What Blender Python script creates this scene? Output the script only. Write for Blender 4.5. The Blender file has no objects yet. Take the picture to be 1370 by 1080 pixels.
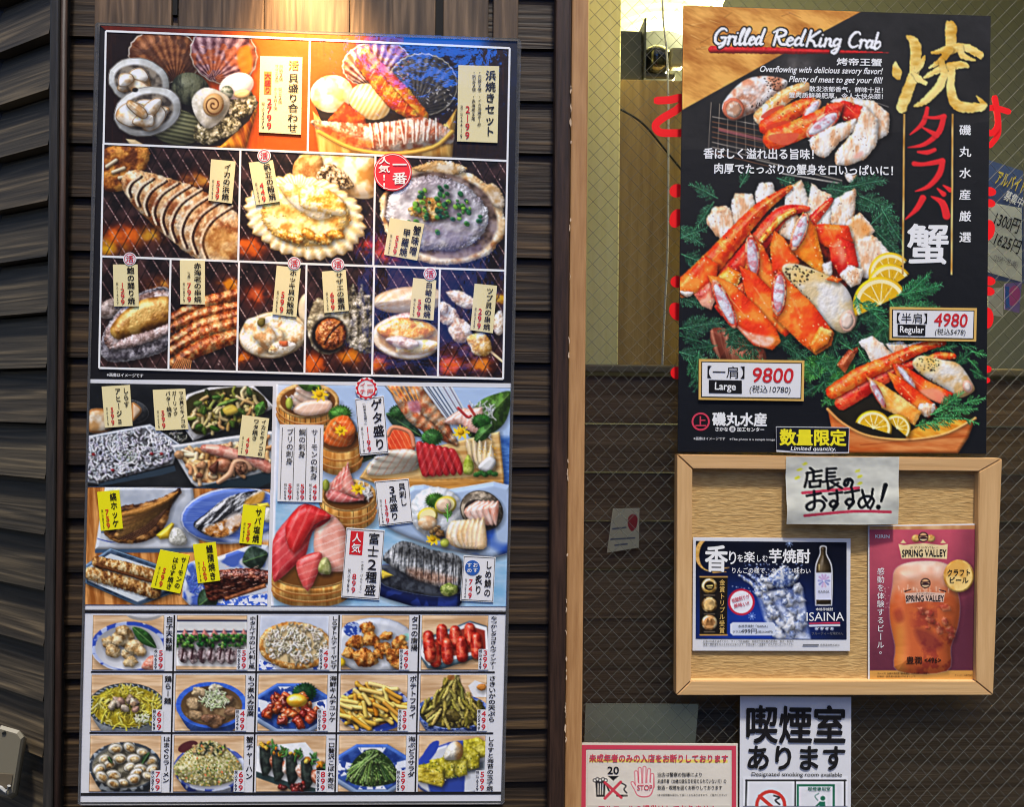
import bpy, bmesh, math, random
import numpy as np
from mathutils import Vector, Matrix

scene = bpy.context.scene
COL = scene.collection
# ------------------------------------------------------------------ camera, sky, sun, exposure
F_PX = 1040.0                                   # focal length in photograph pixels
CAM = np.array([0.0, -1.06, 1.50])
YAW, PITCH, ROLL = math.radians(-2.3), math.radians(0.0), math.radians(0.52)
cam_d = bpy.data.cameras.new('camera'); cam_d.sensor_fit = 'HORIZONTAL'; cam_d.sensor_width = 36.0
cam_d.lens = F_PX / 1370 * 36.0; cam_d.clip_start = 0.02; cam_d.clip_end = 200
cam = bpy.data.objects.new('camera', cam_d); COL.objects.link(cam)
MROT = Matrix.Rotation(YAW, 3, 'Z') @ Matrix.Rotation(math.pi / 2 + PITCH, 3, 'X') @ Matrix.Rotation(ROLL, 3, 'Z')
cam.matrix_world = Matrix.Translation(Vector(CAM)) @ MROT.to_4x4()
scene.camera = cam
RM = np.array(MROT)

SUN_EL, SUN_AZ = math.radians(69), math.radians(172)
world = bpy.data.worlds.new('World'); scene.world = world; world.use_nodes = True
wn = world.node_tree.nodes; wl = world.node_tree.links
sky = wn.new('ShaderNodeTexSky'); sky.sky_type = 'NISHITA'; sky.sun_disc = False
sky.sun_elevation = SUN_EL; sky.sun_rotation = SUN_AZ; sky.air_density = 1.0; sky.dust_density = 3.0; sky.ozone_density = 1.0
wl.new(sky.outputs[0], wn['Background'].inputs[0]); wn['Background'].inputs[1].default_value = 0.10
sun_d = bpy.data.lights.new('sun', 'SUN'); sun_d.energy = 2.6; sun_d.angle = math.radians(4); sun_d.color = (1.0, .95, .87)
sun = bpy.data.objects.new('sun', sun_d); COL.objects.link(sun)
sd = Vector((math.sin(SUN_AZ) * math.cos(SUN_EL), math.cos(SUN_AZ) * math.cos(SUN_EL), math.sin(SUN_EL)))   # towards the sun (in front of the wall)
sun.rotation_euler = sd.to_track_quat('Z', 'Y').to_euler(); sun.location = (0, -3, 6)
scene.view_settings.view_transform = 'Standard'; scene.view_settings.look = 'None'
scene.view_settings.exposure = 0.82; scene.view_settings.gamma = 1.0
scene.cycles.filter_width = 1.1; scene.cycles.max_bounces = 8; scene.cycles.transparent_max_bounces = 16

def W(px, py, y=0.0):
    """photograph pixel -> point on the plane at depth y"""
    px = np.asarray(px, float); py = np.asarray(py, float)
    d = np.stack([(px - 685) / F_PX, -(py - 540) / F_PX, -np.ones_like(px)], -1) @ RM.T
    t = (np.asarray(y) - CAM[1]) / d[..., 1]
    return CAM + d * t[..., None]
def WX(px, py, y=0.0): return float(W(px, py, y)[0])
def WZ(px, py, y=0.0): return float(W(px, py, y)[2])
# ------------------------------------------------------------------ print painter
# A small numpy painter: it draws the printed dish photographs (ink on paper), in
# the print's own coordinates; the colours end up as vertex colours of the prints.
PW, PH = 1370, 1080
CV = np.zeros((PH, PW, 3), np.float32)
CLIP = [None]
RG = random.Random(11)
_T = [np.random.default_rng(s).random((256, 256)).astype('f4') for s in range(8)]

def noise(X, Y, sc, seed=0):
    t = _T[seed % 8]
    sx, sy = sc if isinstance(sc, tuple) else (sc, sc)
    x = X / sx + seed * 17.31 + 900; y = Y / sy + seed * 9.17 + 900
    xi = np.floor(x).astype(np.int32); yi = np.floor(y).astype(np.int32)
    fx = x - xi; fy = y - yi
    fx = fx * fx * (3 - 2 * fx); fy = fy * fy * (3 - 2 * fy)
    x0 = xi & 255; x1 = (xi + 1) & 255; y0 = yi & 255; y1 = (yi + 1) & 255
    a = t[y0, x0] * (1 - fx) + t[y0, x1] * fx
    b = t[y1, x0] * (1 - fx) + t[y1, x1] * fx
    return a * (1 - fy) + b * fy

def fbm(X, Y, sc, seed=0, o=4):
    s = 0; w = .5; tot = 0
    for k in range(o):
        f = .5 ** k
        s = s + w * noise(X, Y, tuple(q * f for q in sc) if isinstance(sc, tuple) else sc * f, seed + k)
        tot += w; w *= .55
    return s / tot

def C3(c): return np.array(c, np.float32) / 255.
def mixc(a, b, t):
    t = np.clip(t, 0, 1)[..., None]
    return C3(a) * (1 - t) + C3(b) * t
def Z(ox, oy, s):                       # points measured in an enlarged crop -> print coordinates
    return lambda *p: [(ox + x / s, oy + y / s) for x, y in p]
def sm(P, n=5, closed=True):            # Catmull-Rom
    P = np.array(P, float); m = len(P); out = []
    rngk = range(m if closed else m - 1)
    for i in rngk:
        if closed: a, b, c, d = P[i - 1], P[i], P[(i + 1) % m], P[(i + 2) % m]
        else: a, b, c, d = P[max(i - 1, 0)], P[i], P[i + 1], P[min(i + 2, m - 1)]
        for k in range(n):
            t = k / n
            out.append(.5 * ((2 * b) + (c - a) * t + (2 * a - 5 * b + 4 * c - d) * t * t + (3 * b - a - 3 * c + d) * t ** 3))
    if not closed: out.append(P[-1])
    return np.array(out)
def ell(cx, cy, rx, ry, rot=0, n=26, jit=0, a0=0, a1=360):
    out = []; r = math.radians(rot)
    for k in range(n):
        t = math.radians(a0 + (a1 - a0) * k / (n if a1 - a0 == 360 else n - 1)); j = 1 + RG.uniform(-jit, jit)
        x = rx * j * math.cos(t); y = ry * j * math.sin(t)
        out.append((cx + x * math.cos(r) - y * math.sin(r), cy + x * math.sin(r) + y * math.cos(r)))
    return out

def grid(x0, y0, x1, y1):
    if CLIP[0] is not None:
        q = CLIP[0]; x0 = max(x0, q[:, 0].min() - 1); x1 = min(x1, q[:, 0].max() + 1)
        y0 = max(y0, q[:, 1].min() - 1); y1 = min(y1, q[:, 1].max() + 1)
    a, b, c, d = max(0, int(x0)), max(0, int(y0)), min(PW, int(x1) + 1), min(PH, int(y1) + 1)
    if c <= a or d <= b: return None
    X, Y = np.meshgrid(np.arange(a, c, dtype=np.float32) + .5, np.arange(b, d, dtype=np.float32) + .5)
    return (slice(b, d), slice(a, c)), X, Y
def setclip(q): CLIP[0] = None if q is None else np.array(q, float)
def comp(sl, X, Y, col, a):
    if CLIP[0] is not None:
        q = CLIP[0]
        for i in range(len(q)):
            p, e = q[i], q[(i + 1) % len(q)] - q[i]
            a = a * np.clip(1.2 + ((X - p[0]) * -e[1] + (Y - p[1]) * e[0]) / (np.hypot(*e) + 1e-6), 0, 1)
    a = np.clip(a, 0, 1)[..., None]
    CV[sl] = CV[sl] * (1 - a) + col * a
def sdf(P, X, Y):
    P = np.asarray(P, np.float32); d = np.full(X.shape, 1e12, np.float32); ins = np.zeros(X.shape, bool)
    for i in range(len(P)):
        ax, ay = P[i - 1]; bx, by = P[i]; ex, ey = bx - ax, by - ay
        wx, wy = X - ax, Y - ay
        t = np.clip((wx * ex + wy * ey) / (ex * ex + ey * ey + 1e-9), 0, 1)
        d = np.minimum(d, (wx - ex * t) ** 2 + (wy - ey * t) ** 2)
        if ay != by: ins ^= ((ay > Y) != (by > Y)) & (X < ex * (Y - ay) / (by - ay) + ax)
    d = np.sqrt(d)
    return np.where(ins, -d, d)
def sdt(P, W, X, Y):
    d = np.full(X.shape, 1e9, np.float32); u = np.zeros(X.shape, np.float32); n = len(P) - 1
    for i in range(n):
        ax, ay = P[i]; ex, ey = P[i + 1][0] - ax, P[i + 1][1] - ay
        wx, wy = X - ax, Y - ay
        t = np.clip((wx * ex + wy * ey) / (ex * ex + ey * ey + 1e-9), 0, 1)
        q = np.hypot(wx - ex * t, wy - ey * t) - (W[i] * (1 - t) + W[i + 1] * t)
        m = q < d; d = np.where(m, q, d); u = np.where(m, (i + t) / n, u)
    return d, u
LX, LY, LZ = -.42, -.62, .66
def shade(sl, X, Y, sd, base, R, bump=0, bs=3, spec=.15, sp=18, amb=.5, dif=.62, a=1, soft=.7, seed=0):
    k = np.clip(-sd / R, 0, 1); h = R * np.sqrt(np.maximum(1 - (1 - k) ** 2, 0)) * .9
    if bump: h = h + bump * fbm(X, Y, bs, seed, 3)
    gy, gx = np.gradient(h) if min(h.shape) > 1 else (h * 0, h * 0)
    nz = 1 / np.sqrt(1 + gx * gx + gy * gy)
    l = np.clip((-gx * LX - gy * LY + LZ) * nz, 0, 1)
    hz = (-gx * LX * .55 - gy * LY * .55 + .9) * nz
    s = spec * np.clip(hz, 0, 1) ** sp if spec else 0
    col = base * (amb + dif * l)[..., None]
    if spec: col = col + s[..., None]
    comp(sl, X, Y, np.clip(col, 0, 1), np.clip(.5 - sd / (2 * soft), 0, 1) * a)
def shadow(P, dx=2, dy=3, blur=4, a=.55, col=(8, 5, 4)):
    P = np.asarray(P, float) + (dx, dy); x0, y0 = P.min(0) - blur; x1, y1 = P.max(0) + blur
    g = grid(x0, y0, x1, y1)
    if g is None: return
    sl, X, Y = g; d = sdf(P, X, Y)
    comp(sl, X, Y, C3(col), np.clip(.5 - d / (2 * blur), 0, 1) * a)
def poly(P, col, a=1, soft=.6, tex=None):
    P = np.asarray(P, float); x0, y0 = P.min(0) - soft - 1; x1, y1 = P.max(0) + soft + 1
    g = grid(x0, y0, x1, y1)
    if g is None: return
    sl, X, Y = g; d = sdf(P, X, Y)
    base = tex(X, Y, d) if tex else C3(col)
    comp(sl, X, Y, base, np.clip(.5 - d / (2 * soft), 0, 1) * a)
def tex2(c1, c2, sc=6, seed=0, lo=.35, hi=.65, o=3):
    return lambda X, Y, d: mixc(c1, c2, (fbm(X, Y, sc, seed, o) - lo) / (hi - lo))
def tex3(c1, c2, c3, sc=6, seed=0):
    def f(X, Y, d):
        n = fbm(X, Y, sc, seed, 3)
        m = mixc(c1, c2, (n - .3) / .2); t = np.clip((n - .52) / .15, 0, 1)[..., None]
        return m * (1 - t) + C3(c3) * t
    return f
def blob(P, col, R=6, tex=None, sh=.5, rim=None, rimw=1.2, rag=0, rags=3, **k):
    P = np.asarray(P, float); x0, y0 = P.min(0) - 2; x1, y1 = P.max(0) + 2
    if sh: shadow(P[::max(1, len(P) // 24)], a=sh)
    g = grid(x0, y0, x1, y1)
    if g is None or min(g[1].shape) < 2: return
    sl, X, Y = g; d = sdf(P, X, Y)
    if rag: d = d + (fbm(X, Y, rags, RG.randrange(8), 2) - .5) * rag
    base = tex(X, Y, d) if tex else np.broadcast_to(C3(col), X.shape + (3,))
    if rim:
        t = np.clip(1 - np.abs(d + rimw * .6) / rimw, 0, 1)[..., None]
        base = base * (1 - t) + C3(rim) * t
    shade(sl, X, Y, d, base, R, **k)
def tube(P, W, col, tex=None, sh=.4, smooth=True, R=None, rag=0, rags=3, **k):
    P = np.asarray(P, float)
    if not hasattr(W, '__len__'): W = [W] * len(P)
    if smooth and len(P) > 2:
        Wi = np.interp(np.linspace(0, len(P) - 1, (len(P) - 1) * 4 + 1), range(len(P)), W); P = sm(P, 4, False); W = Wi
    r = max(W); x0, y0 = P.min(0) - r - 2; x1, y1 = P.max(0) + r + 2
    g = grid(x0, y0, x1 + 4, y1 + 6)
    if g is None or min(g[1].shape) < 2: return
    sl, X, Y = g; d, u = sdt(P, W, X, Y)
    if rag: d = d + (fbm(X, Y, rags, RG.randrange(8), 2) - .5) * rag
    if sh:
        s = np.clip(.5 - np.roll(np.roll(d, 2, 0), 1, 1) / 4, 0, 1); s[:2] = 0; s[:, :1] = 0
        comp(sl, X, Y, C3((10, 6, 4)), s * sh)
    base = tex(X, Y, d, u) if tex else np.broadcast_to(C3(col), X.shape + (3,))
    shade(sl, X, Y, d, base, R or max(r, .8), **k)
def st(x0, y0, x1, y1, r0, r1, col, a=1):           # one plain tapered stroke
    g = grid(min(x0, x1) - r0 - 1, min(y0, y1) - r0 - 1, max(x0, x1) + r0 + 1, max(y0, y1) + r0 + 1)
    if g is None: return
    sl, X, Y = g; ex, ey = x1 - x0, y1 - y0
    t = np.clip(((X - x0) * ex + (Y - y0) * ey) / (ex * ex + ey * ey + 1e-9), 0, 1)
    d = np.hypot(X - x0 - ex * t, Y - y0 - ey * t) - (r0 + (r1 - r0) * t)
    comp(sl, X, Y, C3(col), np.clip(.5 - d, 0, 1) * a)
def fill(quad, tex):
    poly(quad, None, tex=tex, soft=1)
def jc(c, j=18):
    d = RG.uniform(-j, j); return tuple(min(255, max(0, v + d + RG.uniform(-j / 3, j / 3))) for v in c)
def inside(P, x, y):
    c = False; n = len(P)
    for i in range(n):
        ax, ay = P[i - 1]; bx, by = P[i]
        if (ay > y) != (by > y) and x < (bx - ax) * (y - ay) / (by - ay) + ax: c = not c
    return c
def scatter(P, n):
    P = [tuple(p) for p in P]; xs = [p[0] for p in P]; ys = [p[1] for p in P]; out = []; k = 0
    while len(out) < n and k < n * 20:
        k += 1; x, y = RG.uniform(min(xs), max(xs)), RG.uniform(min(ys), max(ys))
        if inside(P, x, y): out.append((x, y))
    return out
def dots(P, n, r, cols, sh=0, a=1):
    for x, y in scatter(P, n):
        q = RG.uniform(.6, 1.2) * r; st(x, y, x + RG.uniform(-q, q), y + RG.uniform(-q, q) * .6, q, q * .7, RG.choice(cols), a)
def grains(P, n, L, w, cols, sh=.3, curl=.5, **k):      # noodles, rice, shreds: many short curved tubes
    for x, y in sorted(scatter(P, n), key=lambda p: p[1]):
        a = RG.uniform(0, math.pi); l = L * RG.uniform(.6, 1.2); b = a + RG.uniform(-curl, curl) * 2
        p = [(x - math.cos(a) * l / 2, y - math.sin(a) * l / 2), (x, y), (x + math.cos(b) * l / 2, y + math.sin(b) * l / 2)]
        tube(p, w * RG.uniform(.8, 1.2), jc(RG.choice(cols)), sh=sh, smooth=L > 6, **k)
def chunks(P, n, r, cols, tex=None, sh=.5, asp=.75, jit=.25, **k):
    for x, y in sorted(scatter(P, n), key=lambda p: p[1]):
        q = r * RG.uniform(.7, 1.25); c = jc(RG.choice(cols))
        c2 = tuple(v * .62 for v in c)
        blob(sm(ell(x, y, q, q * asp, RG.uniform(0, 180), 8, jit), 3), c, R=q * .8, sh=sh, tex=tex or tex2(c2, c, q * .9, RG.randrange(8), .25, .6), **k)
def leaf(P, col, vein=(120, 170, 90), sh=.4):
    P = np.array(P, float); a, b = P[0], P[1]; d = b - a; L = np.hypot(*d); n = np.array([-d[1], d[0]]) / L; w = P[2][0] if len(P) > 2 else L * .3
    Q = [a, a + d * .25 + n * w * .8, a + d * .55 + n * w, a + d * .85 + n * w * .5, b, a + d * .85 - n * w * .5, a + d * .55 - n * w, a + d * .25 - n * w * .8]
    blob(sm(Q, 4), col, R=w * 1.4, tex=tex2(tuple(v * .6 for v in col), col, 5, 3), sh=sh)
    st(*a, *(a + d * .95), .6, .4, vein, .7)
def shiso(cx, cy, r, ang=0, col=(50, 120, 40)):          # saw-edged green leaf
    Q = []
    for k in range(44):
        t = 2 * math.pi * k / 44; q = r * (1 if k % 2 else .84) * (.75 + .25 * abs(math.cos(t / 2 - .3)))
        Q.append((cx + q * math.cos(t + ang), cy + q * .8 * math.sin(t + ang)))
    blob(Q, col, R=r * .6, tex=tex2(tuple(v * .55 for v in col), col, 5, 2), sh=.4)
    for k in range(7):
        t = ang + k * .9; st(cx, cy, cx + r * .8 * math.cos(t), cy + r * .64 * math.sin(t), .5, .3, tuple(v * .6 for v in col), .6)
def fern(x, y, ang, L, col, dep=0):                     # conifer sprig
    n = max(4, int(L / 3.6)); px, py = x, y; lit = tuple(min(255, v * 1.7 + 12) for v in col)
    for k in range(n):
        f = k / n; ang += RG.uniform(-.06, .06)
        qx, qy = px + math.cos(ang) * L / n, py + math.sin(ang) * L / n
        c = jc(col, 22); st(px, py, qx, qy, .7 - .3 * f, .6 - .3 * f, jc(lit, 14) if dep == 0 else c)
        for s in (-1, 1):
            l = L * (.4 if dep == 0 else .36) * (1 - f * .8) * RG.uniform(.7, 1.1)
            if dep == 0 and l > 7: fern(qx, qy, ang + s * RG.uniform(.5, .8), l, col, 1)
            else:
                b = ang + s * RG.uniform(.5, .9); st(qx, qy, qx + math.cos(b) * l * .9, qy + math.sin(b) * l * .9, .6, .25, jc(col if RG.random() < .7 else lit, 20))
        px, py = qx, qy
def bowl(cx, cy, rx, ry, dep, out=(60, 80, 130), rimc=(230, 235, 240), inn=(235, 238, 242), rw=.10, pat=None, rot=0, sh=.5, base=.45):
    """round bowl seen from above front: outside wall, rim ring, inside"""
    P = ell(cx, cy, rx, ry, rot)
    if dep:
        W = ell(cx, cy, rx, ry, rot, 20, 0, 0, 180) + [(cx - rx * base * 1.3, cy + ry * .75 + dep * .7), (cx - rx * base, cy + ry * .8 + dep), (cx + rx * base, cy + ry * .8 + dep), (cx + rx * base * 1.3, cy + ry * .75 + dep * .7)][::1]
        W = ell(cx, cy, rx, ry, rot, 14, 0, 0, 180) + sm([(cx - rx, cy), (cx - rx * .8, cy + ry * .5 + dep * .45), (cx - rx * base, cy + ry * .75 + dep), (cx + rx * base, cy + ry * .75 + dep), (cx + rx * .8, cy + ry * .5 + dep * .45), (cx + rx, cy)], 4, False).tolist()
        W2 = sm([(cx - rx, cy), (cx - rx * .8, cy + ry * .5 + dep * .5), (cx - rx * base, cy + ry * .8 + dep), (cx + rx * base, cy + ry * .8 + dep), (cx + rx * .8, cy + ry * .5 + dep * .5), (cx + rx, cy)], 4, False).tolist()
        if sh: shadow(W2, 4, 5, 7, sh)
        blob(W2 + [(cx, cy - 2)], out, R=rx * .5, sh=0, tex=pat, amb=.45)
    elif sh: shadow(P, 4, 5, 6, sh)
    poly(P, rimc, tex=(lambda X, Y, d: mixc(rimc, tuple(v * .75 for v in rimc), fbm(X, Y, 8, 1))) if pat is None else pat)
    poly(ell(cx, cy, rx * .985, ry * .97, rot), rimc, a=.25)
    Q = ell(cx, cy + ry * .03, rx * (1 - rw), ry * (1 - rw), rot)
    def ins(X, Y, d):
        v = ((Y - cy) / ry + (X - cx) / rx * .4) * .5 + .5
        return C3(inn) * (.62 + .4 * np.clip(v, 0, 1))[..., None]
    poly(Q, inn, tex=ins)
    return Q
def bluepat(c1=(225, 230, 240), c2=(35, 70, 165), sc=5, seed=0, th=.5):
    return lambda X, Y, d: mixc(c1, c2, (fbm(X, Y, sc, seed, 2) - th + .04) / .08)
def woodtex(c1, c2, ang=0, sc=(60, 4), seed=0):
    ca, sa = math.cos(ang), math.sin(ang)
    def f(X, Y, d):
        u = X * ca + Y * sa; v = -X * sa + Y * ca
        return mixc(c1, c2, (fbm(u, v, sc, seed, 4) - .3) / .4)
    return f
# ------------------------------------------------------------------ crab poster picture
ORG = ((222, 48, 16), (248, 84, 22), (255, 132, 44))
RED = ((186, 22, 16), (226, 44, 26), (248, 84, 44))
CREAM = ((226, 176, 118), (250, 226, 186), (255, 246, 226))
def crabtex(c, seed=0, sc=9):
    return lambda X, Y, d, u=None: tex3(c[0], c[1], c[2], sc, seed)(X, Y, d)
def pimples(P, n, r=.9, c=(255, 214, 140)):
    dots(P, n, r, [c, (255, 190, 90), (255, 232, 190)])
def leg(P, W, c=ORG, seed=0, n=10, hi=True):
    tube(P, W, None, tex=crabtex(c, seed), sh=.55, bump=.55, bs=5, spec=.36, sp=24, amb=.78, dif=.44, R=max(W) * .95, rag=1.7)
    Q = sm(P, 6, False)
    if hi:
        for k in range(2, len(Q) - 3):
            if RG.random() < .8: st(Q[k][0] - 1, Q[k][1] - 2, Q[k + 1][0] - 1, Q[k + 1][1] - 2, .7, .7, (255, 190, 96), .55)
    for k in range(n):
        q = Q[RG.randrange(len(Q))]; w = W[0] * .6
        st(q[0] + RG.uniform(-w, w), q[1] + RG.uniform(-w, w), q[0] + RG.uniform(-w, w) * .9, q[1] + RG.uniform(-w, w), .2, .2, (255, 210, 140), .4)
        x, y = q[0] + RG.uniform(-w, w), q[1] + RG.uniform(-w, w); st(x, y, x + .8, y, .9, .6, RG.choice([(255, 205, 130), (255, 232, 200), (120, 20, 10)]), .8)
def shellp(P, c=ORG, seed=0, n=14, R=9):
    Q = np.array(P, float); Q = Q.mean(0) + (Q - Q.mean(0)) * 1.1; Q = np.concatenate([[Q[i - 1] * .18 + Q[i] * .82, Q[i], Q[i] * .82 + Q[(i + 1) % len(Q)] * .18] for i in range(len(Q))])
    blob(Q, None, R=R, tex=crabtex(c, seed, 17), sh=.65, bump=.55, bs=6, spec=.36, sp=22, amb=.78, dif=.44, rag=1.5, rags=2.2)
    m = Q.mean(0); a = Q[np.argmin(Q[:, 1])] * .45 + m * .55; b = Q[np.argmax(Q[:, 1])] * .5 + m * .5
    for k in range(3): st(a[0] - 1 + k * 1.6, a[1] + k, a[0] * .4 + b[0] * .6 - 1 + k * 1.6, a[1] * .4 + b[1] * .6 + k, .6, .3, (255, 205, 130), .28)
    pimples(Q, n)
def cutface(cx, cy, rx, ry, rot, seed=0):
    blob(ell(cx, cy, rx * 1.22, ry * 1.12, rot, 22, .03), (214, 52, 40), R=2.5, sh=.35, tex=tex2((226, 60, 40), (255, 196, 150), 5, seed))
    blob(ell(cx, cy, rx * .86, ry * .92, rot, 22, .04), None, R=4, sh=0, tex=tex3((228, 150, 160), (236, 226, 238), (250, 248, 252), 6, seed + 1), bump=.8, bs=3, amb=.66, dif=.4)
def meat(P, seed=0, n=0):
    P = np.array(P, float); P = P.mean(0) + (P - P.mean(0)) * 1.1; P = sm(P, 2) * .5 + np.repeat(P, 2, 0) * .5
    blob(P, None, R=7, sh=.6, tex=tex3((234, 176, 128), (252, 230, 204), (255, 248, 238), (7, 14), seed), bump=1.1, bs=(5, 11), amb=.68, dif=.44, spec=.3, rag=2.6, rags=4)
    if n: dots(P, n, .8, [(190, 110, 60), (120, 60, 40)], a=.6)
def speck(P, n, r=1.1):
    dots(P, n, r, [(40, 22, 16), (64, 30, 18), (30, 18, 14)])
def lemon(cx, cy, r, rot, half=True, sq=1.0):
    a0, a1 = (180, 360) if half else (0, 360)
    for q, c in ((1, (250, 196, 20)), (.9, (255, 240, 178)), (.76, (232, 180, 26))):
        P = ell(cx, cy, r * q, r * q * sq, rot, 24, 0, a0, a1)
        (blob if q == 1 else poly)(P, c, **({'R': 4, 'sh': .5} if q == 1 else {}))
    R_ = math.radians(rot)
    for k in range(1, 6):
        t = math.radians(180 + 180 * k / 6); x, y = r * .74 * math.cos(t), r * .74 * sq * math.sin(t)
        st(cx, cy, cx + x * math.cos(R_) - y * math.sin(R_), cy + x * math.sin(R_) + y * math.cos(R_), .9, .7, (255, 238, 170), .9)
    for k in range(26):
        t = math.radians(RG.uniform(190, 350)); q = r * RG.uniform(.2, .7); x, y = q * math.cos(t), q * sq * math.sin(t)
        st(cx + x * math.cos(R_) - y * math.sin(R_), cy + x * math.sin(R_) + y * math.cos(R_), cx + x * 1.12 * math.cos(R_) - y * 1.12 * math.sin(R_), cy + x * 1.12 * math.sin(R_) + y * 1.12 * math.cos(R_), .6, .5, RG.choice([(250, 212, 70), (200, 140, 14)]), .7)

CRABQ = [(912, 4), (1326, 20), (1321, 610), (905, 608)]
def ferns(lst, col=(44, 104, 66)):
    for x, y, a, L in lst: fern(x, y, math.radians(a), L, col)

def paint_crab():
    setclip(CRABQ)
    fill(CRABQ, lambda X, Y, d: mixc((36, 35, 35), (20, 22, 27), (Y - 150) / 400 + fbm(X, Y, 60, 2) * .3))
    # crumpled gold paper corner
    poly([(911, 3), (1153, 14.5), (1090, 48), (912.5, 147)], None, tex=lambda X, Y, d: mixc((186, 112, 40), (250, 186, 92), (fbm(X * .8 + Y * .6, Y - X * .5, (44, 22), 3, 2) * .8 + fbm(X * .8 + Y * .6, Y - X * .5, (12, 4), 5, 3) * .35 - .3) / .5))
    for k in range(26):
        x, y = RG.uniform(915, 1080), RG.uniform(8, 70); a = RG.uniform(-.9, .5); l = RG.uniform(8, 30)
        st(x, y, x + math.cos(a) * l, y + math.sin(a) * l, .8, .3, RG.choice([(255, 214, 130), (130, 72, 20)]), .35)
    poly([(911, 148), (1155, 13.5), (1340, 20), (1340, 160), (1000, 200), (911, 200)], None, tex=lambda X, Y, d: mixc((34, 33, 33), (52, 50, 50), fbm(X, Y, 40, 5) * 1.2 - .3))
    # --- grill at the top
    z = Z(940, 80, 5.27)
    g = grid(940, 40, 1200, 250); sl, X, Y = g
    comp(sl, X, Y, C3((112, 106, 102)), np.clip(fbm(X, Y, 22, 1) * 1.6 - .45, 0, 1) * np.exp(-((X - 1065) / 26) ** 2 - ((Y - 88) / 22) ** 2) * .9)
    for k in range(9):
        a, b = z((60 + k * 60, 300 + 10 * k), (160 + k * 66 - 120, 660)); st(*a, *b, .7, .5, (176, 160, 140), .55)
    for k in range(8):
        a, b = z((70, 400 + k * 36), (470, 470 + k * 40)); st(*a, *b, .8, .6, RG.choice([(190, 176, 160), (150, 100, 70), (220, 210, 200)]), .6)
        c, d = z((120, 480 + k * 6), (440, 560 + k * 5)); 
        if k < 4: st(*c, *d, 1.2, .6, (230, 120, 120), .35)
    for k in range(5):
        a, b = z((1170, 280 + k * 34), (1310, 330 + k * 40)); st(*a, *b, .5, .5, (200, 190, 180), .6)
    a, b = z((330, 690), (980, 850)); st(*a, *b, 1, 1, (200, 190, 170), .6)
    a, b = z((560, 800), (960, 868)); st(*a, *b, 1, 1, (220, 214, 200), .7)
    meat(z((930, 300), (1040, 270), (1200, 300), (1300, 380), (1300, 500), (1210, 560), (1120, 480)), 1)
    shellp(z((930, 320), (1000, 290), (1120, 330), (1140, 430), (1000, 420)), RED, 2, 8)
    blob(sm(z((150, 290), (280, 150), (420, 112), (560, 128), (600, 165), (540, 240), (400, 350), (300, 395), (240, 418), (150, 380)), 4), None, R=12, tex=tex3((196, 130, 96), (238, 218, 206), (250, 244, 240), 14, 2), bump=1.5, bs=5, amb=.58)
    speck(z((380, 110), (590, 125), (590, 170), (480, 260), (440, 160)), 40, .9); speck(z((330, 330), (500, 240), (480, 280), (360, 350)), 16, .8)
    blob(ell(*z((218, 345))[0], 15, 15, 0, 20, .05), (226, 120, 84), R=4, sh=.3)
    blob(ell(*z((222, 350))[0], 10.5, 11, 0, 20, .05), (236, 198, 170), R=5, sh=0, tex=tex2((214, 160, 124), (246, 224, 204), 5, 4))
    leg(z((420, 400), (560, 270), (720, 185)), [11, 10, 7], (CREAM[0], (246, 150, 80), CREAM[1]), 1, 4)
    poly(sm(z((410, 400), (480, 345), (570, 320), (560, 365), (460, 410)), 4), (222, 74, 50), .9)
    leg(z((460, 470), (620, 370), (760, 300)), [12, 11, 9], ORG, 3)
    poly(sm(z((450, 470), (560, 430), (640, 440), (560, 480), (470, 500)), 4), (226, 64, 36), .85)
    cutface(*z((770, 350))[0], 6, 16, 40, 2)
    leg(z((500, 560), (700, 480), (940, 345)), [14, 14, 9], ORG, 4)
    shellp(z((880, 310), (990, 310), (960, 400), (860, 380)), RED, 1, 4)
    cutface(*z((850, 450))[0], 9, 25, 54, 3)
    poly(sm(z((470, 530), (600, 515), (680, 520), (640, 580), (560, 600), (480, 570)), 4), (232, 96, 66), .85)
    meat(z((760, 565), (900, 480), (1070, 425), (1060, 500), (960, 580), (870, 680), (800, 650)), 3, 10)
    meat(z((1130, 345), (1220, 430), (1220, 580), (1150, 680), (1060, 720), (960, 725), (945, 650), (1060, 520)), 4, 12)
    meat(z((1010, 800), (1090, 810), (1060, 868), (1020, 850)), 2)
    poly(ell(*z((1100, 670))[0], 7, 4, -30), (240, 170, 150), .7, 2)
    # --- conifer sprigs under the crab
    base = [(912, 340, 20, 44), (905, 300, 40, 46), (908, 320, -30, 40), (960, 265, -150, 40), (955, 270, 120, 44), (925, 390, 10, 50), (905, 395, 25, 44), (908, 440, -10, 60), (940, 455, 20, 60), (905, 470, 15, 46),
            (990, 250, -60, 26), (1040, 238, 20, 34), (1060, 248, 15, 44), (1100, 252, 5, 44), (1110, 262, 10, 60), (1150, 262, 20, 50), (1165, 300, -40, 40), (1160, 300, 40, 60), (1175, 330, 70, 54), (1130, 250, -10, 56), (1180, 280, 60, 50)]
    ferns(base, (40, 80, 56))
    low = [(RG.uniform(915, 1150), RG.uniform(430, 500), RG.uniform(-30, 210), RG.uniform(26, 48)) for _ in range(34)] + [(RG.uniform(1080, 1215), RG.uniform(400, 520), RG.uniform(0, 360), RG.uniform(22, 44)) for _ in range(44)]
    z = Z(905, 230, 4.32)
    blob(sm(z((195, 920), (290, 905), (420, 960), (500, 1010), (500, 1100), (250, 1080)), 3), None, R=14, tex=woodtex((120, 52, 34), (206, 130, 100), 1.3, (50, 6)), sh=.3)
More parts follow.
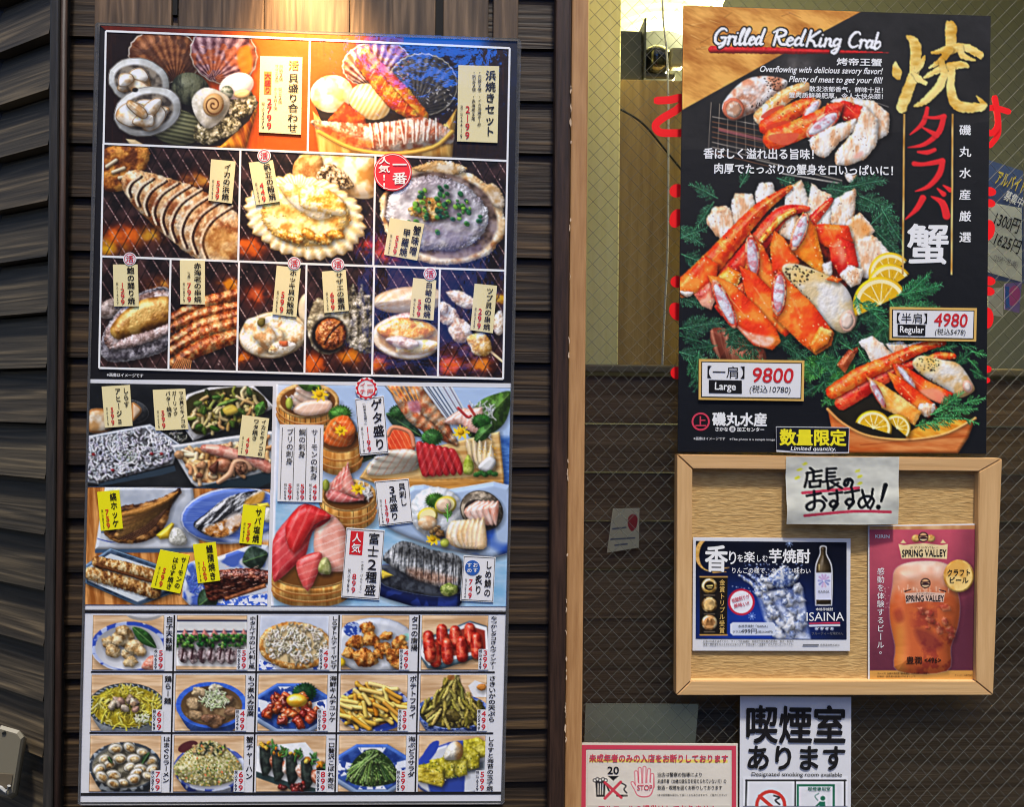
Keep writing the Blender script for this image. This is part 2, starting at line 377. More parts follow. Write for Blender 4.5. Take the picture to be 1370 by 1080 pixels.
    poly(sm(z((280, 905), (420, 950), (500, 1000), (480, 1060), (330, 990)), 3), None, a=.8, tex=woodtex((96, 36, 24), (160, 74, 50), 1.3, (40, 5)))
    ferns(low, (28, 62, 42))
    ferns([(920, 480, 60, 40), (935, 470, 100, 34), (990, 478, 40, 30), (1010, 490, -150, 30), (940, 500, -20, 36), (1020, 480, 80, 26), (1060, 490, 60, 30)], (32, 74, 46))
    ferns([(RG.uniform(1090, 1150), RG.uniform(470, 520), RG.uniform(90, 240), RG.uniform(30, 50)) for _ in range(8)], (46, 98, 42))
    # --- big crab
    poly(sm(z((150, 640), (300, 470), (560, 230), (800, 250), (1060, 360), (1140, 560), (1000, 640), (840, 860), (560, 880), (300, 780)), 4), None, a=.95, soft=3, tex=tex2((52, 14, 8), (140, 34, 16), 8, 3))
    for i, p in enumerate([[(180, 290), (215, 215), (290, 205), (345, 270), (330, 350), (270, 390), (230, 360)], [(320, 190), (345, 130), (430, 135), (450, 190), (400, 280), (340, 290)],
              [(460, 130), (480, 70), (550, 65), (565, 110), (540, 170), (470, 195)], [(640, 110), (720, 55), (750, 130), (760, 220), (640, 215)],
              [(785, 75), (840, 120), (890, 140), (895, 300), (800, 320), (760, 230)], [(905, 180), (1028, 103), (1022, 240), (985, 315), (905, 300)],
              [(985, 300), (1060, 245), (1140, 340), (1070, 410), (1000, 410)], [(1040, 400), (1130, 375), (1225, 470), (1160, 590), (1070, 600), (1040, 480)]]):
        meat(z(*p), i, 6)
    poly(sm(z((1000, 310), (1060, 270), (1130, 335), (1060, 380)), 4), (248, 150, 50), .6, 3)
    meat(z((560, 230), (640, 200), (700, 260), (680, 380), (600, 360)), 3, 16)
    leg(z((760, 310), (830, 230), (895, 160)), [8, 6, 3], RED, 2, 8)
    leg(z((300, 600), (480, 400), (590, 260), (680, 218), (760, 212)), [13, 13, 11, 7, 3], RED, 3, 14)
    leg(z((490, 400), (600, 270), (680, 225)), [3, 4, 3], (ORG[1], (252, 160, 50), (255, 220, 120)), 3, 4)
    leg(z((40, 670), (190, 540), (330, 385), (490, 210), (660, 88)), [13, 15, 13, 9, 3], ORG, 1, 26)
    shellp(z((16, 650), (130, 520), (160, 490), (230, 540), (220, 640), (100, 700), (20, 690)), ORG, 4, 16)
    meat(z((20, 690), (100, 695), (60, 725)), 2)
    leg(z((330, 560), (430, 440)), [9, 8], RED, 5, 6)
    shellp(z((770, 315), (860, 305), (985, 315), (1010, 400), (910, 450), (840, 410)), ORG, 2, 10)
    shellp(z((890, 430), (950, 385), (1020, 420), (1045, 540), (960, 610), (900, 520)), RED, 4, 16)
    poly(sm(z((930, 440), (960, 430), (980, 500), (950, 530)), 4), (255, 190, 150), .55, 3)
    meat(z((950, 600), (1000, 545), (1075, 570), (1060, 640), (1010, 660)), 5, 12)
    shellp(z((430, 365), (500, 440), (575, 585), (550, 700), (470, 620), (405, 560)), ORG, 5)
    cutface(*z((440, 490))[0], 8, 26, -6, 1)
    shellp(z((545, 440), (570, 350), (620, 390), (705, 515), (640, 600), (560, 570)), ORG, 6)
    shellp(z((735, 250), (800, 330), (850, 540), (845, 590), (700, 480), (660, 430)), ((226, 96, 20), (248, 134, 28), (255, 186, 70)), 1)
    cutface(*z((712, 345))[0], 8, 24, 20, 4)
    meat(z((845, 540), (890, 520), (900, 590), (860, 600)), 1)
    shellp(z((225, 620), (300, 555), (372, 590), (345, 660), (260, 690)), ((235, 90, 20), (250, 130, 30), (255, 190, 80)), 3, 40)
    shellp(z((110, 710), (190, 645), (240, 690), (200, 790), (150, 770)), ((170, 50, 40), (226, 110, 84), (240, 170, 140)), 1, 6)
    shellp(z((300, 690), (390, 640), (400, 740), (340, 760)), RED, 4, 12)
    shellp(z((220, 780), (260, 740), (300, 820), (260, 830)), RED, 2, 2)
    shellp(z((375, 560), (460, 600), (550, 690), (600, 830), (655, 905), (620, 935), (500, 850), (420, 745)), ORG, 2, 14)
    shellp(z((200, 615), (250, 625), (330, 660), (470, 790), (560, 900), (585, 965), (540, 1010), (440, 985), (350, 890), (240, 730)), ORG, 1, 24, 11)
    poly(sm(z((350, 890), (420, 930), (560, 960), (530, 1008), (440, 985)), 4), None, a=.9, soft=2, tex=tex2((244, 170, 130), (255, 220, 200), 7, 3))
    cutface(*z((278, 765))[0], 8, 32, -25, 2)
    blob(sm(z((610, 560), (650, 528), (760, 550), (880, 600), (950, 640), (1000, 700), (1035, 800), (1045, 850), (990, 925), (930, 922), (850, 862), (740, 740), (650, 640)), 4), None, R=13, tex=tex3((246, 220, 168), (252, 242, 222), (255, 250, 244), 18, 2), bump=1.2, bs=6, amb=.6, dif=.48)
    poly(sm(z((610, 560), (660, 530), (770, 555), (880, 600), (780, 640), (700, 650), (740, 730), (650, 640)), 4), (246, 196, 96), .55, 4)
    speck(z((612, 550), (660, 532), (800, 570), (880, 606), (780, 640), (640, 640)), 44, 1.2); speck(z((650, 640), (720, 650), (850, 850), (830, 860)), 22, 1)
    shellp(z((865, 620), (900, 600), (955, 620), (930, 640)), ORG, 1, 2, 4)
    blob(ell(*z((990, 862))[0], 11, 15, 10, 20, .05), (250, 198, 170), R=3, sh=.2); blob(ell(*z((988, 862))[0], 8, 11.5, 10, 20, .05), (255, 228, 208), R=5, sh=0)
    shellp(z((600, 590), (690, 680), (790, 780), (895, 925), (880, 990), (800, 1040), (720, 980), (640, 900), (575, 840)), ORG, 7, 34, 12)
    cutface(*z((593, 703))[0], 8.5, 27, 3, 5)
    shellp(z((830, 900), (895, 925), (870, 990), (800, 1035), (770, 1000)), ((236, 110, 30), (250, 140, 40), (255, 200, 110)), 3, 10, 6)
    # lemon
    lemon(*z((1235, 590))[0], 29, -38, True); lemon(*z((1235, 665))[0], 31, -34, True); lemon(*z((1180, 765))[0], 37, -26, True)
    ferns([(1150, 405, 20, 26), (1155, 412, 0, 30), (1170, 420, 40, 30), (1145, 395, 80, 24), (1190, 400, 60, 34), (1200, 395, -10, 60), (1205, 410, 10, 60), (1215, 392, -40, 40), (1215, 430, 40, 50)], (40, 96, 58))
    # --- small bucket of crab
    z = Z(1090, 400, 4.908)
    ferns([(RG.uniform(1230, 1300), RG.uniform(455, 500), RG.uniform(-70, 60), RG.uniform(20, 36)) for _ in range(16)] + [(RG.uniform(1092, 1150), RG.uniform(470, 560), RG.uniform(100, 260), RG.uniform(18, 36)) for _ in range(14)], (34, 78, 46))
    blob(z((85, 725), (160, 800), (300, 870), (620, 900), (850, 860), (1055, 785), (1010, 910), (940, 1016), (140, 1016), (110, 850)), None, R=5, sh=.4, tex=woodtex((206, 92, 30), (246, 158, 84), .05, (60, 10), 2), amb=.5)
    poly(sm(z((85, 725), (160, 690), (500, 640), (900, 720), (1055, 785), (880, 880), (700, 920), (520, 925), (330, 895), (180, 815)), 4), (34, 30, 22), 1)
    poly(sm(z((600, 915), (660, 850), (800, 800), (1000, 800), (880, 880), (740, 915)), 4), None, tex=woodtex((226, 130, 24), (252, 196, 70), .3, (30, 4)))
    tube(z((85, 725), (180, 815), (330, 895), (520, 925), (700, 920), (880, 880), (1055, 785)), 2.0, (250, 170, 90), sh=.2)
    a, b = z((300, 960), (1000, 900)); st(*a, *b, .5, .5, (140, 50, 14), .6)
    shellp(z((150, 430), (220, 340), (290, 320), (200, 480)), ((120, 40, 20), (180, 80, 40), (220, 120, 70)), 2, 2)
    ferns([(RG.uniform(1130, 1170), RG.uniform(455, 490), RG.uniform(0, 360), 22) for _ in range(5)], (40, 86, 52))
    meat(z((295, 290), (380, 253), (510, 360), (480, 420), (390, 425), (340, 340)), 2); poly(sm(z((380, 320), (470, 340), (470, 400), (400, 410)), 3), (236, 236, 238), .6, 3)
    meat(z((470, 300), (560, 278), (620, 320), (540, 370)), 3); meat(z((610, 300), (720, 280), (720, 330), (640, 340)), 4)
    leg(z((730, 420), (800, 380), (910, 375)), [5, 6, 4], ORG, 2, 4)
    leg(z((180, 680), (330, 590), (520, 480), (650, 430)), [10, 10, 8, 5], RED, 3, 12)
    leg(z((120, 610), (300, 500), (520, 400), (700, 320), (850, 288)), [9.5, 11, 9, 7, 3], ORG, 1, 26)
    blob(sm(z((640, 420), (700, 372), (840, 400), (950, 430), (1040, 560), (1040, 610), (950, 650), (880, 605), (750, 530), (680, 480)), 4), None, R=10, tex=tex3((236, 190, 120), (248, 228, 196), (252, 246, 236), 12, 4), bump=1, bs=5, amb=.6, dif=.48)
    poly(sm(z((650, 420), (700, 378), (830, 400), (790, 480), (700, 480)), 4), (250, 200, 80), .5, 3)
    speck(z((645, 420), (710, 380), (830, 410), (800, 470), (690, 480)), 40, .8); speck(z((690, 480), (750, 510), (880, 605), (850, 600)), 14, .7)
    blob(ell(*z((1005, 575))[0], 7, 9, -20, 18, .05), (246, 180, 150), R=3, sh=.2); blob(ell(*z((1005, 577))[0], 4.6, 6.5, -20, 18), (255, 232, 214), R=4, sh=0)
    shellp(z((525, 435), (600, 450), (740, 540), (890, 615), (850, 690), (720, 640), (640, 590), (560, 540)), ORG, 3, 10)
    cutface(*z((600, 510))[0], 4, 19, -38, 2)
    poly(sm(z((690, 600), (800, 590), (860, 640), (840, 685), (740, 650)), 4), (250, 160, 130), .8, 2)
    shellp(z((490, 490), (560, 520), (770, 680), (795, 715), (740, 770), (660, 720), (545, 610)), ORG, 6, 12)
    meat(z((690, 690), (780, 690), (790, 720), (740, 770), (680, 740)), 4)
    shellp(z((360, 530), (450, 565), (640, 700), (688, 740), (645, 818), (560, 770), (450, 715)), ((226, 120, 30), (246, 160, 60), (255, 206, 120)), 2, 12)
    cutface(*z((412, 620))[0], 4.5, 20, -28, 3)
    lemon(*z((540, 850))[0], 19, 40, True, .95); lemon(*z((385, 850))[0], 25, 18, True, .95)
    ferns([(1245, 555, -20, 26), (1250, 560, 0, 36), (1240, 565, 10, 30), (1270, 550, -10, 36), (1255, 548, -30, 40), (1290, 540, -20, 28), (1225, 570, -10, 26), (1290, 560, 20, 20), (1300, 470, 20, 24), (1295, 480, 40, 22)], (46, 104, 56))
    setclip(None)
# ------------------------------------------------------------------ shellfish grill section
def lin(p, q, t): return p + (q - p) * t
def Lrow(k, x):                          # the four white rules of the section
    a = [((141, 41), (410, 52), (682, 64)), ((140.6, 192), (410, 203.5), (677, 215)), ((137.4, 343), (410, 353), (675, 362)), ((132.7, 492.4), (410, 500), (673, 507))][k]
    return lin(a[0][1], a[1][1], (x - a[0][0]) / (a[1][0] - a[0][0])) if x < a[1][0] else lin(a[1][1], a[2][1], (x - a[1][0]) / (a[2][0] - a[1][0]))
def Lx(x0, y): return x0 - (y - 41) * .0198 if x0 < 300 else x0 - (y - 60) * .02
GX = [[141.6, 414.5, 682.0], [141.3, 324.5, 505.3, 682.0], [141.5, 234.3, 325.6, 416.0, 506.6, 594.6, 682.0]]
def gcell(r, c):
    q = []
    for k, x in ((r, GX[r][c]), (r, GX[r][c + 1]), (r + 1, GX[r][c + 1]), (r + 1, GX[r][c])):
        y = Lrow(k, x); xx = Lx(x, y); q.append((xx, Lrow(k, xx)))
    return q
def grillbg(q, fires=(), seed=0, ang=(58, -62), sp=15):
    fill(q, lambda X, Y, d: mixc((24, 18, 18), (66, 42, 40), (fbm(X, Y, 16, seed, 3) - .35) / .45))
    for (x, y, r, c) in fires:
        g = grid(x - r * 2, y - r * 2, x + r * 2, y + r * 2)
        if g is None: continue
        sl, X, Y = g; n = fbm(X, Y, r * .7, seed + 3, 3)
        k = np.exp(-((X - x) / r) ** 2 - ((Y - y) / (r * .62)) ** 2) * (n * 2.2 - .3)
        col = mixc((110, 24, 10), c, k * 1.15)
        comp(sl, X, Y, col, np.clip(k * 1.5, 0, .85))
    Q = np.array(q); cx, cy = Q.mean(0); R = 150
    for i, a in enumerate(ang):
        t = math.radians(a); ux, uy = math.cos(t), math.sin(t)
        for k in range(-14, 15):
            ox, oy = cx - uy * k * sp, cy + ux * k * sp * .9
            if i == 1:
                st(ox - ux * R, oy - uy * R, ox + ux * R, oy + uy * R, .55, .55, (14, 10, 10), .8)
            else:
                m = 62
                for j in range(-m, m):
                    x, y = ox + ux * j * 4.2, oy + uy * j * 4.2
                    if Q[:, 0].min() - 2 < x < Q[:, 0].max() + 2 and Q[:, 1].min() - 2 < y < Q[:, 1].max() + 2:
                        st(x, y, x + ux * 2.3, y + uy * 2.3, .75, .6, RG.choice([(190, 150, 146), (150, 110, 110), (214, 180, 170), (110, 76, 74)]), .75)
    dots(q, 14, .9, [(230, 200, 190), (180, 140, 130)], a=.7)
def shell(cx, cy, rx, ry, rot, hinge, cols, ribs=17, rim=(235, 225, 205), edge=.018, inner=None, rimw=1.5):
    """fan shell: ribs run from the hinge point"""
    P = ell(cx, cy, rx, ry, rot, 60, 0); hx, hy = hinge; Q = []
    for k, (x, y) in enumerate(P):
        f = 1 + edge * math.sin(k * math.pi * 2 * ribs / 60 * 1.6); Q.append((cx + (x - cx) * f, cy + (y - cy) * f))
    def tex(X, Y, d):
        a = np.arctan2(Y - hy, X - hx); w = .5 + .5 * np.cos(a * ribs * 2.2)
        r = np.hypot(X - hx, Y - hy); b = .5 + .5 * np.cos(r * .55 + 3 * noise(X, Y, 20, 2))
        m = mixc(cols[0], cols[1], w * .75 + .25 * b + (fbm(X, Y, 6, 4, 3) - .5) * .7)
        t = np.clip((fbm(X, Y, 14, 6, 3) - .52) / .1, 0, 1)[..., None]
        return m * (1 - t * .6) + C3(cols[2]) * t * .6
    blob(Q, None, R=rx * .5, tex=tex, rim=rim, rimw=rimw, amb=.6, dif=.5, bump=.8, bs=3)
def clamshell(cx, cy, rx, ry, rot, inn=(236, 236, 232), meatc=((196, 150, 96), (236, 216, 186), (250, 244, 230)), n=5, seed=0, m=.62):
    blob(ell(cx, cy, rx, ry, rot, 30, .02), None, R=rx * .35, tex=tex2((206, 206, 198), inn, 14, seed), rim=(120, 110, 96), rimw=.9, amb=.6, dif=.46)
    poly(ell(cx - rx * .02, cy + ry * .02, rx * .78, ry * .72, rot), None, soft=1.5, tex=tex2((70, 62, 56), (150, 138, 120), 10, seed + 1))
    r = math.radians(rot)
    for k in range(n):
        x, y = (-.12 + .3 * math.cos(k * 2.4)) * rx, (.08 + .26 * math.sin(k * 2.4)) * ry
        px, py = cx + x * math.cos(r) - y * math.sin(r), cy + x * math.sin(r) + y * math.cos(r); a = rx * m * RG.uniform(.42, .62)
        blob(sm(ell(px, py, a, a * RG.uniform(.5, .75), rot + RG.uniform(-50, 50), 7, .22), 5), None, R=rx * .24, sh=.55, tex=tex3(meatc[0], meatc[1], meatc[2], 12, seed + k), rim=(150, 112, 70), rimw=1.1, bump=.5, bs=7, amb=.62, spec=.4)
def tag_shadow(q): shadow(q, 2.5, 2.5, 2.5, .6)

def paint_grill():
    fill([(132, 31), (545, 47), (545, 60), (140, 44)], lambda X, Y, d: mixc((96, 26, 16), (226, 92, 18), np.clip((X - 230) / 90, 0, 1) * np.clip((505 - X) / 30, 0, 1) + (fbm(X, Y, (4, 20), 2) - .5) * .5))
    # 1: assorted live shells in a bucket
    q = gcell(0, 0); setclip(q); z = Z(130, 30, 4.724)
    fill(q, lambda X, Y, d: mixc((30, 18, 18), (226, 86, 16), np.clip((X - 262 + noise(X, Y, 30, 1) * 60) / 130, 0, 1) * 1.1 + (fbm(X, Y, (3, 40), 2) - .5) * .3))
    blob(z((520, 560), (780, 780), (960, 500), (1010, 560), (940, 800), (520, 800)), None, R=8, tex=woodtex((150, 60, 14), (244, 160, 40), 1.2, (40, 5)), sh=.4)
    poly(z((560, 420), (1020, 500), (960, 620), (780, 780), (500, 790)), (26, 22, 22))
    shell(*z((430, 210))[0], 50, 36, 8, z((500, 380))[0], ((92, 44, 22), (168, 104, 60), (70, 40, 30)), 15)
    shell(*z((800, 200))[0], 46, 40, 20, z((730, 360))[0], ((84, 40, 50), (216, 170, 170), (200, 90, 30)), 12)
    poly(sm(z((890, 170), (960, 150), (980, 280), (930, 330), (890, 260)), 4), (236, 120, 16), .8, 2)
    blob(ell(*z((590, 420))[0], 26, 22, 20), None, R=20, tex=tex2((42, 46, 36), (110, 112, 84), (6, 14), 3), bump=1, bs=4)
    blob(ell(*z((500, 660))[0], 36, 24, 10), None, R=20, tex=lambda X, Y, d: mixc((64, 66, 44), (128, 128, 90), .5 + .5 * np.sin((Y - X * .2) * 1.1)), amb=.55)
    clamshell(*z((265, 370))[0], 42, 31, 12, (232, 234, 230), seed=1, m=.7)
    blob(sm(z((620, 660), (700, 540), (840, 560), (910, 640), (860, 700), (700, 770), (620, 740)), 4), None, R=10, tex=tex3((60, 54, 34), (140, 130, 90), (226, 216, 180), 4, 2), bump=3, bs=3, rag=5, rags=4)
    blob(sm(z((830, 480), (960, 430), (1010, 520), (930, 600), (840, 580)), 4), None, R=8, tex=tex3((60, 54, 34), (150, 140, 100), (226, 216, 190), 4, 3), bump=2.5, bs=3, rag=4, rags=4)
    blob(ell(*z((880, 400))[0], 24, 17, -20), None, R=14, tex=tex3((180, 190, 180), (226, 222, 220), (240, 214, 220), 10, 5), amb=.65)
    blob(ell(*z((915, 450))[0], 11, 6, -8), (236, 200, 140), R=4, sh=.2)
    blob(ell(*z((820, 440))[0], 9, 9), None, R=8, tex=tex2((90, 104, 84), (180, 186, 168), 4, 2), sh=.3)
    blob(sm(z((600, 480), (680, 410), (790, 440), (840, 500), (800, 600), (700, 670), (620, 590)), 4), None, R=14, tex=tex2((196, 190, 170), (242, 238, 226), 10, 1), amb=.62)
    blob(ell(*z((735, 520))[0], 14, 16, 20), (214, 172, 112), R=9, sh=.5)
    for k in range(60):
        t = k * .2; r = 12.5 * (1 - k / 64); x, y = z((735, 520))[0]
        st(x + r * math.cos(t), y + r * 1.1 * math.sin(t), x + r * math.cos(t + .2), y + r * 1.1 * math.sin(t + .2), .9, .8, (92, 52, 22), .8)
    clamshell(*z((320, 560))[0], 46, 33, -14, (238, 240, 236), seed=4, n=8, m=.8)
    blob(ell(*z((240, 425))[0], 4, 3), (24, 22, 24), R=3, sh=0)
    blob(z((180, 735), (240, 740), (330, 790), (220, 790)), (220, 190, 140), R=4, sh=.3)
    # 2: beach grill set in a bucket
    q = gcell(0, 1); setclip(q); z = Z(410, 30, 4.724)
    fill(q, lambda X, Y, d: mixc((228, 84, 14), (34, 24, 26), np.clip((X - 505 + noise(X, Y, 30, 1) * 60) / 70, 0, 1) + (fbm(X, Y, (3, 40), 2) - .5) * .3))
    blob(z((40, 560), (100, 610), (880, 640), (950, 540), (920, 860), (80, 860)), None, R=10, tex=woodtex((196, 130, 40), (252, 204, 110), 1.45, (60, 8), 2), sh=.4)
    poly(z((50, 520), (900, 560), (860, 660), (100, 640)), (40, 26, 18))
    shell(*z((440, 260))[0], 46, 31, -8, z((420, 420))[0], ((96, 26, 14), (236, 206, 190), (200, 90, 40)), 15, (250, 240, 220))
    shell(*z((735, 390))[0], 47, 42, 5, z((690, 560))[0], ((38, 34, 30), (104, 96, 84), (62, 54, 46)), 19, (220, 210, 180))
    for k in range(22):
        x, y = z((RG.uniform(740, 930), RG.uniform(400, 560)))[0]; st(x, y, x + RG.uniform(-3, 3), y + RG.uniform(-3, 3), .8, .5, (206, 200, 190), .7)
    dots(z((540, 260), (660, 240), (640, 380), (560, 330)), 16, 1.2, [(220, 130, 90), (190, 180, 170)], a=.7)
    blob(ell(*z((160, 450))[0], 29, 25, -10), None, R=22, tex=tex2((232, 190, 110), (255, 246, 222), 16, 2), amb=.66, spec=.4)
    blob(ell(*z((400, 500))[0], 29, 23, 28), None, R=22, tex=lambda X, Y, d: mixc((214, 164, 80), (252, 236, 190), .55 + .3 * np.sin(X * .9 + Y * .5)), amb=.66, spec=.35)
    tube(z((370, 200), (470, 330), (600, 470), (740, 590)), [8, 14, 15, 7], None, tex=crabtex(((226, 70, 8), (250, 122, 16), (255, 196, 60)), 3), bump=.8, rag=2)
    tube(z((330, 250), (420, 330), (560, 500), (680, 590)), [5, 11, 11, 6], None, tex=crabtex(((216, 60, 8), (246, 110, 16), (255, 190, 60)), 1), bump=.8, rag=2)
    for k in range(7):
        a, b = z((430 + k * 34, 300 + k * 36), (400 + k * 36, 350 + k * 36)); st(*a, *b, .8, .6, (255, 214, 120), .6)
    dots(z((330, 220), (440, 230), (520, 340), (420, 330)), 24, 1, [(120, 50, 10), (60, 26, 12)], a=.6)
    blob(z((130, 620), (240, 500), (370, 600), (380, 640), (300, 690)), None, R=10, tex=tex2((180, 60, 12), (246, 120, 30), 8, 2), rag=1.5)
    tube(z((40, 630), (240, 700), (480, 730), (720, 690), (890, 720)), [3, 15, 21, 20, 10], None, tex=lambda X, Y, d, u: tex3((196, 100, 60), (236, 190, 160), (250, 232, 214), 8, 2)(X, Y, d), bump=1.2, rag=2)
    for k in range(12):
        a, b = z((400 + k * 38, 640 - k * 3), (420 + k * 36 + RG.uniform(-20, 20), 790 - k * 5)); st(*a, *b, 1.3, .8, (255, 246, 232), .75); st(a[0] + 3, a[1], b[0] + 3, b[1], .9, .6, (150, 70, 50), .6)
    poly(sm(z((60, 640), (300, 720), (420, 760), (380, 800), (200, 760)), 4), None, a=.75, soft=3, tex=tex2((190, 70, 16), (250, 150, 50), 7, 1))
    tube(z((80, 690), (300, 800), (560, 830), (800, 790), (920, 690)), 3, (236, 176, 70), sh=.3)
    # 3: grilled squid
    q = gcell(1, 0); setclip(q); z = Z(130, 195, 4.724)
    grillbg(q, [(*z((80, 620))[0], 26, (250, 190, 20)), (*z((330, 570))[0], 22, (240, 180, 40)), (*z((620, 220))[0], 18, (220, 150, 50)), (*z((160, 560))[0], 22, (250, 110, 20))], 1)
    blob(sm(z((40, 20), (320, 10), (290, 180), (190, 270), (60, 290), (30, 200)), 4), None, R=10, tex=tex3((100, 44, 14), (176, 96, 30), (226, 150, 60), 9, 1), bump=1, rag=2)
    for k in range(4): tube(z((60 + k * 40, 130 + k * 36), (120 + k * 50, 90 + k * 50)), 2.4, (236, 206, 160), sh=.6)
    tube(z((230, 230), (330, 300), (500, 400), (660, 500), (820, 620)), [16, 27, 37, 42, 40], None, tex=lambda X, Y, d, u: tex3((150, 84, 40), (226, 176, 120), (246, 222, 186), 12, 3)(X, Y, d), bump=1.2, rag=2, amb=.58)
    z2 = lambda x, y: z((x, y))[0]
    for k in range(9):
        f = k / 8; cx, cy = z2(240 + f * 520, 260 + f * 290); h = 16 + 26 * min(1, f * 1.7)
        # each cut: a dark gap with a pale flesh lip
        P = sm([(cx + h * .55, cy - h * .85), (cx - h * .15, cy - h * .35), (cx - h * .45, cy + h * .3), (cx - h * .3, cy + h * .85)], 5, False)
        for i in range(len(P) - 1):
            st(*P[i], *P[i + 1], 1.9, 1.7, (52, 24, 14), .85)
        for i in range(len(P) - 1): st(P[i][0] - 3.4, P[i][1] - .5, P[i + 1][0] - 3.4, P[i + 1][1] - .5, 1.6, 1.2, (240, 216, 182), .75)
    for k in range(26):
        x, y = z2(RG.uniform(330, 860), RG.uniform(230, 660)); 
        if abs((y - 195) - 61 - ((x - 130) - 56) * .6) < 30: poly(ell(x, y, RG.uniform(2, 6), RG.uniform(1, 3), -40, 10, .3), (120, 44, 14), .55, 1.5)
    poly(sm(z((700, 520), (880, 560), (850, 700), (690, 690)), 4), None, a=.6, soft=4, tex=tex2((176, 110, 40), (236, 186, 100), 8, 2))
    # 4: scallop in its shell
    q = gcell(1, 1); setclip(q); z = Z(130, 195, 4.724); y4 = Z(410, 195, 4.724)
    grillbg(q, [(*z((960, 640))[0], 22, (255, 110, 20)), (*y4((380, 640))[0], 14, (240, 60, 30))], 2)
    blob(sm(y4((-40, 60), (180, 40), (420, 60), (440, 300), (300, 330), (-60, 250)), 4), None, R=22, tex=tex3((206, 140, 60), (240, 196, 130), (252, 232, 200), 16, 2), amb=.62)
    blob(sm(z((1240, 190), (1250, 100), (1330, 60), (1420, 70), (1420, 240), (1300, 260)), 4), None, R=14, tex=tex2((196, 130, 60), (246, 196, 120), 9, 1), bump=.6)
    blob(sm(y4((60, 190), (140, 110), (260, 190), (290, 270), (120, 250)), 4), None, R=6, tex=tex3((70, 50, 30), (200, 170, 120), (240, 220, 190), 4, 2), bump=1, rag=3)
    dots(y4((80, 170), (260, 200), (280, 260), (110, 250)), 18, 1.3, [(24, 16, 12), (60, 40, 30)])
    P = []
    for k in range(90):
        t = 2 * math.pi * k / 90; f = 1 + .035 * math.sin(k * 2.1) + .02 * math.sin(k * .7); P.append((408 + 80 * f * math.cos(t), 290 + 56 * f * math.sin(t) + 10 * math.cos(t)))
    blob(P, None, R=10, tex=lambda X, Y, d: mixc((226, 190, 120), (255, 248, 224), .5 + .35 * np.cos(np.arctan2(Y - 262, X - 400) * 40) + (fbm(X, Y, 8, 2) - .5) * .6), rim=(206, 160, 90), amb=.66, bump=.6)
    blob(ell(408, 288, 60, 41, 6, 30, .03), None, R=14, tex=tex3((206, 140, 50), (242, 202, 110), (254, 236, 176), 13, 2), bump=1.2, bs=7, amb=.62, rag=4, spec=.3)
    blob(sm(z((1150, 250), (1240, 240), (1420, 330), (1500, 420), (1400, 470), (1240, 380)), 4), None, R=12, tex=tex3((226, 176, 90), (250, 230, 180), (255, 248, 226), 10, 1), bump=1, amb=.66, spec=.4)
    blob(sm(y4((-20, 250), (120, 270), (230, 350), (240, 440), (100, 420), (-40, 380)), 4), None, R=10, tex=tex3((220, 150, 40), (246, 206, 110), (254, 240, 200), 8, 4), bump=1.2, amb=.62, spec=.4)
    for k in range(5): blob(sm(ell(380 + k * 17, 314 + (k % 2) * 5, 12, 7, 20, 9, .2), 3), None, R=6, tex=tex3((196, 110, 20), (240, 170, 50), (255, 226, 140), 5, k), bump=1.2, spec=.4, rag=2)
    dots(ell(408, 304, 54, 30), 24, 1, [(206, 130, 20), (255, 236, 170), (130, 120, 40)], a=.7)
    # 5: crab paste in its shell
    q = gcell(1, 2); setclip(q); z = Z(410, 195, 4.724)
    grillbg(q, [(*z((520, 680))[0], 22, (250, 90, 50)), (*z((460, 620))[0], 14, (230, 60, 40))], 3)
    blob(ell(*z((860, 440))[0], 86, 66, 14, 40, .03), None, R=6, tex=tex3((180, 120, 60), (232, 200, 150), (250, 238, 214), 12, 3), amb=.6, rag=2.5)
    blob(sm(z((680, 130), (860, 90), (1000, 130), (1000, 160), (900, 195), (700, 160)), 3), None, R=6, tex=tex2((206, 160, 96), (248, 232, 200), 9, 1), rag=4, rags=2.5)
    blob(sm(z((1150, 240), (1200, 250), (1250, 330), (1230, 400), (1100, 320)), 3), None, R=6, tex=tex2((206, 160, 96), (246, 226, 196), 9, 1), rag=2)
    poly(ell(*z((850, 440))[0], 77, 57, 14, 40, .02), None, soft=2, tex=tex3((60, 44, 34), (120, 96, 84), (160, 140, 130), 14, 2))
    blob(ell(*z((820, 430))[0], 69, 50, 10, 40, .04), None, R=12, tex=tex3((140, 130, 136), (176, 172, 176), (222, 220, 222), 16, 4), bump=1.2, bs=9, spec=.35, rag=5, amb=.6)
    blob(ell(*z((780, 400))[0], 24, 16, 0, 14, .2), None, R=8, tex=tex3((176, 110, 30), (230, 176, 80), (250, 224, 160), 5, 1), bump=2, rag=4)
    for x, y in sorted(scatter(ell(*z((850, 360))[0], 42, 26, 10), 46) + scatter(ell(*z((880, 480))[0], 50, 26), 18), key=lambda p: p[1]):
        r = RG.uniform(2.2, 4.4); c = RG.choice([(40, 110, 60), (20, 80, 56), (130, 190, 60), (70, 140, 50)])
        blob(ell(x, y, r, r * .75, RG.uniform(0, 90), 12), c, R=2, sh=.5); 
        if RG.random() < .6: poly(ell(x, y, r * .5, r * .35), tuple(v * .45 for v in c), .8)
    # third row ---------------------------------------------------------------
    y5, y6 = Z(120, 340, 4.724), Z(400, 340, 4.724)
    q = gcell(2, 0); setclip(q)                                        # abalone
    grillbg(q, [(*y5((430, 200))[0], 16, (240, 170, 60))], 4)
    blob(sm(y5((70, 320), (150, 280), (200, 340), (150, 400), (70, 400)), 4), None, R=8, tex=tex2((110, 90, 80), (200, 180, 170), 6, 1), bump=1)
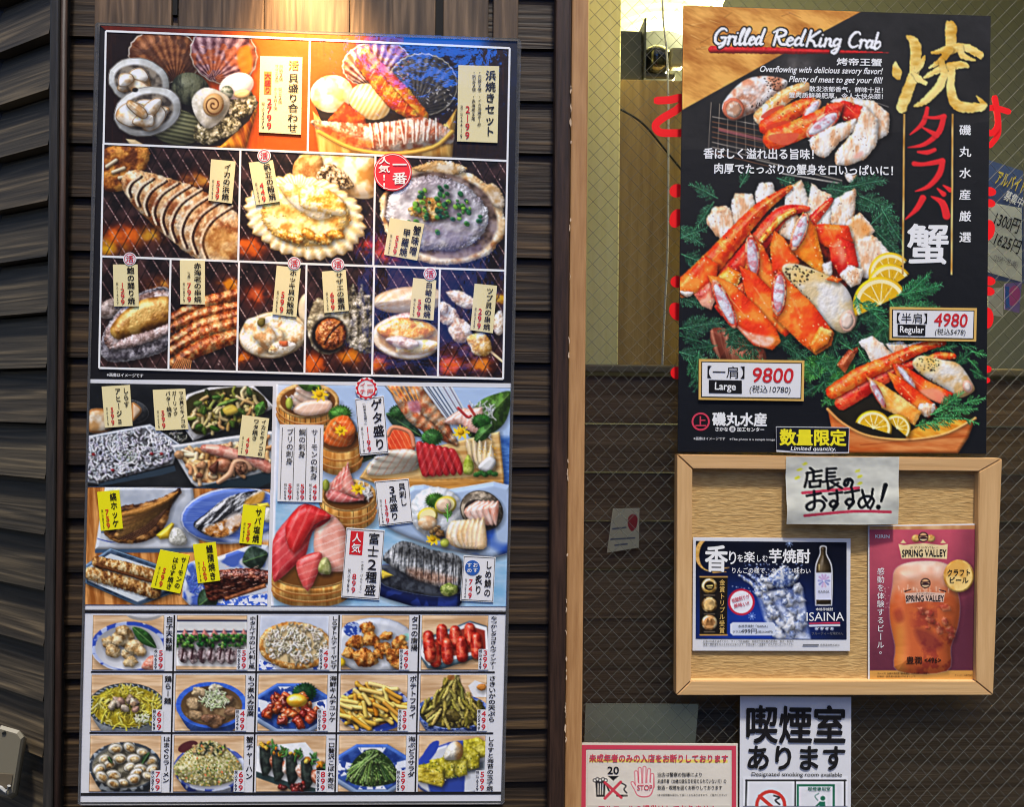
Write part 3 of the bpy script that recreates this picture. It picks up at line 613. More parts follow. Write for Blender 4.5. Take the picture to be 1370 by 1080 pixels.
    blob(sm(y5((70, 620), (90, 500), (180, 360), (330, 240), (520, 230), (520, 560), (330, 660), (130, 680)), 4), None, R=8, tex=tex3((50, 44, 50), (110, 104, 110), (170, 164, 170), 6, 2), bump=1.8, rag=3, rim=(190, 186, 190))
    blob(sm(y5((90, 520), (180, 370), (340, 255), (520, 250), (520, 480), (400, 520), (240, 580), (130, 600)), 4), None, R=9, tex=tex3((110, 80, 70), (190, 160, 150), (226, 206, 200), 7, 3), bump=2, rag=4)
    blob(sm(y5((130, 470), (230, 350), (360, 280), (520, 280), (520, 430), (330, 500), (180, 540)), 4), None, R=14, tex=tex3((110, 60, 14), (176, 116, 36), (222, 170, 80), 14, 4), bump=.8, spec=.5, sp=14)
    blob(sm(y5((130, 590), (250, 520), (400, 480), (500, 440), (500, 500), (330, 570), (190, 600)), 4), None, R=6, tex=tex2((150, 120, 110), (232, 206, 200), 6, 1), bump=1.5, rag=3)
    q = gcell(2, 1); setclip(q)                                        # prawn skewers
    grillbg(q, [(*y5((880, 200))[0], 16, (250, 150, 20))], 5)
    for i, (a, b, w) in enumerate([((500, 420), (940, 250), 9), ((510, 470), (940, 330), 8.5), ((510, 560), (940, 380), 9), ((520, 610), (940, 430), 9.5), ((530, 690), (950, 510), 11)]):
        m = ((a[0] + b[0]) / 2 - 20, (a[1] + b[1]) / 2 - 16)
        tube(y5(a, m, b), [w * .7, w, w * .8], None, tex=lambda X, Y, d, u, i=i: tex3((150, 54, 14), (230, 110, 40), (250, 176, 100), 6, i)(X, Y, d) * (1 - .55 * np.clip((.34 - u) / .2, 0, 1) * noise(X, Y, 3, i))[..., None] * (.84 + .16 * np.cos(u * 46))[..., None], bump=1, spec=.4, rag=2)
    for k in range(9):
        a, b = y5((560 + k * 10, 650 + k * 3), (520 + k * 14, 730)); st(*a, *b, .7, .4, (226, 140, 80))
    q = gcell(2, 2); setclip(q)                                        # surf clam
    grillbg(q, [(*y5((1080, 270))[0], 22, (240, 100, 40)), (*y5((960, 660))[0], 14, (250, 130, 20))], 6)
    blob(ell(*y5((1375, 350))[0], 12, 22), (238, 216, 176), R=8)
    blob(ell(*y5((1160, 510))[0], 46, 31, -8, 34, .015), None, R=5, tex=tex2((226, 200, 150), (252, 244, 222), 10, 2), rim=(196, 160, 110), amb=.64)
    poly(ell(*y5((1160, 510))[0], 41, 27, -8), None, soft=2, tex=tex2((226, 196, 140), (246, 230, 196), 9, 4))
    for (x, y, a, b, r) in [(1050, 470, 18, 14, 0), (1050, 560, 20, 14, 20), (1180, 440, 20, 13, 10), (1270, 500, 18, 18, 60), (1150, 540, 18, 15, 0), (1100, 510, 18, 13, 40), (1220, 590, 18, 9, -10)]:
        blob(sm(ell(*y5((x, y))[0], a, b, r, 9, .15), 4), None, R=9, tex=tex3((216, 160, 100), (248, 222, 176), (255, 246, 226), 8, int(x) % 8), bump=1, amb=.64, spec=.35)
    blob(sm(ell(*y5((1085, 430))[0], 6, 6, 0, 8, .2), 3), (120, 104, 40), R=4); blob(sm(ell(*y5((1225, 565))[0], 7, 4, 0, 8, .2), 3), (226, 110, 60), R=3, sh=.2)
    dots(y5((1120, 580), (1300, 540), (1280, 620), (1130, 620)), 30, .8, [(120, 80, 40), (250, 240, 220)], a=.7)
    q = gcell(2, 3); setclip(q)                                        # turban shell
    grillbg(q, [(*y6((100, 690))[0], 22, (255, 110, 20)), (*y6((330, 640))[0], 20, (250, 140, 20))], 7)
    blob(sm(y6((300, 280), (340, 190), (365, 250), (400, 185), (410, 260), (470, 290), (480, 600), (380, 620), (300, 540)), 3), None, R=14, tex=tex3((52, 46, 34), (140, 130, 104), (222, 212, 190), 6, 3), bump=3, bs=4, rag=5)
    blob(sm(y6((60, 400), (110, 280), (180, 300), (300, 340), (340, 420), (320, 520), (240, 620), (120, 620), (60, 520)), 4), None, R=10, tex=tex3((120, 104, 74), (196, 180, 140), (236, 226, 200), 8, 1), bump=1.6, rag=3)
    poly(ell(*y6((190, 510))[0], 24, 25, 20), (22, 16, 14), .95, 2)
    blob(ell(*y6((200, 505))[0], 20.5, 21.5, 20, 30, .03), None, R=9, tex=tex3((84, 34, 10), (168, 78, 28), (214, 126, 56), 5, 2), bump=2.4, bs=4, spec=.5)
    tube(y6((160, 570), (200, 500), (270, 430)), 1.3, (50, 20, 8), sh=0)
    q = gcell(2, 4); setclip(q)                                        # hard clam
    grillbg(q, [(*y6((500, 690))[0], 16, (250, 120, 30))], 2)
    shell(*y6((700, 290))[0], 50, 18, -4, y6((460, 340))[0], ((226, 190, 140), (250, 238, 214), (236, 210, 170)), 9, (200, 160, 110), .0)
    blob(ell(*y6((680, 530))[0], 47, 29, 6, 34), None, R=6, tex=tex2((226, 206, 170), (250, 244, 230), 10, 2), rim=(190, 150, 110), amb=.64)
    poly(ell(*y6((690, 525))[0], 41, 24, 6), None, soft=2, tex=tex2((196, 150, 90), (236, 206, 150), 8, 1))
    for (x, y, a, b, r, c) in [(660, 430, 32, 12, -6, 0), (680, 480, 36, 15, 2, 1), (740, 590, 30, 9, -6, 2), (660, 560, 22, 8, 10, 0)]:
        blob(sm(ell(*y6((x, y))[0], a, b, r, 10, .12), 4), None, R=8, tex=tex3(*[((170, 130, 120), (222, 196, 180), (246, 230, 220)), ((206, 120, 30), (244, 176, 70), (252, 220, 150)), ((220, 150, 60), (250, 206, 120), (255, 238, 196))][c], 8, 3), bump=1, spec=.5, amb=.62)
    q = gcell(2, 5); setclip(q)                                        # whelk skewer
    grillbg(q, [(*y6((1060, 650))[0], 26, (250, 170, 40)), (*y6((950, 700))[0], 18, (250, 100, 20)), (*y6((1160, 700))[0], 14, (250, 140, 30)), (*y6((1270, 280))[0], 10, (240, 190, 20))], 3)
    a, b = y6((860, 320), (1300, 690)); st(*a, *b, 1.6, 1.6, (240, 206, 160)); 
    for (x, y, a, b, r, c) in [(1040, 290, 22, 9, 24, 0), (930, 380, 17, 13, 40, 0), (1020, 480, 16, 15, 40, 0), (1140, 560, 17, 14, 50, 1), (1265, 440, 9, 16, 0, 0), (900, 340, 9, 8, 40, 0)]:
        blob(sm(ell(*y6((x, y))[0], a, b, r, 10, .16), 4), None, R=9, tex=tex3(*[((190, 150, 120), (236, 214, 190), (250, 242, 232)), ((200, 140, 50), (240, 200, 130), (252, 236, 206))][c], 7, int(x) % 7), bump=1.4, spec=.35, amb=.62, rag=2)
    setclip(None)
# ------------------------------------------------------------------ middle section
TRAYQ = [(119, 512.6), (365, 517), (362, 654), (116.6, 651)]
FISHQ = [(116.6, 652), (361.4, 654.7), (357.6, 810.3), (113, 809.4)]
SASHQ = [(369.5, 514), (683.5, 519), (678, 811.6), (362.4, 811)]
def paint_trays():
    q = TRAYQ; setclip(q); z = Z(110, 505, 5.27)
    fill(q, lambda X, Y, d: mixc((14, 16, 18), (44, 46, 48), fbm(X, Y, 30, 1) * 1.2 - .2))
    blob(ell(*z((340, 240))[0], 25, 16, 10), None, R=6, tex=tex2((34, 36, 38), (70, 72, 74), 9, 1), rim=(120, 124, 126), rimw=.8)
    blob(sm(z((350, 180), (400, 200), (420, 240), (370, 300), (350, 300)), 3), (226, 196, 160), R=6, rim=(190, 120, 50), rimw=2)
    blob(sm(z((40, 240), (140, 220), (230, 260), (200, 370), (100, 395), (40, 370)), 3), None, R=10, tex=tex2((200, 150, 90), (240, 226, 200), 12, 2), rim=(170, 100, 40), rimw=2.5)
    # seaweed tuft behind the tray of whitebait
    grains(z((560, 400), (700, 380), (740, 440), (680, 470), (600, 450)), 60, 9, .7, [(60, 60, 56), (150, 150, 140), (20, 22, 20)])
    # whitebait tray
    blob(z((30, 415), (480, 330), (690, 470), (640, 610), (100, 750), (30, 740)), None, R=5, tex=tex2((120, 132, 150), (176, 188, 204), 16, 1), rim=(226, 232, 240), rimw=2)
    poly(z((100, 752), (650, 622), (660, 660), (560, 690), (120, 770)), (44, 58, 70)); poly(z((40, 430), (470, 350), (650, 480), (620, 600), (110, 730), (40, 720)), (98, 100, 104))
    grains(z((40, 440), (470, 360), (640, 480), (610, 600), (110, 725), (40, 715)), 420, 8, 1.25, [(176, 178, 190), (206, 208, 218), (150, 152, 164), (228, 230, 236), (190, 192, 196)], sh=.55, curl=.9, amb=.6)
    dots(z((200, 540), (360, 500), (380, 590), (260, 600)), 26, .9, [(90, 110, 70), (60, 80, 50)], a=.7); dots(z((40, 440), (640, 480), (610, 600), (110, 720)), 40, .5, [(20, 20, 24)])
    for p in ((490, 540), (215, 655), (80, 545), (560, 540)): blob(ell(*z(p)[0], 2.6, 1.9, 20), (150, 34, 40), R=2)
    # garlic butter mushrooms
    blob(z((640, 250), (740, 120), (900, 70), (1210, 58), (1360, 210), (1130, 330), (900, 400), (780, 450)), None, R=5, tex=tex2((130, 130, 130), (196, 198, 200), 12, 1), rim=(236, 238, 240), rimw=2)
    poly(sm(z((730, 170), (900, 90), (1190, 75), (1310, 210), (1130, 310), (900, 390), (780, 380)), 4), (52, 48, 22))
    P = z((740, 190), (900, 100), (1180, 85), (1290, 200), (1130, 310), (920, 385), (790, 370))
    chunks(P, 46, 7, [(196, 176, 70), (150, 140, 50), (90, 96, 34), (206, 190, 110), (64, 66, 30), (226, 206, 130)], bump=1.2, rag=2, asp=.6, spec=.3)
    grains(P, 40, 14, 2.2, [(206, 186, 120), (222, 200, 140), (140, 150, 60), (190, 150, 90)], sh=.6)
    for x, y in scatter(P, 16): blob(sm(ell(x, y, 6, 3.5, RG.uniform(0, 180), 8, .25), 3), jc((70, 100, 34), 20), R=4, bump=.8)
    blob(sm(z((990, 220), (1060, 190), (1100, 240), (1020, 270)), 3), (236, 206, 80), R=5)
    leaf(z((1230, 270), (1280, 170)) + [(7, 0)], (86, 150, 50)); leaf(z((950, 200), (1100, 150)) + [(3, 0)], (130, 160, 60))
    # squid and mushroom bake
    blob(sm(z((635, 500), (700, 470), (1320, 380), (1380, 420), (1330, 650), (900, 775), (800, 770), (740, 700)), 2), None, R=5, tex=tex2((150, 160, 168), (206, 212, 216), 12, 2), rim=(240, 242, 244), rimw=2.4)
    poly(z((800, 775), (1330, 660), (1330, 740), (1240, 780)), (30, 44, 52))
    P = z((670, 520), (1310, 420), (1310, 630), (900, 745), (800, 740))
    poly(P, None, tex=tex3((120, 70, 30), (206, 150, 90), (236, 196, 140), 8, 2))
    grains(P, 80, 16, 2.6, [(222, 176, 120), (236, 200, 150), (196, 140, 86), (240, 214, 176)], sh=.55, amb=.6)
    chunks(P, 16, 6, [(214, 160, 110), (150, 84, 50)], bump=.8)
    blob(ell(*z((990, 620))[0], 12, 10, -20), None, R=9, tex=tex2((150, 80, 50), (226, 160, 120), 9, 1), spec=.4); blob(sm(z((890, 640), (960, 590), (940, 680)), 4), (96, 50, 34), R=5)
    tube(z((860, 500), (980, 520), (1130, 560), (1240, 600), (1310, 640)), [5, 8, 7, 8, 7], None, tex=lambda X, Y, d, u: tex2((206, 120, 100), (244, 184, 160), 6, 2)(X, Y, d), spec=.4)
    tube(z((960, 740), (1040, 680), (1080, 600), (1150, 600), (1180, 640)), [3, 4, 4, 3, 4], (226, 170, 130)); blob(ell(*z((1120, 640))[0], 9, 9), None, R=6, tex=tex2((70, 40, 26), (160, 110, 80), 4, 2), bump=1)
    setclip(None)

def paint_fish():
    q = FISHQ; setclip(q); z = Z(110, 650, 5.27)
    fill(q, woodtex((150, 84, 30), (224, 158, 88), 1.5, (60, 6), 1))
    blob(z((160, 10), (780, 5), (830, 440), (700, 455), (90, 450)), None, R=5, tex=tex2((176, 186, 200), (216, 222, 230), 24, 1), rim=(236, 240, 244), rimw=1.4)
    poly(z((90, 450), (830, 440), (830, 470), (90, 476)), (60, 84, 110)); 
    for k in range(4): a, b = z((110 + k * 30, 375 + k * 8), (190 + k * 16, 400)); st(*a, *b, .9, .3, (60, 80, 160), .7)
    blob(sm(z((150, 310), (270, 150), (400, 130), (540, 90), (650, 40), (680, 10), (700, 50), (640, 110), (600, 250), (540, 340), (420, 400), (240, 400)), 4), None, R=7, tex=tex3((60, 34, 20), (134, 84, 40), (196, 140, 76), (9, 7), 2), bump=1.5, bs=(6, 4), rag=2)
    for k in range(5): tube(z((250 + k * 10, 350 - k * 36), (430, 260 - k * 22), (600 - k * 4, 140 - k * 8), (670, 50)), [4, 4.5, 3, 1], jc((186, 126, 60), 14), sh=.5, bump=.8, rag=1.5)
    for k in range(4): tube(z((255 + k * 30, 380), (430 + k * 20, 300), (590, 170)), [.9, 1, .6], (60, 32, 16), sh=0)
    blob(z((520, 350), (630, 262), (650, 270), (620, 370), (550, 380)), (240, 200, 40), R=6, spec=.4)
    blob(sm(z((610, 380), (640, 300), (700, 310), (740, 380), (720, 420), (640, 420)), 4), None, R=10, tex=tex2((196, 196, 180), (240, 240, 228), 3, 2), bump=1.5)
    # mackerel on a blue plate
    blob(ell(*z((1060, 210))[0], 70, 38, -6), None, R=8, tex=lambda X, Y, d: mixc((60, 92, 190), (120, 150, 220), fbm(X, Y, (30, 2), 2)), rim=(226, 232, 244), rimw=2)
    poly(z((900, 340), (1100, 380), (1330, 330), (1330, 390), (1050, 400)), (190, 204, 230), .9, 3)
    blob(sm(z((785, 270), (870, 200), (1010, 90), (1180, 40), (1280, 40), (1260, 120), (1130, 220), (1090, 320), (960, 370), (840, 330)), 4), None, R=9, tex=lambda X, Y, d: mixc((28, 28, 32), (196, 200, 204), (fbm(X + Y, Y, (4, 9), 3) - .4) / .2), bump=1, rag=1.5, spec=.4)
    poly(sm(z((850, 320), (960, 260), (1120, 200), (1120, 270), (1060, 330), (960, 365)), 4), None, soft=2, tex=tex3((96, 50, 20), (196, 130, 60), (236, 226, 214), 6, 2)); poly(sm(z((1170, 90), (1280, 40), (1260, 120), (1150, 130)), 4), (226, 160, 50), .8, 2)
    poly(sm(z((1030, 220), (1100, 190), (1120, 260), (1010, 300)), 4), (232, 222, 214), .7, 2)
    blob(z((1230, 130), (1310, 120), (1330, 150), (1250, 160)), (240, 206, 70), R=4); blob(sm(z((1270, 170), (1330, 160), (1340, 250), (1280, 250)), 3), (236, 238, 226), R=8, bump=1)
    # salmon belly
    blob(z((20, 560), (200, 440), (660, 600), (640, 760), (390, 850), (20, 690)), None, R=4, tex=tex2((30, 46, 66), (70, 92, 120), 14, 1), rim=(120, 150, 176), rimw=1.6)
    poly(z((50, 570), (200, 480), (620, 620), (590, 740), (390, 820), (40, 670)), (206, 214, 218))
    for (a, b, w, s) in [((110, 540), (500, 630), 8, 1), ((60, 620), (510, 750), 9, 2)]:
        tube(z(a, ((a[0] + b[0]) / 2, (a[1] + b[1]) / 2 - 4), b), w, None, tex=lambda X, Y, d, u, s=s: tex3((110, 62, 26), (196, 140, 70), (236, 206, 150), (4, 6), s)(X, Y, d), bump=1.6, rag=2.5, sh=.6)
    tube(z((100, 560), (300, 620), (500, 680)), 2.2, (100, 56, 24), sh=.5, rag=2); dots(z((70, 620), (500, 740), (480, 790), (60, 680)), 60, .8, [(110, 60, 30), (80, 40, 20)], a=.7)
    # grilled eel
    blob(sm(z((720, 640), (760, 540), (960, 500), (1310, 420), (1330, 850), (760, 850)), 3), None, R=6, tex=bluepat((206, 214, 228), (70, 100, 190), 18, 2, .56), rim=(230, 236, 244))
    grains(z((720, 640), (880, 640), (880, 760), (760, 800)), 30, 10, .9, [(40, 70, 180), (80, 110, 200)], sh=0)
    poly(z((830, 860), (960, 800), (1320, 760), (1330, 850)), None, tex=bluepat((220, 226, 240), (60, 100, 200), 3, 1, .5))
    leaf(z((1130, 540), (1310, 480)) + [(16, 0)], (70, 96, 76)); leaf(z((820, 850), (960, 740)) + [(14, 0)], (60, 90, 62))
    for k in range(4):
        tube(z((900 - k * 10 + 20, 690 - k * 40 + 80), (1060 + k * 30, 640 - k * 34 + 90), (1230 + k * 26, 580 - k * 6 + 80)), 8.5, None, tex=lambda X, Y, d, u, k=k: tex3((50, 16, 12), (116, 44, 28), (176, 96, 64), (7, 3), k)(X, Y, d), bump=1.4, spec=.6, sp=14, sh=.6, rag=2)
    for k in range(30):
        x, y = z((RG.uniform(950, 1280), RG.uniform(560, 760)))[0]; st(x, y, x + 5, y - 1.6, .5, .3, (220, 170, 150), .7)
    blob(z((1000, 790), (1290, 690), (1300, 720), (1010, 815)), None, R=3, sh=0, tex=tex2((110, 56, 30), (176, 106, 60), 5, 2))
    setclip(None)

def oke(cx, cy, rx, ry, dep, n=12):          # small wooden tub
    P = [(cx - rx, cy)] + ell(cx, cy + dep, rx, ry, 0, 14, 0, 180, 0)[0:] + [(cx + rx, cy)]
    P = [(cx - rx, cy)] + [(x, y) for x, y in ell(cx, cy + dep, rx * .97, ry, 0, 16, 0, 180, 0)] + [(cx + rx, cy)]
    shadow(P, 2, 4, 6, .5)
    blob(P, None, R=rx * .7, sh=0, tex=lambda X, Y, d: mixc((176, 110, 40), (236, 184, 100), (fbm(X, Y * .1, 5, 2) - .3) / .4) * (1 - .5 * ((np.abs((X - cx) * n / rx % 1) < .08)))[..., None], amb=.6)
    for f in (.35, .7):
        Q = ell(cx, cy + dep * f, rx, ry, 0, 20, 0, 175, 5)
        for i in range(len(Q) - 1): st(*Q[i], *Q[i + 1], 1.2, 1.2, (150, 84, 30), .9); st(Q[i][0], Q[i][1] - 1, Q[i + 1][0], Q[i + 1][1] - 1, .5, .5, (240, 200, 130), .7)
    blob(ell(cx, cy, rx, ry, 0, 30), None, R=3, sh=0, tex=woodtex((200, 140, 66), (246, 204, 130), 0, (9, 3)))
    poly(ell(cx, cy + 1, rx * .88, ry * .84, 0, 30), (110, 66, 26))
def slab(P, c, seed=0, sp=3.2, ang=.9, R=6, fat=(250, 226, 214), **k):   # slice of raw fish with fat lines
    def tex(X, Y, d):
        v = X * math.cos(ang) + Y * math.sin(ang) + 3 * fbm(X, Y, 12, seed)
        m = mixc(c[0], c[1], fbm(X, Y, 12, seed + 1) * 1.6 - .3); t = (np.cos(v * 2 * math.pi / sp) > .7)[..., None] * .4
        return m * (1 - t) + C3(fat) * t
    blob(sm(P, 3), None, R=R, tex=tex, sh=.5, spec=.4, amb=.64, dif=.46, **k)
def mum(x, y, r):                              # yellow chrysanthemum
    for k in range(26):
        t = k * 2.4; q = r * (1 - (k % 3) * .22); st(x, y, x + q * math.cos(t), y + q * .85 * math.sin(t), 1, .9, jc((250, 206, 30), 16))
    blob(ell(x, y, r * .4, r * .35), (226, 170, 10), R=3, sh=0)
def paint_sashimi():
    q = SASHQ; setclip(q); z = Z(360, 505, 4.15); w = Z(360, 640, 4.15)
    fill(q, lambda X, Y, d: mixc((168, 194, 228), (206, 218, 236), 1 - np.clip((X - 372) / 40, 0, 1) + np.clip((Y - 560) / 500, 0, .3) + fbm(X, Y, 30, 2) * .4 - .2))
    poly([(360, 660), (690, 640), (690, 820), (360, 820)], None, a=.9, soft=12, tex=lambda X, Y, d: mixc((110, 168, 206), (190, 214, 232), fbm(X, Y, (36, 14), 3) * 1.5 - .25))
    poly(z((1280, 330), (1345, 330), (1345, 700), (1290, 700)), None, a=.95, soft=3, tex=lambda X, Y, d: mixc((20, 60, 140), (90, 140, 206), fbm(X, Y, (14, 3), 4) * 1.6 - .3))
    fill([(361, 512), (372, 513), (366, 812), (360, 812)], lambda X, Y, d: np.broadcast_to(C3((226, 230, 240)), X.shape + (3,)))
    # geta board with mixed sashimi
    leaf(z((1110, 330), (1345, 80)) + [(22, 0)], (92, 142, 52), (140, 180, 80)); leaf(z((640, 300), (480, 480)) + [(14, 0)], (110, 130, 76))
    blob(z((500, 560), (560, 470), (1280, 300), (1305, 560), (1300, 625), (790, 625), (590, 590)), None, R=3, tex=woodtex((206, 150, 76), (246, 210, 140), -.1, (60, 5), 1))
    poly(z((560, 560), (1300, 570), (1300, 625), (790, 625), (590, 592)), None, tex=woodtex((176, 116, 44), (226, 170, 90), 0, (50, 4), 2))
    for k in range(30):
        a, b = z((600 + k * 11, 0 - k * 4), (900 + k * 7, 330 - k * 4)); st(*a, *b, .6, .5, RG.choice([(70, 44, 26), (40, 26, 18), (130, 90, 60), (230, 220, 200)]), .85)
    leaf(z((650, 200), (850, 330)) + [(10, 0)], (54, 92, 66)); shiso(*z((720, 190))[0], 16, .5, (54, 110, 50))
    tube(z((700, 60), (800, 200), (900, 280), (1030, 360)), [8, 12, 10, 4], None, tex=lambda X, Y, d, u: tex3((226, 110, 60), (246, 176, 120), (252, 222, 190), 6, 2)(X, Y, d) * (.82 + .18 * np.cos(u * 50))[..., None], spec=.4, rag=1)
    tube(z((780, 20), (880, 170), (960, 260), (1040, 370)), [9, 11, 8, 3], None, tex=lambda X, Y, d, u: tex3((230, 120, 70), (248, 186, 130), (252, 226, 196), 6, 3)(X, Y, d) * (.82 + .18 * np.cos(u * 50))[..., None], spec=.4, rag=1)
    for k in range(6): a, b = z((640 + k * 30, 20), (720 + k * 22, 130)); st(*a, *b, 1.2, .6, (240, 160, 70), .9)
    poly(sm(z((770, 140), (830, 130), (840, 190), (790, 190)), 4), (190, 110, 150), .6, 2)
    grains(z((1100, 150), (1240, 150), (1240, 330), (1150, 330)), 50, 13, .6, [(240, 244, 246), (220, 226, 232)], sh=.3, curl=1)
    for k in range(4): slab(z((970 + k * 50, 250 - k * 22), (1060 + k * 40, 180 - k * 5), (1110 + k * 25, 180), (1170 + k * 8, 280), (1150, 310), (1080, 270)), ((226, 160, 140), (248, 214, 196)), k, 5, .3)
    tube(z((1050, 170), (1100, 220), (1120, 215)), 1.8, (190, 50, 50), sh=0); tube(z((1110, 160), (1160, 240)), 1.8, (200, 70, 60), sh=0)
    shiso(*z((1180, 240))[0], 15, 1.2); leaf(z((1140, 360), (1240, 260)) + [(8, 0)], (80, 140, 60)); mum(*z((1065, 305))[0], 11)
    slab(z((650, 330), (690, 270), (780, 300), (810, 400), (720, 430), (660, 400)), ((216, 50, 20), (240, 96, 40)), 1, 6, -.5, fat=(252, 170, 110)); tube(z((660, 320), (690, 278), (780, 305), (805, 380)), 3, (236, 150, 110), sh=0)
    shiso(*z((900, 330))[0], 17, .2, (70, 140, 60))
    for k in range(4): slab(z((545 + k * 20, 540 - k * 42), (600 + k * 20, 440 - k * 12), (790, 430 - k * 10), (830, 500 - k * 20), (740, 530 - k * 26)), ((214, 206, 180), (240, 234, 216)), k, 9, .6, fat=(226, 150, 120))
    for k in range(6): slab(z((815 + k * 36, 380 + k * 6), (850 + k * 36, 360 + k * 8), (900 + k * 34, 440 + k * 8), (905 + k * 34, 530), (850 + k * 40, 545 - k * 2)), ((150, 18, 26), (206, 44, 44)), k, 9, .4, fat=(226, 100, 100))
    for k in range(5): slab(z((1090 + k * 36, 350 + k * 4), (1130 + k * 26, 370), (1140 + k * 30, 480), (1180 + k * 16, 520), (1120 + k * 20, 470)), ((226, 190, 120), (250, 236, 200)), k, 12, .2)
    blob(sm(z((1160, 500), (1220, 440), (1260, 470), (1220, 525)), 4), (236, 238, 236), R=5); dots(z((1150, 380), (1280, 380), (1260, 440), (1160, 430)), 16, .9, [(226, 170, 40)])
    blob(sm(z((1080, 480), (1105, 430), (1135, 480), (1130, 535), (1085, 535)), 4), None, R=7, tex=tex2((150, 170, 40), (206, 216, 100), 5, 2)); 
    for k in range(5): shiso(*z((1150 + k * 26, 540 - (k % 2) * 10))[0], 5, k, (60, 130, 50))
    # three little tubs
    oke(*z((215, 130))[0], 42, 24, 22); grains(z((100, 110), (330, 110), (300, 170), (130, 180)), 60, 12, .7, [(240, 242, 240)], curl=1)
    for k in range(4): slab(z((130 + k * 12, 150 - k * 34), (160, 90 - k * 20), (260, 60 + k * 0), (330, 150 - k * 22), (250, 200 - k * 36)), ((226, 186, 160), (246, 226, 206)), k, 8, .5)
    slab(z((130, 180), (210, 130), (340, 130), (330, 190), (200, 215)), ((226, 180, 150), (248, 216, 190)), 2, 8, .6); leaf(z((150, 10), (290, 60)) + [(10, 0)], (96, 160, 50)); mum(*z((280, 95))[0], 11); blob(ell(*z((112, 145))[0], 5, 8), (176, 190, 70), R=5)
    oke(*z((395, 350))[0], 30, 17, 30); shiso(*z((390, 200))[0], 18, .4, (80, 150, 50))
    for k in range(4): slab(z((305 + k * 20, 360 - k * 40), (340 + k * 10, 240), (440, 215 + k * 6), (480, 320 - k * 10), (430, 385 - k * 20)), ((226, 84, 20), (248, 136, 50)), k, 6, .5, fat=(252, 190, 140))
    mum(*z((398, 295))[0], 8)
    oke(*w((440, 95))[0], 38, 22, 26); grains(w((470, 30), (570, 60), (560, 110), (500, 90)), 40, 12, .7, [(244, 240, 232)], curl=1)
    for k in range(5): slab(w((325 + k * 20, 120 - k * 16), (340 + k * 24, 30 - k * 30), (400 + k * 12, 0 - k * 10), (500, 70 + k * 8), (520, 120)), ((206, 90, 80), (240, 170, 150)), k, 7, .9)
    slab(w((330, 120), (345, 60), (470, 110), (525, 120), (420, 135)), ((190, 70, 70), (236, 150, 140)), 3, 8, .7); mum(*w((492, 58))[0], 9); blob(ell(*w((315, 40))[0], 5, 8), (150, 160, 60), R=5)
    # tuna tub
    oke(*w((235, 530))[0], 54, 20, 26); 
    slab(w((270, 520), (250, 300), (330, 200), (400, 250), (430, 320), (430, 500), (350, 520)), ((226, 140, 120), (246, 190, 170)), 2, 9, 1.2, 12)
    slab(w((20, 560), (20, 350), (100, 230), (200, 140), (340, 210), (300, 260), (240, 300), (200, 440), (150, 480), (60, 560)), ((186, 30, 40), (226, 80, 80)), 4, 10, .8, 12, fat=(240, 140, 136))
    slab(w((150, 500), (180, 440), (280, 410), (290, 470), (215, 630)), ((206, 60, 60), (236, 110, 100)), 1, 9, 1.2, 9, fat=(246, 160, 150))
    slab(w((90, 270), (200, 150), (345, 210), (250, 260), (140, 420)), ((206, 30, 34), (236, 60, 56)), 5, 12, .4, 10, fat=(240, 120, 110))
    blob(sm(w((275, 520), (285, 460), (320, 440), (345, 490), (335, 535)), 4), None, R=8, tex=tex2((150, 156, 80), (206, 206, 140), 5, 2), bump=.6)
    # shellfish plate
    blob(sm(w((620, 200), (800, 40), (1000, 60), (1340, 40), (1330, 420), (1000, 400), (700, 300)), 3), None, R=8, tex=bluepat((176, 200, 232), (46, 90, 190), 40, 3, .62), rim=(220, 230, 244))
    shell(*w((930, 190))[0], 36, 34, 10, w((880, 330))[0], ((206, 216, 220), (246, 248, 248), (226, 232, 236)), 13, (236, 240, 240)); shiso(*w((920, 120))[0], 15, .6, (80, 150, 40))
    blob(ell(*w((1180, 180))[0], 30, 26, 30), None, R=14, tex=tex2((90, 80, 66), (196, 180, 156), 7, 2), rim=(60, 54, 46)); poly(ell(*w((1175, 200))[0], 24, 18, 30), (54, 44, 40))
    for k in range(5): slab(w((1080 + k * 34, 190 - k * 6), (1130 + k * 30, 140), (1180 + k * 24, 130), (1210 + k * 14, 240), (1150 + k * 26, 260)), ((226, 140, 110), (250, 232, 220)), k, 16, .2)
    for p, r in (((880, 210), 14), ((980, 150), 15)): blob(ell(*w(p)[0], r, r * .8, -20), (226, 206, 70), R=5); poly(ell(*w(p)[0], r * .8, r * .6, -20), (246, 236, 170))
    blob(ell(*w((880, 250))[0], 13, 10), None, R=8, tex=tex2((226, 180, 130), (248, 226, 190), 6, 1)); blob(ell(*w((970, 150))[0], 10, 9), (246, 214, 180), R=6)
    for k in range(7): slab(w((980 + k * 30, 340 - k * 12), (1010 + k * 30, 240 - k * 4), (1080 + k * 20, 260), (1100 + k * 18, 380), (1040 + k * 18, 385)), ((226, 176, 110), (250, 236, 206)), k, 14, .2)
    fern(*w((990, 240))[0], -1.5, 22, (60, 110, 40)); mum(*w((910, 340))[0], 9); blob(ell(*w((975, 360))[0], 6, 6), (196, 206, 80), R=5); chunks(w((870, 300), (960, 260), (970, 320), (900, 320)), 8, 4, [(130, 90, 50), (190, 150, 90)], bump=.8)
    # seared mackerel on a dark blue plate
    blob(sm(w((560, 560), (700, 610), (900, 640), (1060, 640), (1050, 720), (920, 740), (720, 690), (590, 640)), 3), None, R=9, tex=bluepat((30, 50, 130), (14, 26, 80), 12, 2))
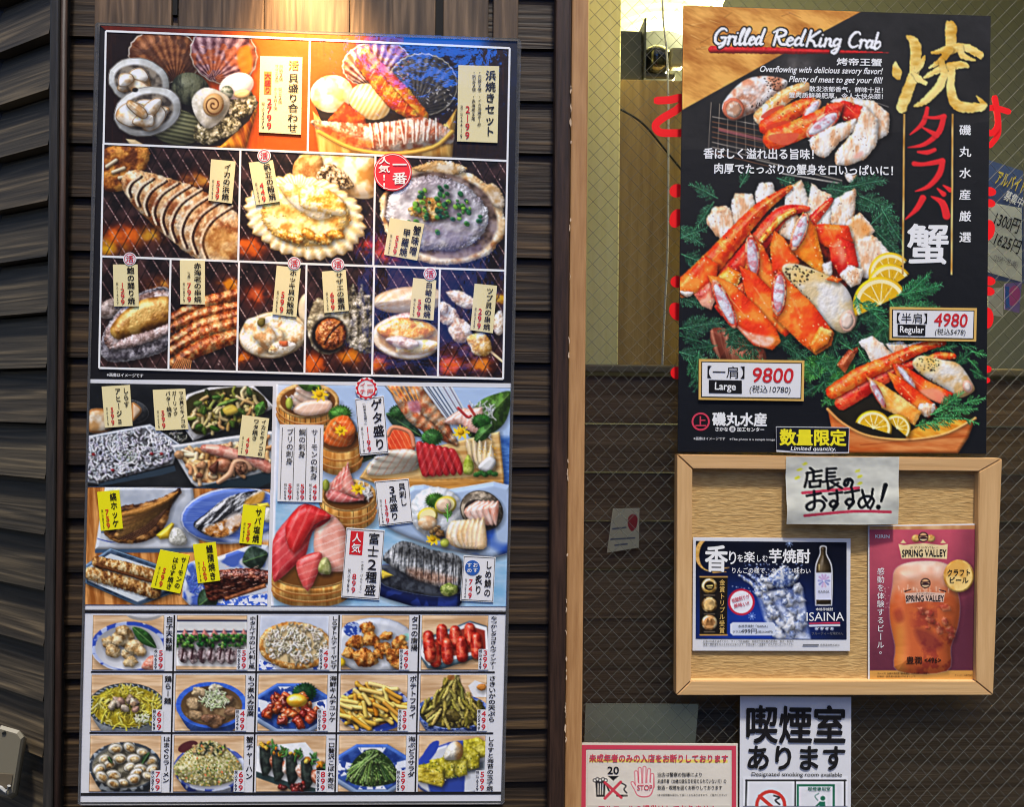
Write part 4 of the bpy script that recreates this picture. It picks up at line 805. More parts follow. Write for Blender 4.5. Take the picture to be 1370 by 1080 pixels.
    blob(sm(w((580, 500), (700, 480), (1000, 560), (1060, 640), (900, 660), (640, 600)), 3), None, R=6, tex=tex2((30, 32, 40), (70, 76, 86), 8, 1), rim=(110, 130, 190))
    blob(sm(w((635, 430), (740, 350), (900, 400), (1060, 440), (1060, 600), (960, 610), (780, 540), (650, 470)), 3), None, R=10, tex=lambda X, Y, d: mixc((60, 64, 68), (206, 210, 212), (fbm(X, Y, (2.2, 14), 3) - .35) / .3), bump=1, rag=2, spec=.5)
    poly(sm(w((740, 360), (900, 400), (1060, 450), (1040, 490), (860, 460), (720, 420)), 3), None, a=.8, soft=4, tex=tex2((30, 30, 30), (90, 92, 94), 3, 2)); poly(sm(w((770, 500), (900, 520), (1040, 560), (960, 590), (800, 550)), 3), None, a=.7, soft=4, tex=tex2((110, 70, 50), (200, 150, 120), 5, 2))
    for k in range(9): a, b = w((700 + k * 40, 375 + k * 9), (690 + k * 42, 470 + k * 16)); st(*a, *b, .7, .5, (24, 24, 26), .8)
    blob(ell(*w((1000, 620))[0], 12, 9, 0, 12, .1), None, R=8, tex=tex2((110, 130, 50), (190, 200, 110), 4, 2), bump=1.2); blob(z((620, 1080), (630, 1070)) + w((690, 540), (630, 560), (620, 520)), (236, 206, 70), R=4)
    setclip(None)

# ------------------------------------------------------------------ bottom section: fifteen small dishes
def scell(r, c):
    x0 = [124.4, 236.8, 347.7, 457.4, 564.5][c]; x1 = [219.5, 330.7, 440.4, 547.6, 653.4][c]
    y0 = [823.6, 903.2, 984.6][r]; y1 = [896.6, 978.5, 1060][r]; f = lambda x, y: x - (y - 830) * .0245 * (1 if c else 1)
    return [(f(x0, y0), y0), (f(x1, y0), y0 + .3), (f(x1, y1), y1), (f(x0, y1), y1)]
def paint_small(r, c):
    q = scell(r, c); setclip(q); x0, y0 = q[0]; W = q[1][0] - x0; H = q[3][1] - y0
    p = lambda u, v: (x0 + u * W - v * 1.6, y0 + v * H)
    P = lambda *a: [p(*t) for t in a]
    fill(q, woodtex((196, 156, 112), (232, 200, 160), 0, (50, 5), r * 5 + c))
    k = r * 5 + c
    if k == 0:
        poly(ell(*p(.72, -.06), 26, 12), (150, 148, 146)); poly(ell(*p(.72, -.1), 24, 11), (190, 190, 190))
        Q = bowl(*p(.52, .58), 52, 34, 0, rimc=(60, 90, 180), inn=(232, 234, 240), rw=.12, pat=bluepat((214, 220, 234), (40, 70, 170), 9, 2, .45))
        for (u, v, a) in [(.22, .5, 9), (.3, .66, 11), (.44, .42, 14), (.5, .7, 9), (.6, .6, 13), (.54, .86, 9), (.42, .3, 9), (.68, .66, 8), (.36, .46, 9)]:
            blob(sm(ell(*p(u, v), a, a * .85, 0, 10, .15), 4), None, R=a * .7, tex=tex3((170, 130, 76), (222, 188, 132), (240, 216, 170), 5, k), bump=2.4, bs=6, rag=2, sh=.5)
        leaf([p(.56, .22), p(.9, .6), (8, 0)], (60, 120, 50)); blob(sm(P((.7, .92), (.82, .74), (.98, .8), (1, 1), (.75, 1)), 3), None, R=8, tex=tex2((214, 120, 96), (244, 180, 156), 3, 2), bump=1.5)
    elif k == 1:
        fill(P((0, .1), (1, .1), (1, .95), (0, .93)), lambda X, Y, d: mixc((206, 208, 206), (240, 240, 238), np.clip((Y - y0) / H, 0, 1)))
        for v in (.1, .3): st(*p(0, v), *p(1, v), 1.3, 1.3, (40, 50, 84))
        for i in range(7): blob(P((.05 + i * .14, .4), (.11 + i * .14, .25), (.2 + i * .14, .4)), (206, 130, 120), R=4)
        for i in range(7):
            blob(sm(ell(*p(.1 + i * .135, .74), 7.5, 11, -12, 10, .12), 3), None, R=6, tex=tex3((80, 60, 64), (166, 146, 146), (206, 190, 190), 5, i), bump=1.5, rag=2)
            tube(P((.1 + i * .135, .62), (.08 + i * .135, .8)), 1.3, (70, 40, 44), sh=0)
        for x, y in scatter(P((0, .36), (1, .36), (1, .58), (0, .58)), 150): blob(ell(x, y, 2.6, 2, RG.uniform(0, 90), 7), jc(RG.choice([(40, 110, 40), (80, 150, 50), (24, 80, 34), (130, 180, 80)])), R=2, sh=.4)
    elif k == 2:
        fill(q, lambda X, Y, d: mixc((176, 186, 206), (220, 226, 236), fbm(X, Y, 20, 2))); poly(P((.0, .8), (.3, .95), (.1, 1.1), (-.1, 1)), None, tex=bluepat((220, 226, 240), (40, 80, 180), 4, 1)); poly(P((.7, 1), (1, .8), (1, 1)), None, tex=bluepat((220, 226, 240), (40, 80, 180), 4, 2))
        blob(ell(*p(.52, .56), 50, 32, 4, 30, .015), None, R=5, tex=tex3((176, 110, 40), (220, 160, 80), (240, 206, 140), 5, 2), rag=2, bump=1)
        S = ell(*p(.52, .53), 43, 26, 4)
        poly(S, (214, 190, 140)); grains(S, 210, 7, 1.3, [(240, 230, 206), (226, 214, 186), (206, 196, 170), (250, 246, 234), (150, 140, 110)], curl=.9); dots(S, 40, .8, [(90, 90, 50), (200, 130, 40), (120, 120, 90)])
    elif k == 3:
        blob(ell(*p(.5, .56), 56, 38, 0), None, R=10, tex=tex2((206, 212, 222), (234, 238, 242), 20, 1), rim=(180, 190, 210)); poly(ell(*p(.16, .26), 12, 10), None, tex=bluepat((160, 180, 220), (40, 70, 160), 3, 1)); poly(ell(*p(.97, .4), 6, 5), (150, 206, 190)); blob(ell(*p(.0, .86), 6, 6), (240, 200, 30), R=4)
        for (u, v, a) in [(.38, .24, 11), (.22, .5, 13), (.12, .7, 10), (.45, .45, 13), (.62, .6, 12), (.36, .78, 17), (.66, .38, 9), (.85, .5, 12), (.78, .76, 12), (.86, .9, 10), (.55, .72, 9), (.9, .65, 9)]:
            blob(sm(ell(*p(u, v), a, a * .72, RG.uniform(-30, 30), 10, .2), 4), None, R=a * .7, tex=tex3((130, 60, 16), (206, 124, 44), (236, 174, 90), 5, int(a)), bump=2.4, bs=5, rag=3, sh=.55)
    elif k == 4:
        blob(P((-.02, .75), (.0, .45), (.72, .1), (.98, .2), (1.04, .7), (.3, 1.0), (.1, .98)), None, R=5, tex=tex2((60, 84, 100), (110, 136, 150), 10, 1)); poly(P((-.02, .72), (.02, .5), (.72, .13), (.98, .22), (1.02, .66), (.12, .92)), (236, 240, 240)); poly(P((.03, .68), (.08, .5), (.72, .2), (.95, .28), (.97, .62), (.14, .84)), (150, 50, 36))
        for (u, v, h) in [(.1, .5, .3), (.3, .38, .3), (.5, .4, .28), (.72, .36, .3), (.2, .72, .32), (.38, .66, .34), (.6, .62, .34), (.82, .56, .36), (.12, .64, .3)]:
            tube(P((u, v - h * .42), (u + .01, v), (u + .02, v + h * .42)), [7, 8, 7.5], None, tex=lambda X, Y, d, u_, s=int(u * 10): tex3((150, 20, 14), (206, 44, 26), (236, 96, 60), 6, s % 8)(X, Y, d), spec=.6, sp=16, sh=.6); st(*p(u - .02, v - h * .2), *p(u - .01, v + h * .3), .5, .3, (250, 180, 150), .6)
    elif k == 5:
        bowl(*p(.5, .56), 52, 31, 14, (196, 206, 212), (60, 70, 74), (206, 190, 60), .1, None)
        for i in range(40):
            t = i * math.pi * 2 / 40; x, y = p(.5, .56); st(x + 50 * math.cos(t), y + 29.5 * math.sin(t), x + 46.5 * math.cos(t + .05), y + 27.5 * math.sin(t + .05), .8, .8, (190, 196, 196), .8)
        S = ell(*p(.5, .58), 45, 26); poly(S, (190, 170, 30), tex=tex2((150, 130, 20), (222, 206, 60), 8, 2)); grains(S, 170, 15, 1, [(226, 210, 70), (206, 190, 50), (236, 224, 110), (170, 150, 30)], curl=.6)
        chunks(ell(*p(.5, .5), 20, 13), 14, 6, [(214, 190, 160), (236, 216, 190), (190, 150, 120)], bump=.8); grains(ell(*p(.72, .78), 9, 6), 26, 6, .8, [(236, 240, 200), (206, 220, 150)])
    elif k == 6:
        bowl(*p(.52, .54), 48, 31, 12, (60, 96, 196), (44, 90, 200), (120, 92, 60), .14, lambda X, Y, d: mixc((36, 76, 190), (90, 136, 220), fbm(np.arctan2(Y - p(.5, .54)[1], X - p(.52, .5)[0]) * 40, X * 0, 3, 2) * 1.4 - .2))
        S = ell(*p(.52, .58), 38, 22); poly(S, None, tex=tex2((96, 72, 46), (150, 122, 84), 9, 2))
        for (u, v, a, b, c) in [(.34, .3, 11, 7, (226, 196, 150)), (.26, .52, 9, 8, (220, 186, 136)), (.3, .72, 10, 7, (214, 176, 126)), (.74, .44, 10, 7, (196, 150, 110)), (.6, .82, 13, 8, (160, 116, 80)), (.78, .66, 9, 6, (186, 140, 100)), (.46, .78, 9, 6, (150, 106, 76)), (.56, .24, 10, 5, (240, 226, 190))]:
            blob(sm(ell(*p(u, v), a, b, RG.uniform(-30, 30), 8, .2), 3), None, R=5, tex=tex2(tuple(x * .7 for x in c), c, 5, 2), bump=1.2, rag=1.5)
        grains(ell(*p(.56, .44), 17, 12), 90, 10, .7, [(216, 226, 180), (236, 240, 214), (180, 200, 140), (196, 214, 160)], curl=.9)
    elif k in (7, 13):
        n = 8; cx, cy = p(.5, .56); B = [(cx + 54 * math.cos(math.pi * (2 * i + 1) / n), cy + 33 * math.sin(math.pi * (2 * i + 1) / n)) for i in range(n)]; D = [(x * .0 + cx + (x - cx) * .62, y + 12) for x, y in B if y > cy]
        shadow(B, 3, 6, 7, .5); blob(np.array(B) * [1, 1] + [0, 8], (150, 176, 216), R=6, sh=0); blob(B, None, R=3, sh=0, tex=lambda X, Y, d: mixc((40, 84, 190), (96, 140, 220), fbm(X, Y, 12, 2)))
        for i in range(n):
            a, b = B[i - 1], B[i]; f = lambda s, t: (cx + (s[0] - cx) * t, cy + 2 + (s[1] - cy) * t); m = i % 2
            poly([f(a, .92), f(b, .92), f(b, .5), f(a, .5)], None, tex=(tex2((24, 50, 120), (50, 84, 160), 9, i) if m else bluepat((222, 228, 238), (40, 70, 150), 6, i, .58)))
        if k == 7:
            shiso(*p(.66, .3), 19, .4, (30, 84, 40)); S = ell(*p(.5, .62), 36, 22)
            chunks(S, 46, 6.5, [(206, 70, 30), (226, 96, 40), (176, 50, 26), (236, 130, 70), (150, 36, 20)], bump=1, spec=.6, sp=14, rag=1.5)
            blob(ell(*p(.56, .46), 14, 9, 0), None, R=9, tex=tex2((246, 170, 20), (255, 206, 60), 9, 2), spec=.8, sp=12)
        else:
            S = P((.16, .8), (.2, .5), (.36, .3), (.5, .24), (.64, .3), (.82, .52), (.88, .8), (.6, .9), (.36, .9)); poly(sm(S, 4), (30, 50, 18))
            for i in range(150):
                u0 = .5 + RG.uniform(-.08, .08); t = RG.uniform(-1, 1); h = RG.uniform(.3, 1); a = p(u0, .28 + RG.uniform(0, .3) * abs(t)); b = p(.5 + t * .2, .45 + .1 * h); c = p(.5 + t * .38, .5 + .4 * h - .1 * abs(t)); col = RG.choice([(80, 120, 40), (110, 150, 60), (50, 84, 30), (140, 176, 90), (40, 66, 26)])
                tube([a, b, c], 1.2, jc(col), sh=.3, spec=.4)
            dots(sm(S, 3), 160, .8, [(150, 186, 100), (60, 96, 40), (180, 206, 130)], a=.8)
    elif k == 8:
        Q = bowl(*p(.5, .6), 50, 32, 0, rimc=(40, 60, 140), rw=.13, inn=(30, 50, 130), pat=bluepat((190, 200, 226), (30, 56, 140), 5, 3, .42))
        S = sm(P((.04, .5), (.3, .22), (.5, .16), (.78, .3), (.95, .55), (.86, .76), (.5, .92), (.14, .8)), 4); poly(S, (110, 66, 20))
        for i in range(72):
            x, y = scatter(S, 1)[0]; a = RG.choice([RG.uniform(.2, 1), RG.uniform(-.6, .3), RG.uniform(.8, 1.6)]); L = RG.uniform(9, 16); c = RG.choice([(226, 180, 70), (236, 200, 100), (214, 160, 50), (246, 216, 126), (196, 134, 36)])
            tube([(x - math.cos(a) * L, y - math.sin(a) * L * .7), (x, y + RG.uniform(-1, 1)), (x + math.cos(a) * L, y + math.sin(a) * L * .7)], 2.7, jc(c), sh=.6, R=2.2, amb=.6, spec=.3)
    elif k == 9:
        poly(P((.72, .2), (.82, .1), (1, .18), (1, .4), (.8, .4)), (226, 226, 226)); blob(ell(*p(.92, .22), 7, 5, 0, 8, .2), (206, 130, 50), R=3)
        bowl(*p(.5, .66), 50, 24, 16, (60, 90, 176), (150, 166, 200), (60, 60, 40), .1, bluepat((130, 150, 206), (44, 72, 150), 4, 2, .5))
        S = sm(P((.02, .6), (.22, .4), (.4, .08), (.56, .02), (.66, .3), (.8, .5), (.95, .5), (.8, .8), (.5, .86), (.2, .82)), 4); poly(S, (80, 70, 24))
        for i in range(80):
            x, y = scatter(S, 1)[0]; a = math.atan2(y - p(.5, -.2)[1], x - p(.5, 0)[0]) + RG.uniform(-.5, .5); L = RG.uniform(7, 15); c = RG.choice([(176, 160, 70), (206, 190, 100), (150, 134, 50), (130, 120, 50), (196, 176, 84)])
            tube([(x - math.cos(a) * L, y - math.sin(a) * L * .8), (x + RG.uniform(-2, 2), y), (x + math.cos(a) * L, y + math.sin(a) * L * .8)], [1.6, 2.6, 1.8], jc(c), sh=.6, bump=.8, rag=1.6, rags=2)
        blob(ell(*p(.5, .74), 10, 9, 0, 9, .2), None, R=6, sh=.2, tex=tex2((60, 50, 20), (110, 96, 40), 4, 1)); poly(ell(*p(.46, .05), 5, 4), (150, 90, 40), .8)
    elif k == 10:
        bowl(*p(.5, .54), 49, 32, 14, (50, 58, 66), (60, 70, 84), (150, 150, 140), .09, bluepat((196, 206, 210), (50, 58, 66), 7, 2, .4))
        S = ell(*p(.5, .57), 43, 26); poly(S, (110, 104, 84), tex=tex2((80, 76, 60), (160, 154, 130), 6, 1))
        for (x, y) in sorted([p(u, v) for u, v in [(.36, .24), (.56, .22), (.74, .3), (.2, .42), (.42, .42), (.62, .42), (.86, .46), (.14, .6), (.28, .52), (.56, .56), (.72, .6), (.34, .72), (.62, .78), (.18, .74), (.82, .72), (.48, .84), (.34, .86), (.66, .68), (.88, .6)]], key=lambda t: t[1]):
            a = RG.uniform(8, 11.5); ro = RG.uniform(-40, 40)
            blob(ell(x, y, a, a * .74, ro), None, R=5, tex=tex2((190, 184, 164), (232, 228, 212), 6, 2), rim=(120, 112, 90), rimw=.9); blob(sm(ell(x + 1, y + 1, a * .62, a * .42, ro, 9, .15), 3), None, R=4, sh=.4, tex=tex3((140, 100, 50), (206, 170, 110), (240, 220, 176), 4, 1), bump=1)
        leaf([p(.74, .5), p(.84, .3), (4, 0)], (40, 76, 40)); leaf([p(.26, .38), p(.32, .5), (3, 0)], (40, 60, 36))
    elif k == 11:
        bowl(*p(.52, .58), 49, 31, 10, (110, 140, 206), (220, 226, 236), (226, 230, 240), .12, bluepat((206, 214, 234), (36, 60, 160), 9, 4, .5)); poly(ell(*p(.2, .2), 14, 7, -20), (84, 36, 40))
        S = sm(P((.0, .6), (.12, .36), (.34, .16), (.5, .1), (.66, .16), (.86, .36), (.98, .6), (.86, .8), (.5, .9), (.16, .82)), 4)
        blob(S, None, R=24, tex=tex3((150, 140, 80), (206, 196, 130), (230, 222, 170), 3, 2), bump=1.6, bs=3)
        for x, y in scatter(S, 620): st(x, y, x + RG.uniform(-1.4, 1.4), y + RG.uniform(-.9, .9), .95, .8, RG.choice([(226, 220, 170), (206, 196, 130), (240, 236, 200), (150, 140, 76), (120, 116, 60), (214, 180, 90), (110, 130, 50)]), .9)
        grains(ell(*p(.5, .24), 24, 8), 46, 5, 1, [(30, 44, 26), (50, 70, 36), (220, 160, 60), (236, 190, 130)]); dots(ell(*p(.48, .64), 14, 6), 20, 1.2, [(50, 66, 34), (80, 90, 50)]); dots(S, 24, 1.3, [(226, 130, 80), (140, 170, 70)])
    elif k == 12:
        poly(P((-.1, .2), (.7, .12), (1.1, .7), (1.1, 1.05), (.6, 1.0), (-.1, .62)), None, tex=tex2((206, 212, 216), (240, 242, 242), 16, 1)); poly(P((-.1, .6), (.5, .84), (1.1, 1.0), (1.1, 1.06), (.5, .96), (-.1, .7)), (40, 60, 60))
        for (u, v) in [(.12, .42), (.3, .52), (.5, .58), (.72, .66), (.95, .78)]:
            blob(sm(P((u - .08, v - .2), (u + .06, v - .24), (u + .1, v + .18), (u - .03, v + .3)), 2), None, R=6, tex=tex2((14, 20, 18), (44, 56, 48), 6, 2), spec=.3)
            blob(sm(ell(*p(u + .14, v + .06), 6.5, 10, -14, 9, .14), 3), None, R=5, tex=tex3((150, 70, 40), (226, 160, 130), (250, 226, 210), 4, 1), bump=1.2, spec=.4)
            chunks(ell(*p(u + .02, v - .24), 8, 5), 7, 3.2, [(246, 170, 30), (236, 140, 20), (250, 200, 70)], bump=.6); grains(ell(*p(u + .1, v - .22), 5, 7), 9, 8, 1, [(80, 140, 60), (50, 100, 40)])
        chunks(P((.3, .85), (.7, .86), (.7, .98), (.36, .98)), 16, 4, [(150, 36, 26), (90, 24, 20)], spec=.5)
    elif k == 14:
        blob(ell(*p(.6, .6), 62, 38, -10), None, R=6, tex=bluepat((222, 226, 232), (40, 66, 160), 26, 5, .6), rim=(40, 60, 150), rimw=2.4); poly(sm(P((0, .5), (.16, .16), (.3, .1), (.26, .3), (.1, .52)), 3), (40, 66, 170)); poly(P((.62, .5), (1, .44), (1, .6), (.7, .68)), (40, 50, 60), .8, 3)
        for (u, v, w_, h) in [(.86, .22, 17, 14), (.74, .4, 16, 16), (.56, .52, 16, 17), (.36, .58, 17, 15), (.2, .66, 18, 14)]:
            x, y = p(u, v); blob([(x - w_, y - h * .7), (x + w_ * .2, y - h), (x + w_, y - h * .4), (x + w_ * .95, y + h * .8), (x + w_ * .3, y + h), (x - w_, y + h * .5)], None, R=5, tex=tex3((150, 140, 20), (206, 192, 40), (232, 220, 90), 5, int(u * 10) % 8), bump=1.2, rag=1.5)
        blob(P((-.02, .56), (.36, .62), (.4, .84), (.36, .92), (.0, .82)), None, R=3, tex=tex3((140, 120, 20), (200, 176, 36), (226, 206, 80), (9, 3), 2), bump=1); dots(P((.0, .5), (.9, .3), (.9, .6), (.3, .9)), 60, .8, [(90, 110, 30), (60, 80, 20), (236, 230, 160)])
        blob(sm(P((.38, .4), (.44, .18), (.56, .1), (.66, .2), (.64, .4), (.5, .44)), 4), None, R=12, tex=lambda X, Y, d: mixc((236, 232, 214), (206, 130, 40), np.clip((X - p(.52, 0)[0]) / 10, 0, 1) * fbm(X, Y, 9, 2) * 2), bump=1.4)
    setclip(None)
def paint_all_small():
    for r in range(3):
        for c in range(5): paint_small(r, c)
# ------------------------------------------------------------------ the two drink flyers, brush lettering, icons
def paint_flyer_blue():
    q = [(931, 724), (1132.7, 726), (1132.7, 856), (930.8, 855)]; setclip(q); z = Z(910, 700, 5.68)
    fill(q, lambda X, Y, d: mixc((8, 10, 22), (22, 56, 150), np.clip((Y - 745) / 80, 0, 1) * np.exp(-((X - 1010) / 90) ** 2) + fbm(X, Y, 40, 2) * .1))
    for r0, r1, c in ((88, 30, (206, 160, 90)),):
        Q = ell(*z((230, 240))[0], 18, 22, 0, 40, 0, 95, 285)
        for i in range(len(Q) - 1): w = 1.2 + 4.5 * math.sin(i / 39 * math.pi) ** 2; st(*Q[i], *Q[i + 1], w * .5, w * .5, jc((206, 158, 84), 20), .95)
    st(*z((290, 350))[0], *z((370, 340))[0], 1, .5, (190, 146, 80)); st(*z((250, 375))[0], *z((350, 372))[0], 1.2, .4, (190, 146, 80))
    # glass of ice and splash
    G = z((575, 520), (930, 500), (990, 885), (735, 885), (640, 740))
    poly(G, None, a=.9, soft=2, tex=lambda X, Y, d: mixc((110, 130, 186), (222, 230, 246), (fbm(X, Y, 9, 2) - .35) / .3))
    for x, y in sorted(scatter(z((590, 430), (900, 400), (960, 870), (740, 870), (620, 640)), 36), key=lambda p: p[1]):
        a = RG.uniform(5, 10); blob(ell(x, y, a, a * RG.uniform(.6, 1), RG.uniform(0, 90), 5, .3), None, R=4, sh=.35, tex=tex3((110, 130, 180), (206, 216, 238), (250, 252, 255), 7, int(a)), a=.8, spec=.4)
    for (a, b, c) in [((600, 540), (560, 470), (450, 400)), ((640, 500), (580, 430), (520, 390)), ((700, 420), (760, 360), (800, 330)), ((840, 450), (880, 420), (900, 390)), ((690, 440), (630, 430), (620, 400))]:
        tube(z(a, b, c), [5, 3.4, 1.6], None, tex=lambda X, Y, d, u: tex3((110, 130, 190), (206, 218, 240), (250, 252, 255), 4, 3)(X, Y, d), sh=.2, spec=.5, rag=2.5)
    blob(sm(z((700, 440), (760, 360), (830, 340), (870, 400), (840, 480), (740, 500)), 3), None, R=6, sh=.2, tex=tex3((60, 84, 150), (160, 180, 220), (246, 250, 255), 5, 2), rag=4, a=.85)
    dots(z((480, 300), (930, 300), (920, 420), (560, 430)), 70, .9, [(220, 230, 250), (150, 170, 220)], a=.8); dots(z((380, 480), (600, 470), (600, 560)), 20, .7, [(200, 214, 245)], a=.7)
    for c in ((828, 155), (545, 710)):
        x, y = z(c)[0]
        for t in range(4): a = t * math.pi / 4 + .4; st(x - math.cos(a) * 5, y - math.sin(a) * 5, x + math.cos(a) * 5, y + math.sin(a) * 5, .4, .4, (170, 196, 250), .8)
    # black award strip with three medals
    poly(z((148, 405), (360, 405), (355, 855), (148, 855)), None, tex=lambda X, Y, d: mixc((14, 12, 12), (40, 32, 26), fbm(X, Y, 9, 3)))
    for v in (410, 852): st(*z((150, v))[0], *z((358, v))[0], .8, .8, (196, 150, 80))
    for v, c in ((480, (200, 156, 70)), (622, (214, 176, 110)), (758, (206, 150, 90))):
        x, y = z((222, v))[0]; blob(ell(x, y, 10.4, 10.4), c, R=4, sh=.3, tex=tex3((110, 78, 34), c, (246, 224, 170), 7, v % 8), spec=.6)
        poly(ell(x, y, 7.4, 7.4), None, tex=tex2(tuple(t * .75 for t in c), tuple(min(255, t * 1.15) for t in c), 6, 3))
        if v == 480: poly(ell(x, y, 6.6, 6), (34, 26, 18)); st(x - 3, y, x + 4, y - .5, 1, 1, (220, 190, 110)); st(x - 2, y + 2.5, x + 3, y + 2.5, .6, .6, (220, 190, 110))
        elif v == 758: poly([(x - 4, y - 3), (x + 4, y - 3), (x + 5, y + 4), (x - 5, y + 4)], (120, 80, 40), .7); st(x - 2, y - 4, x - 2, y - 1, 1, 1, (120, 80, 40)); st(x + 2.5, y - 4, x + 2.5, y - 1, 1, 1, (120, 80, 40))
        st(x - 7, y + 12.4, x + 7, y + 12.4, .5, .5, (170, 150, 120), .8)
    x, y = z((465, 602))[0]; poly(ell(x, y, 18, 18), (190, 36, 66)); poly(ell(x, y, 15.2, 15.2), (236, 234, 240))
    # bottle with a white outline
    B = z((1062, 178), (1112, 178), (1114, 235), (1150, 310), (1158, 400), (1155, 610), (1140, 628), (1040, 628), (1026, 610), (1024, 400), (1030, 310), (1060, 235))
    poly(sm(B, 3), (236, 238, 242)); B2 = z((1068, 186), (1106, 186), (1108, 240), (1142, 315), (1150, 400), (1147, 605), (1136, 620), (1044, 620), (1034, 605), (1032, 400), (1038, 315), (1066, 240))
    blob(sm(B2, 3), None, R=9, sh=0, tex=lambda X, Y, d: mixc((40, 30, 18), (92, 74, 44), noise(X, Y, 9, 3)), spec=.5); st(*z((1056, 320))[0], *z((1056, 360))[0], 1.2, .6, (210, 190, 130), .7)
    poly(z((1030, 378), (1150, 378), (1148, 585), (1032, 585)), (214, 216, 234)); x, y = z((1092, 440))[0]
    for i in range(10): t = i * .63; st(x + 2 * math.cos(t), y + 2.4 * math.sin(t), x + 7 * math.cos(t), y + 8 * math.sin(t), .8, 1.4, RG.choice([(190, 150, 200), (150, 150, 206), (206, 170, 190), (120, 130, 190)]), .75)
    poly(z((380, 770), (400, 756), (705, 756), (722, 772), (722, 838), (705, 856), (400, 856), (380, 838)), (206, 214, 230)); poly(z((1025, 640), (1165, 640), (1165, 670), (1025, 670)), None, a=.0, tex=lambda X, Y, d: mixc((0, 0, 0), (0, 0, 0), X * 0))
    st(*z((985, 765))[0], *z((1210, 760))[0], 1.1, 1.1, (200, 60, 90)); st(*z((985, 782))[0], *z((1210, 778))[0], 1.3, 1.3, (206, 210, 226))
    for i in range(4):
        x, y = z((1035 + i * 40, 805))[0]; poly(ell(x, y, 2.2, 2.2), (190, 200, 226), .8)
    setclip(None)
def paint_flyer_beer():
    q = [(1162, 703), (1308.5, 701), (1305.8, 911), (1162, 911)]; setclip(q); z = Z(1140, 690, 4.32)
    fill(q, lambda X, Y, d: mixc((206, 86, 104), (96, 44, 60), np.clip((Y - 708) / 190, 0, 1) + np.clip((X - 1270) / 60, 0, .4) + fbm(X, Y, 30, 1) * .25 - .12))
    poly([(1162, 703), (1308, 702), (1308, 708.5), (1163, 709)], None, tex=tex2((190, 130, 80), (226, 180, 130), 20, 1)); poly([(1160, 897.5), (1308, 897.5), (1308, 911), (1160, 911)], (206, 150, 74))
    G = sm(z((235, 400), (245, 320), (300, 280), (400, 265), (510, 270), (580, 310), (600, 400), (622, 520), (610, 640), (570, 760), (545, 900), (265, 900), (250, 760), (222, 620), (218, 520)), 4)
    def beer(X, Y, d):
        t = np.clip((Y - 756) / 60, 0, 1); m = mixc((250, 222, 198), (222, 104, 52), (Y - 752) / 50 + (noise(X, Y, 9, 2) - .5) * .4)
        n = fbm(X, Y, 14, 3); k = np.clip((n - .45) / .15, 0, 1) * np.clip((Y - 800) / 20, 0, 1) * np.clip((X - 1215) / 14, 0, 1)
        m = m * (1 - .6 * k[..., None]) + C3((150, 40, 40)) * .6 * k[..., None]
        g = np.exp(-((X - 1204) / 9) ** 2) * np.clip((Y - 815) / 30, 0, 1); return m * (1 - .55 * g[..., None]) + C3((240, 170, 70)) * .55 * g[..., None]
    poly(G, (250, 236, 230), .6, 1.6); blob(G, None, R=22, sh=.3, tex=beer, amb=.62, dif=.42, spec=.2)
    for i in range(30): x, y = z((RG.uniform(250, 590), RG.uniform(400, 440)))[0]; st(x, y, x, y + RG.uniform(2, 6), .8, .4, (250, 220, 190), .5)
    for i in range(14):
        x, y = z((RG.uniform(380, 590), RG.uniform(530, 700)))[0]; a = RG.uniform(3, 8); blob(ell(x, y, a, a * .7, RG.uniform(0, 90), 8, .25), None, R=4, sh=.2, tex=tex2((190, 70, 56), (240, 150, 110), 5, i % 8), a=.55)
    poly(sm(z((240, 560), (280, 540), (300, 600), (260, 620)), 3), (140, 40, 40), .5, 3); poly(sm(z((370, 650), (480, 690), (520, 760), (440, 780), (380, 720)), 3), (100, 30, 40), .55, 4)
    dots(z((150, 400), (230, 400), (220, 540), (180, 560)), 16, .6, [(250, 230, 220)], a=.6)
    # cream banner with emblem
    poly(z((268, 165), (300, 172), (410, 160), (520, 172), (553, 165), (548, 252), (410, 246), (287, 250)), (240, 214, 160)); 
    for x in (370, 455): blob(ell(*z((x, 133))[0], 6, 5), None, R=3, sh=.2, tex=tex2((206, 140, 60), (240, 190, 110), 4, 1))
    for x in (295, 525): poly(z((x - 16, 160), (x, 140), (x + 18, 160)), (236, 206, 150))
    for cy, r in ((125, 30), (392, 30)):
        x, y = z((412 if cy < 200 else 424, cy))[0]; poly(ell(x, y, 6.8, 6.8), (40, 26, 30)); poly(ell(x, y, 5.4, 5.4), (226, 170, 120)); poly(ell(x, y + 1.4, 5, 2.2), (60, 36, 40)); st(x - 5, y - 1.4, x + 5, y - 1.8, .7, .7, (60, 36, 40)); st(x - 4, y + 3.4, x + 4, y + 3.2, .5, .5, (240, 214, 170))
    poly(z((305, 450), (424, 442), (536, 450), (528, 502), (420, 496), (312, 510)), (226, 196, 176), .9)
    st(*z((305, 440))[0], *z((340, 428))[0], 1, .5, (60, 30, 34)); st(*z((540, 440))[0], *z((505, 430))[0], 1, .5, (60, 30, 34))
    x, y = z((617, 350))[0]; blob(ell(x, y, 20.5, 22), None, R=3, sh=.4, tex=tex2((206, 140, 50), (246, 200, 110), 12, 1)); poly(ell(x, y, 18, 19.5), None, tex=tex2((232, 176, 84), (248, 212, 130), 16, 2)); 
    setclip(None)
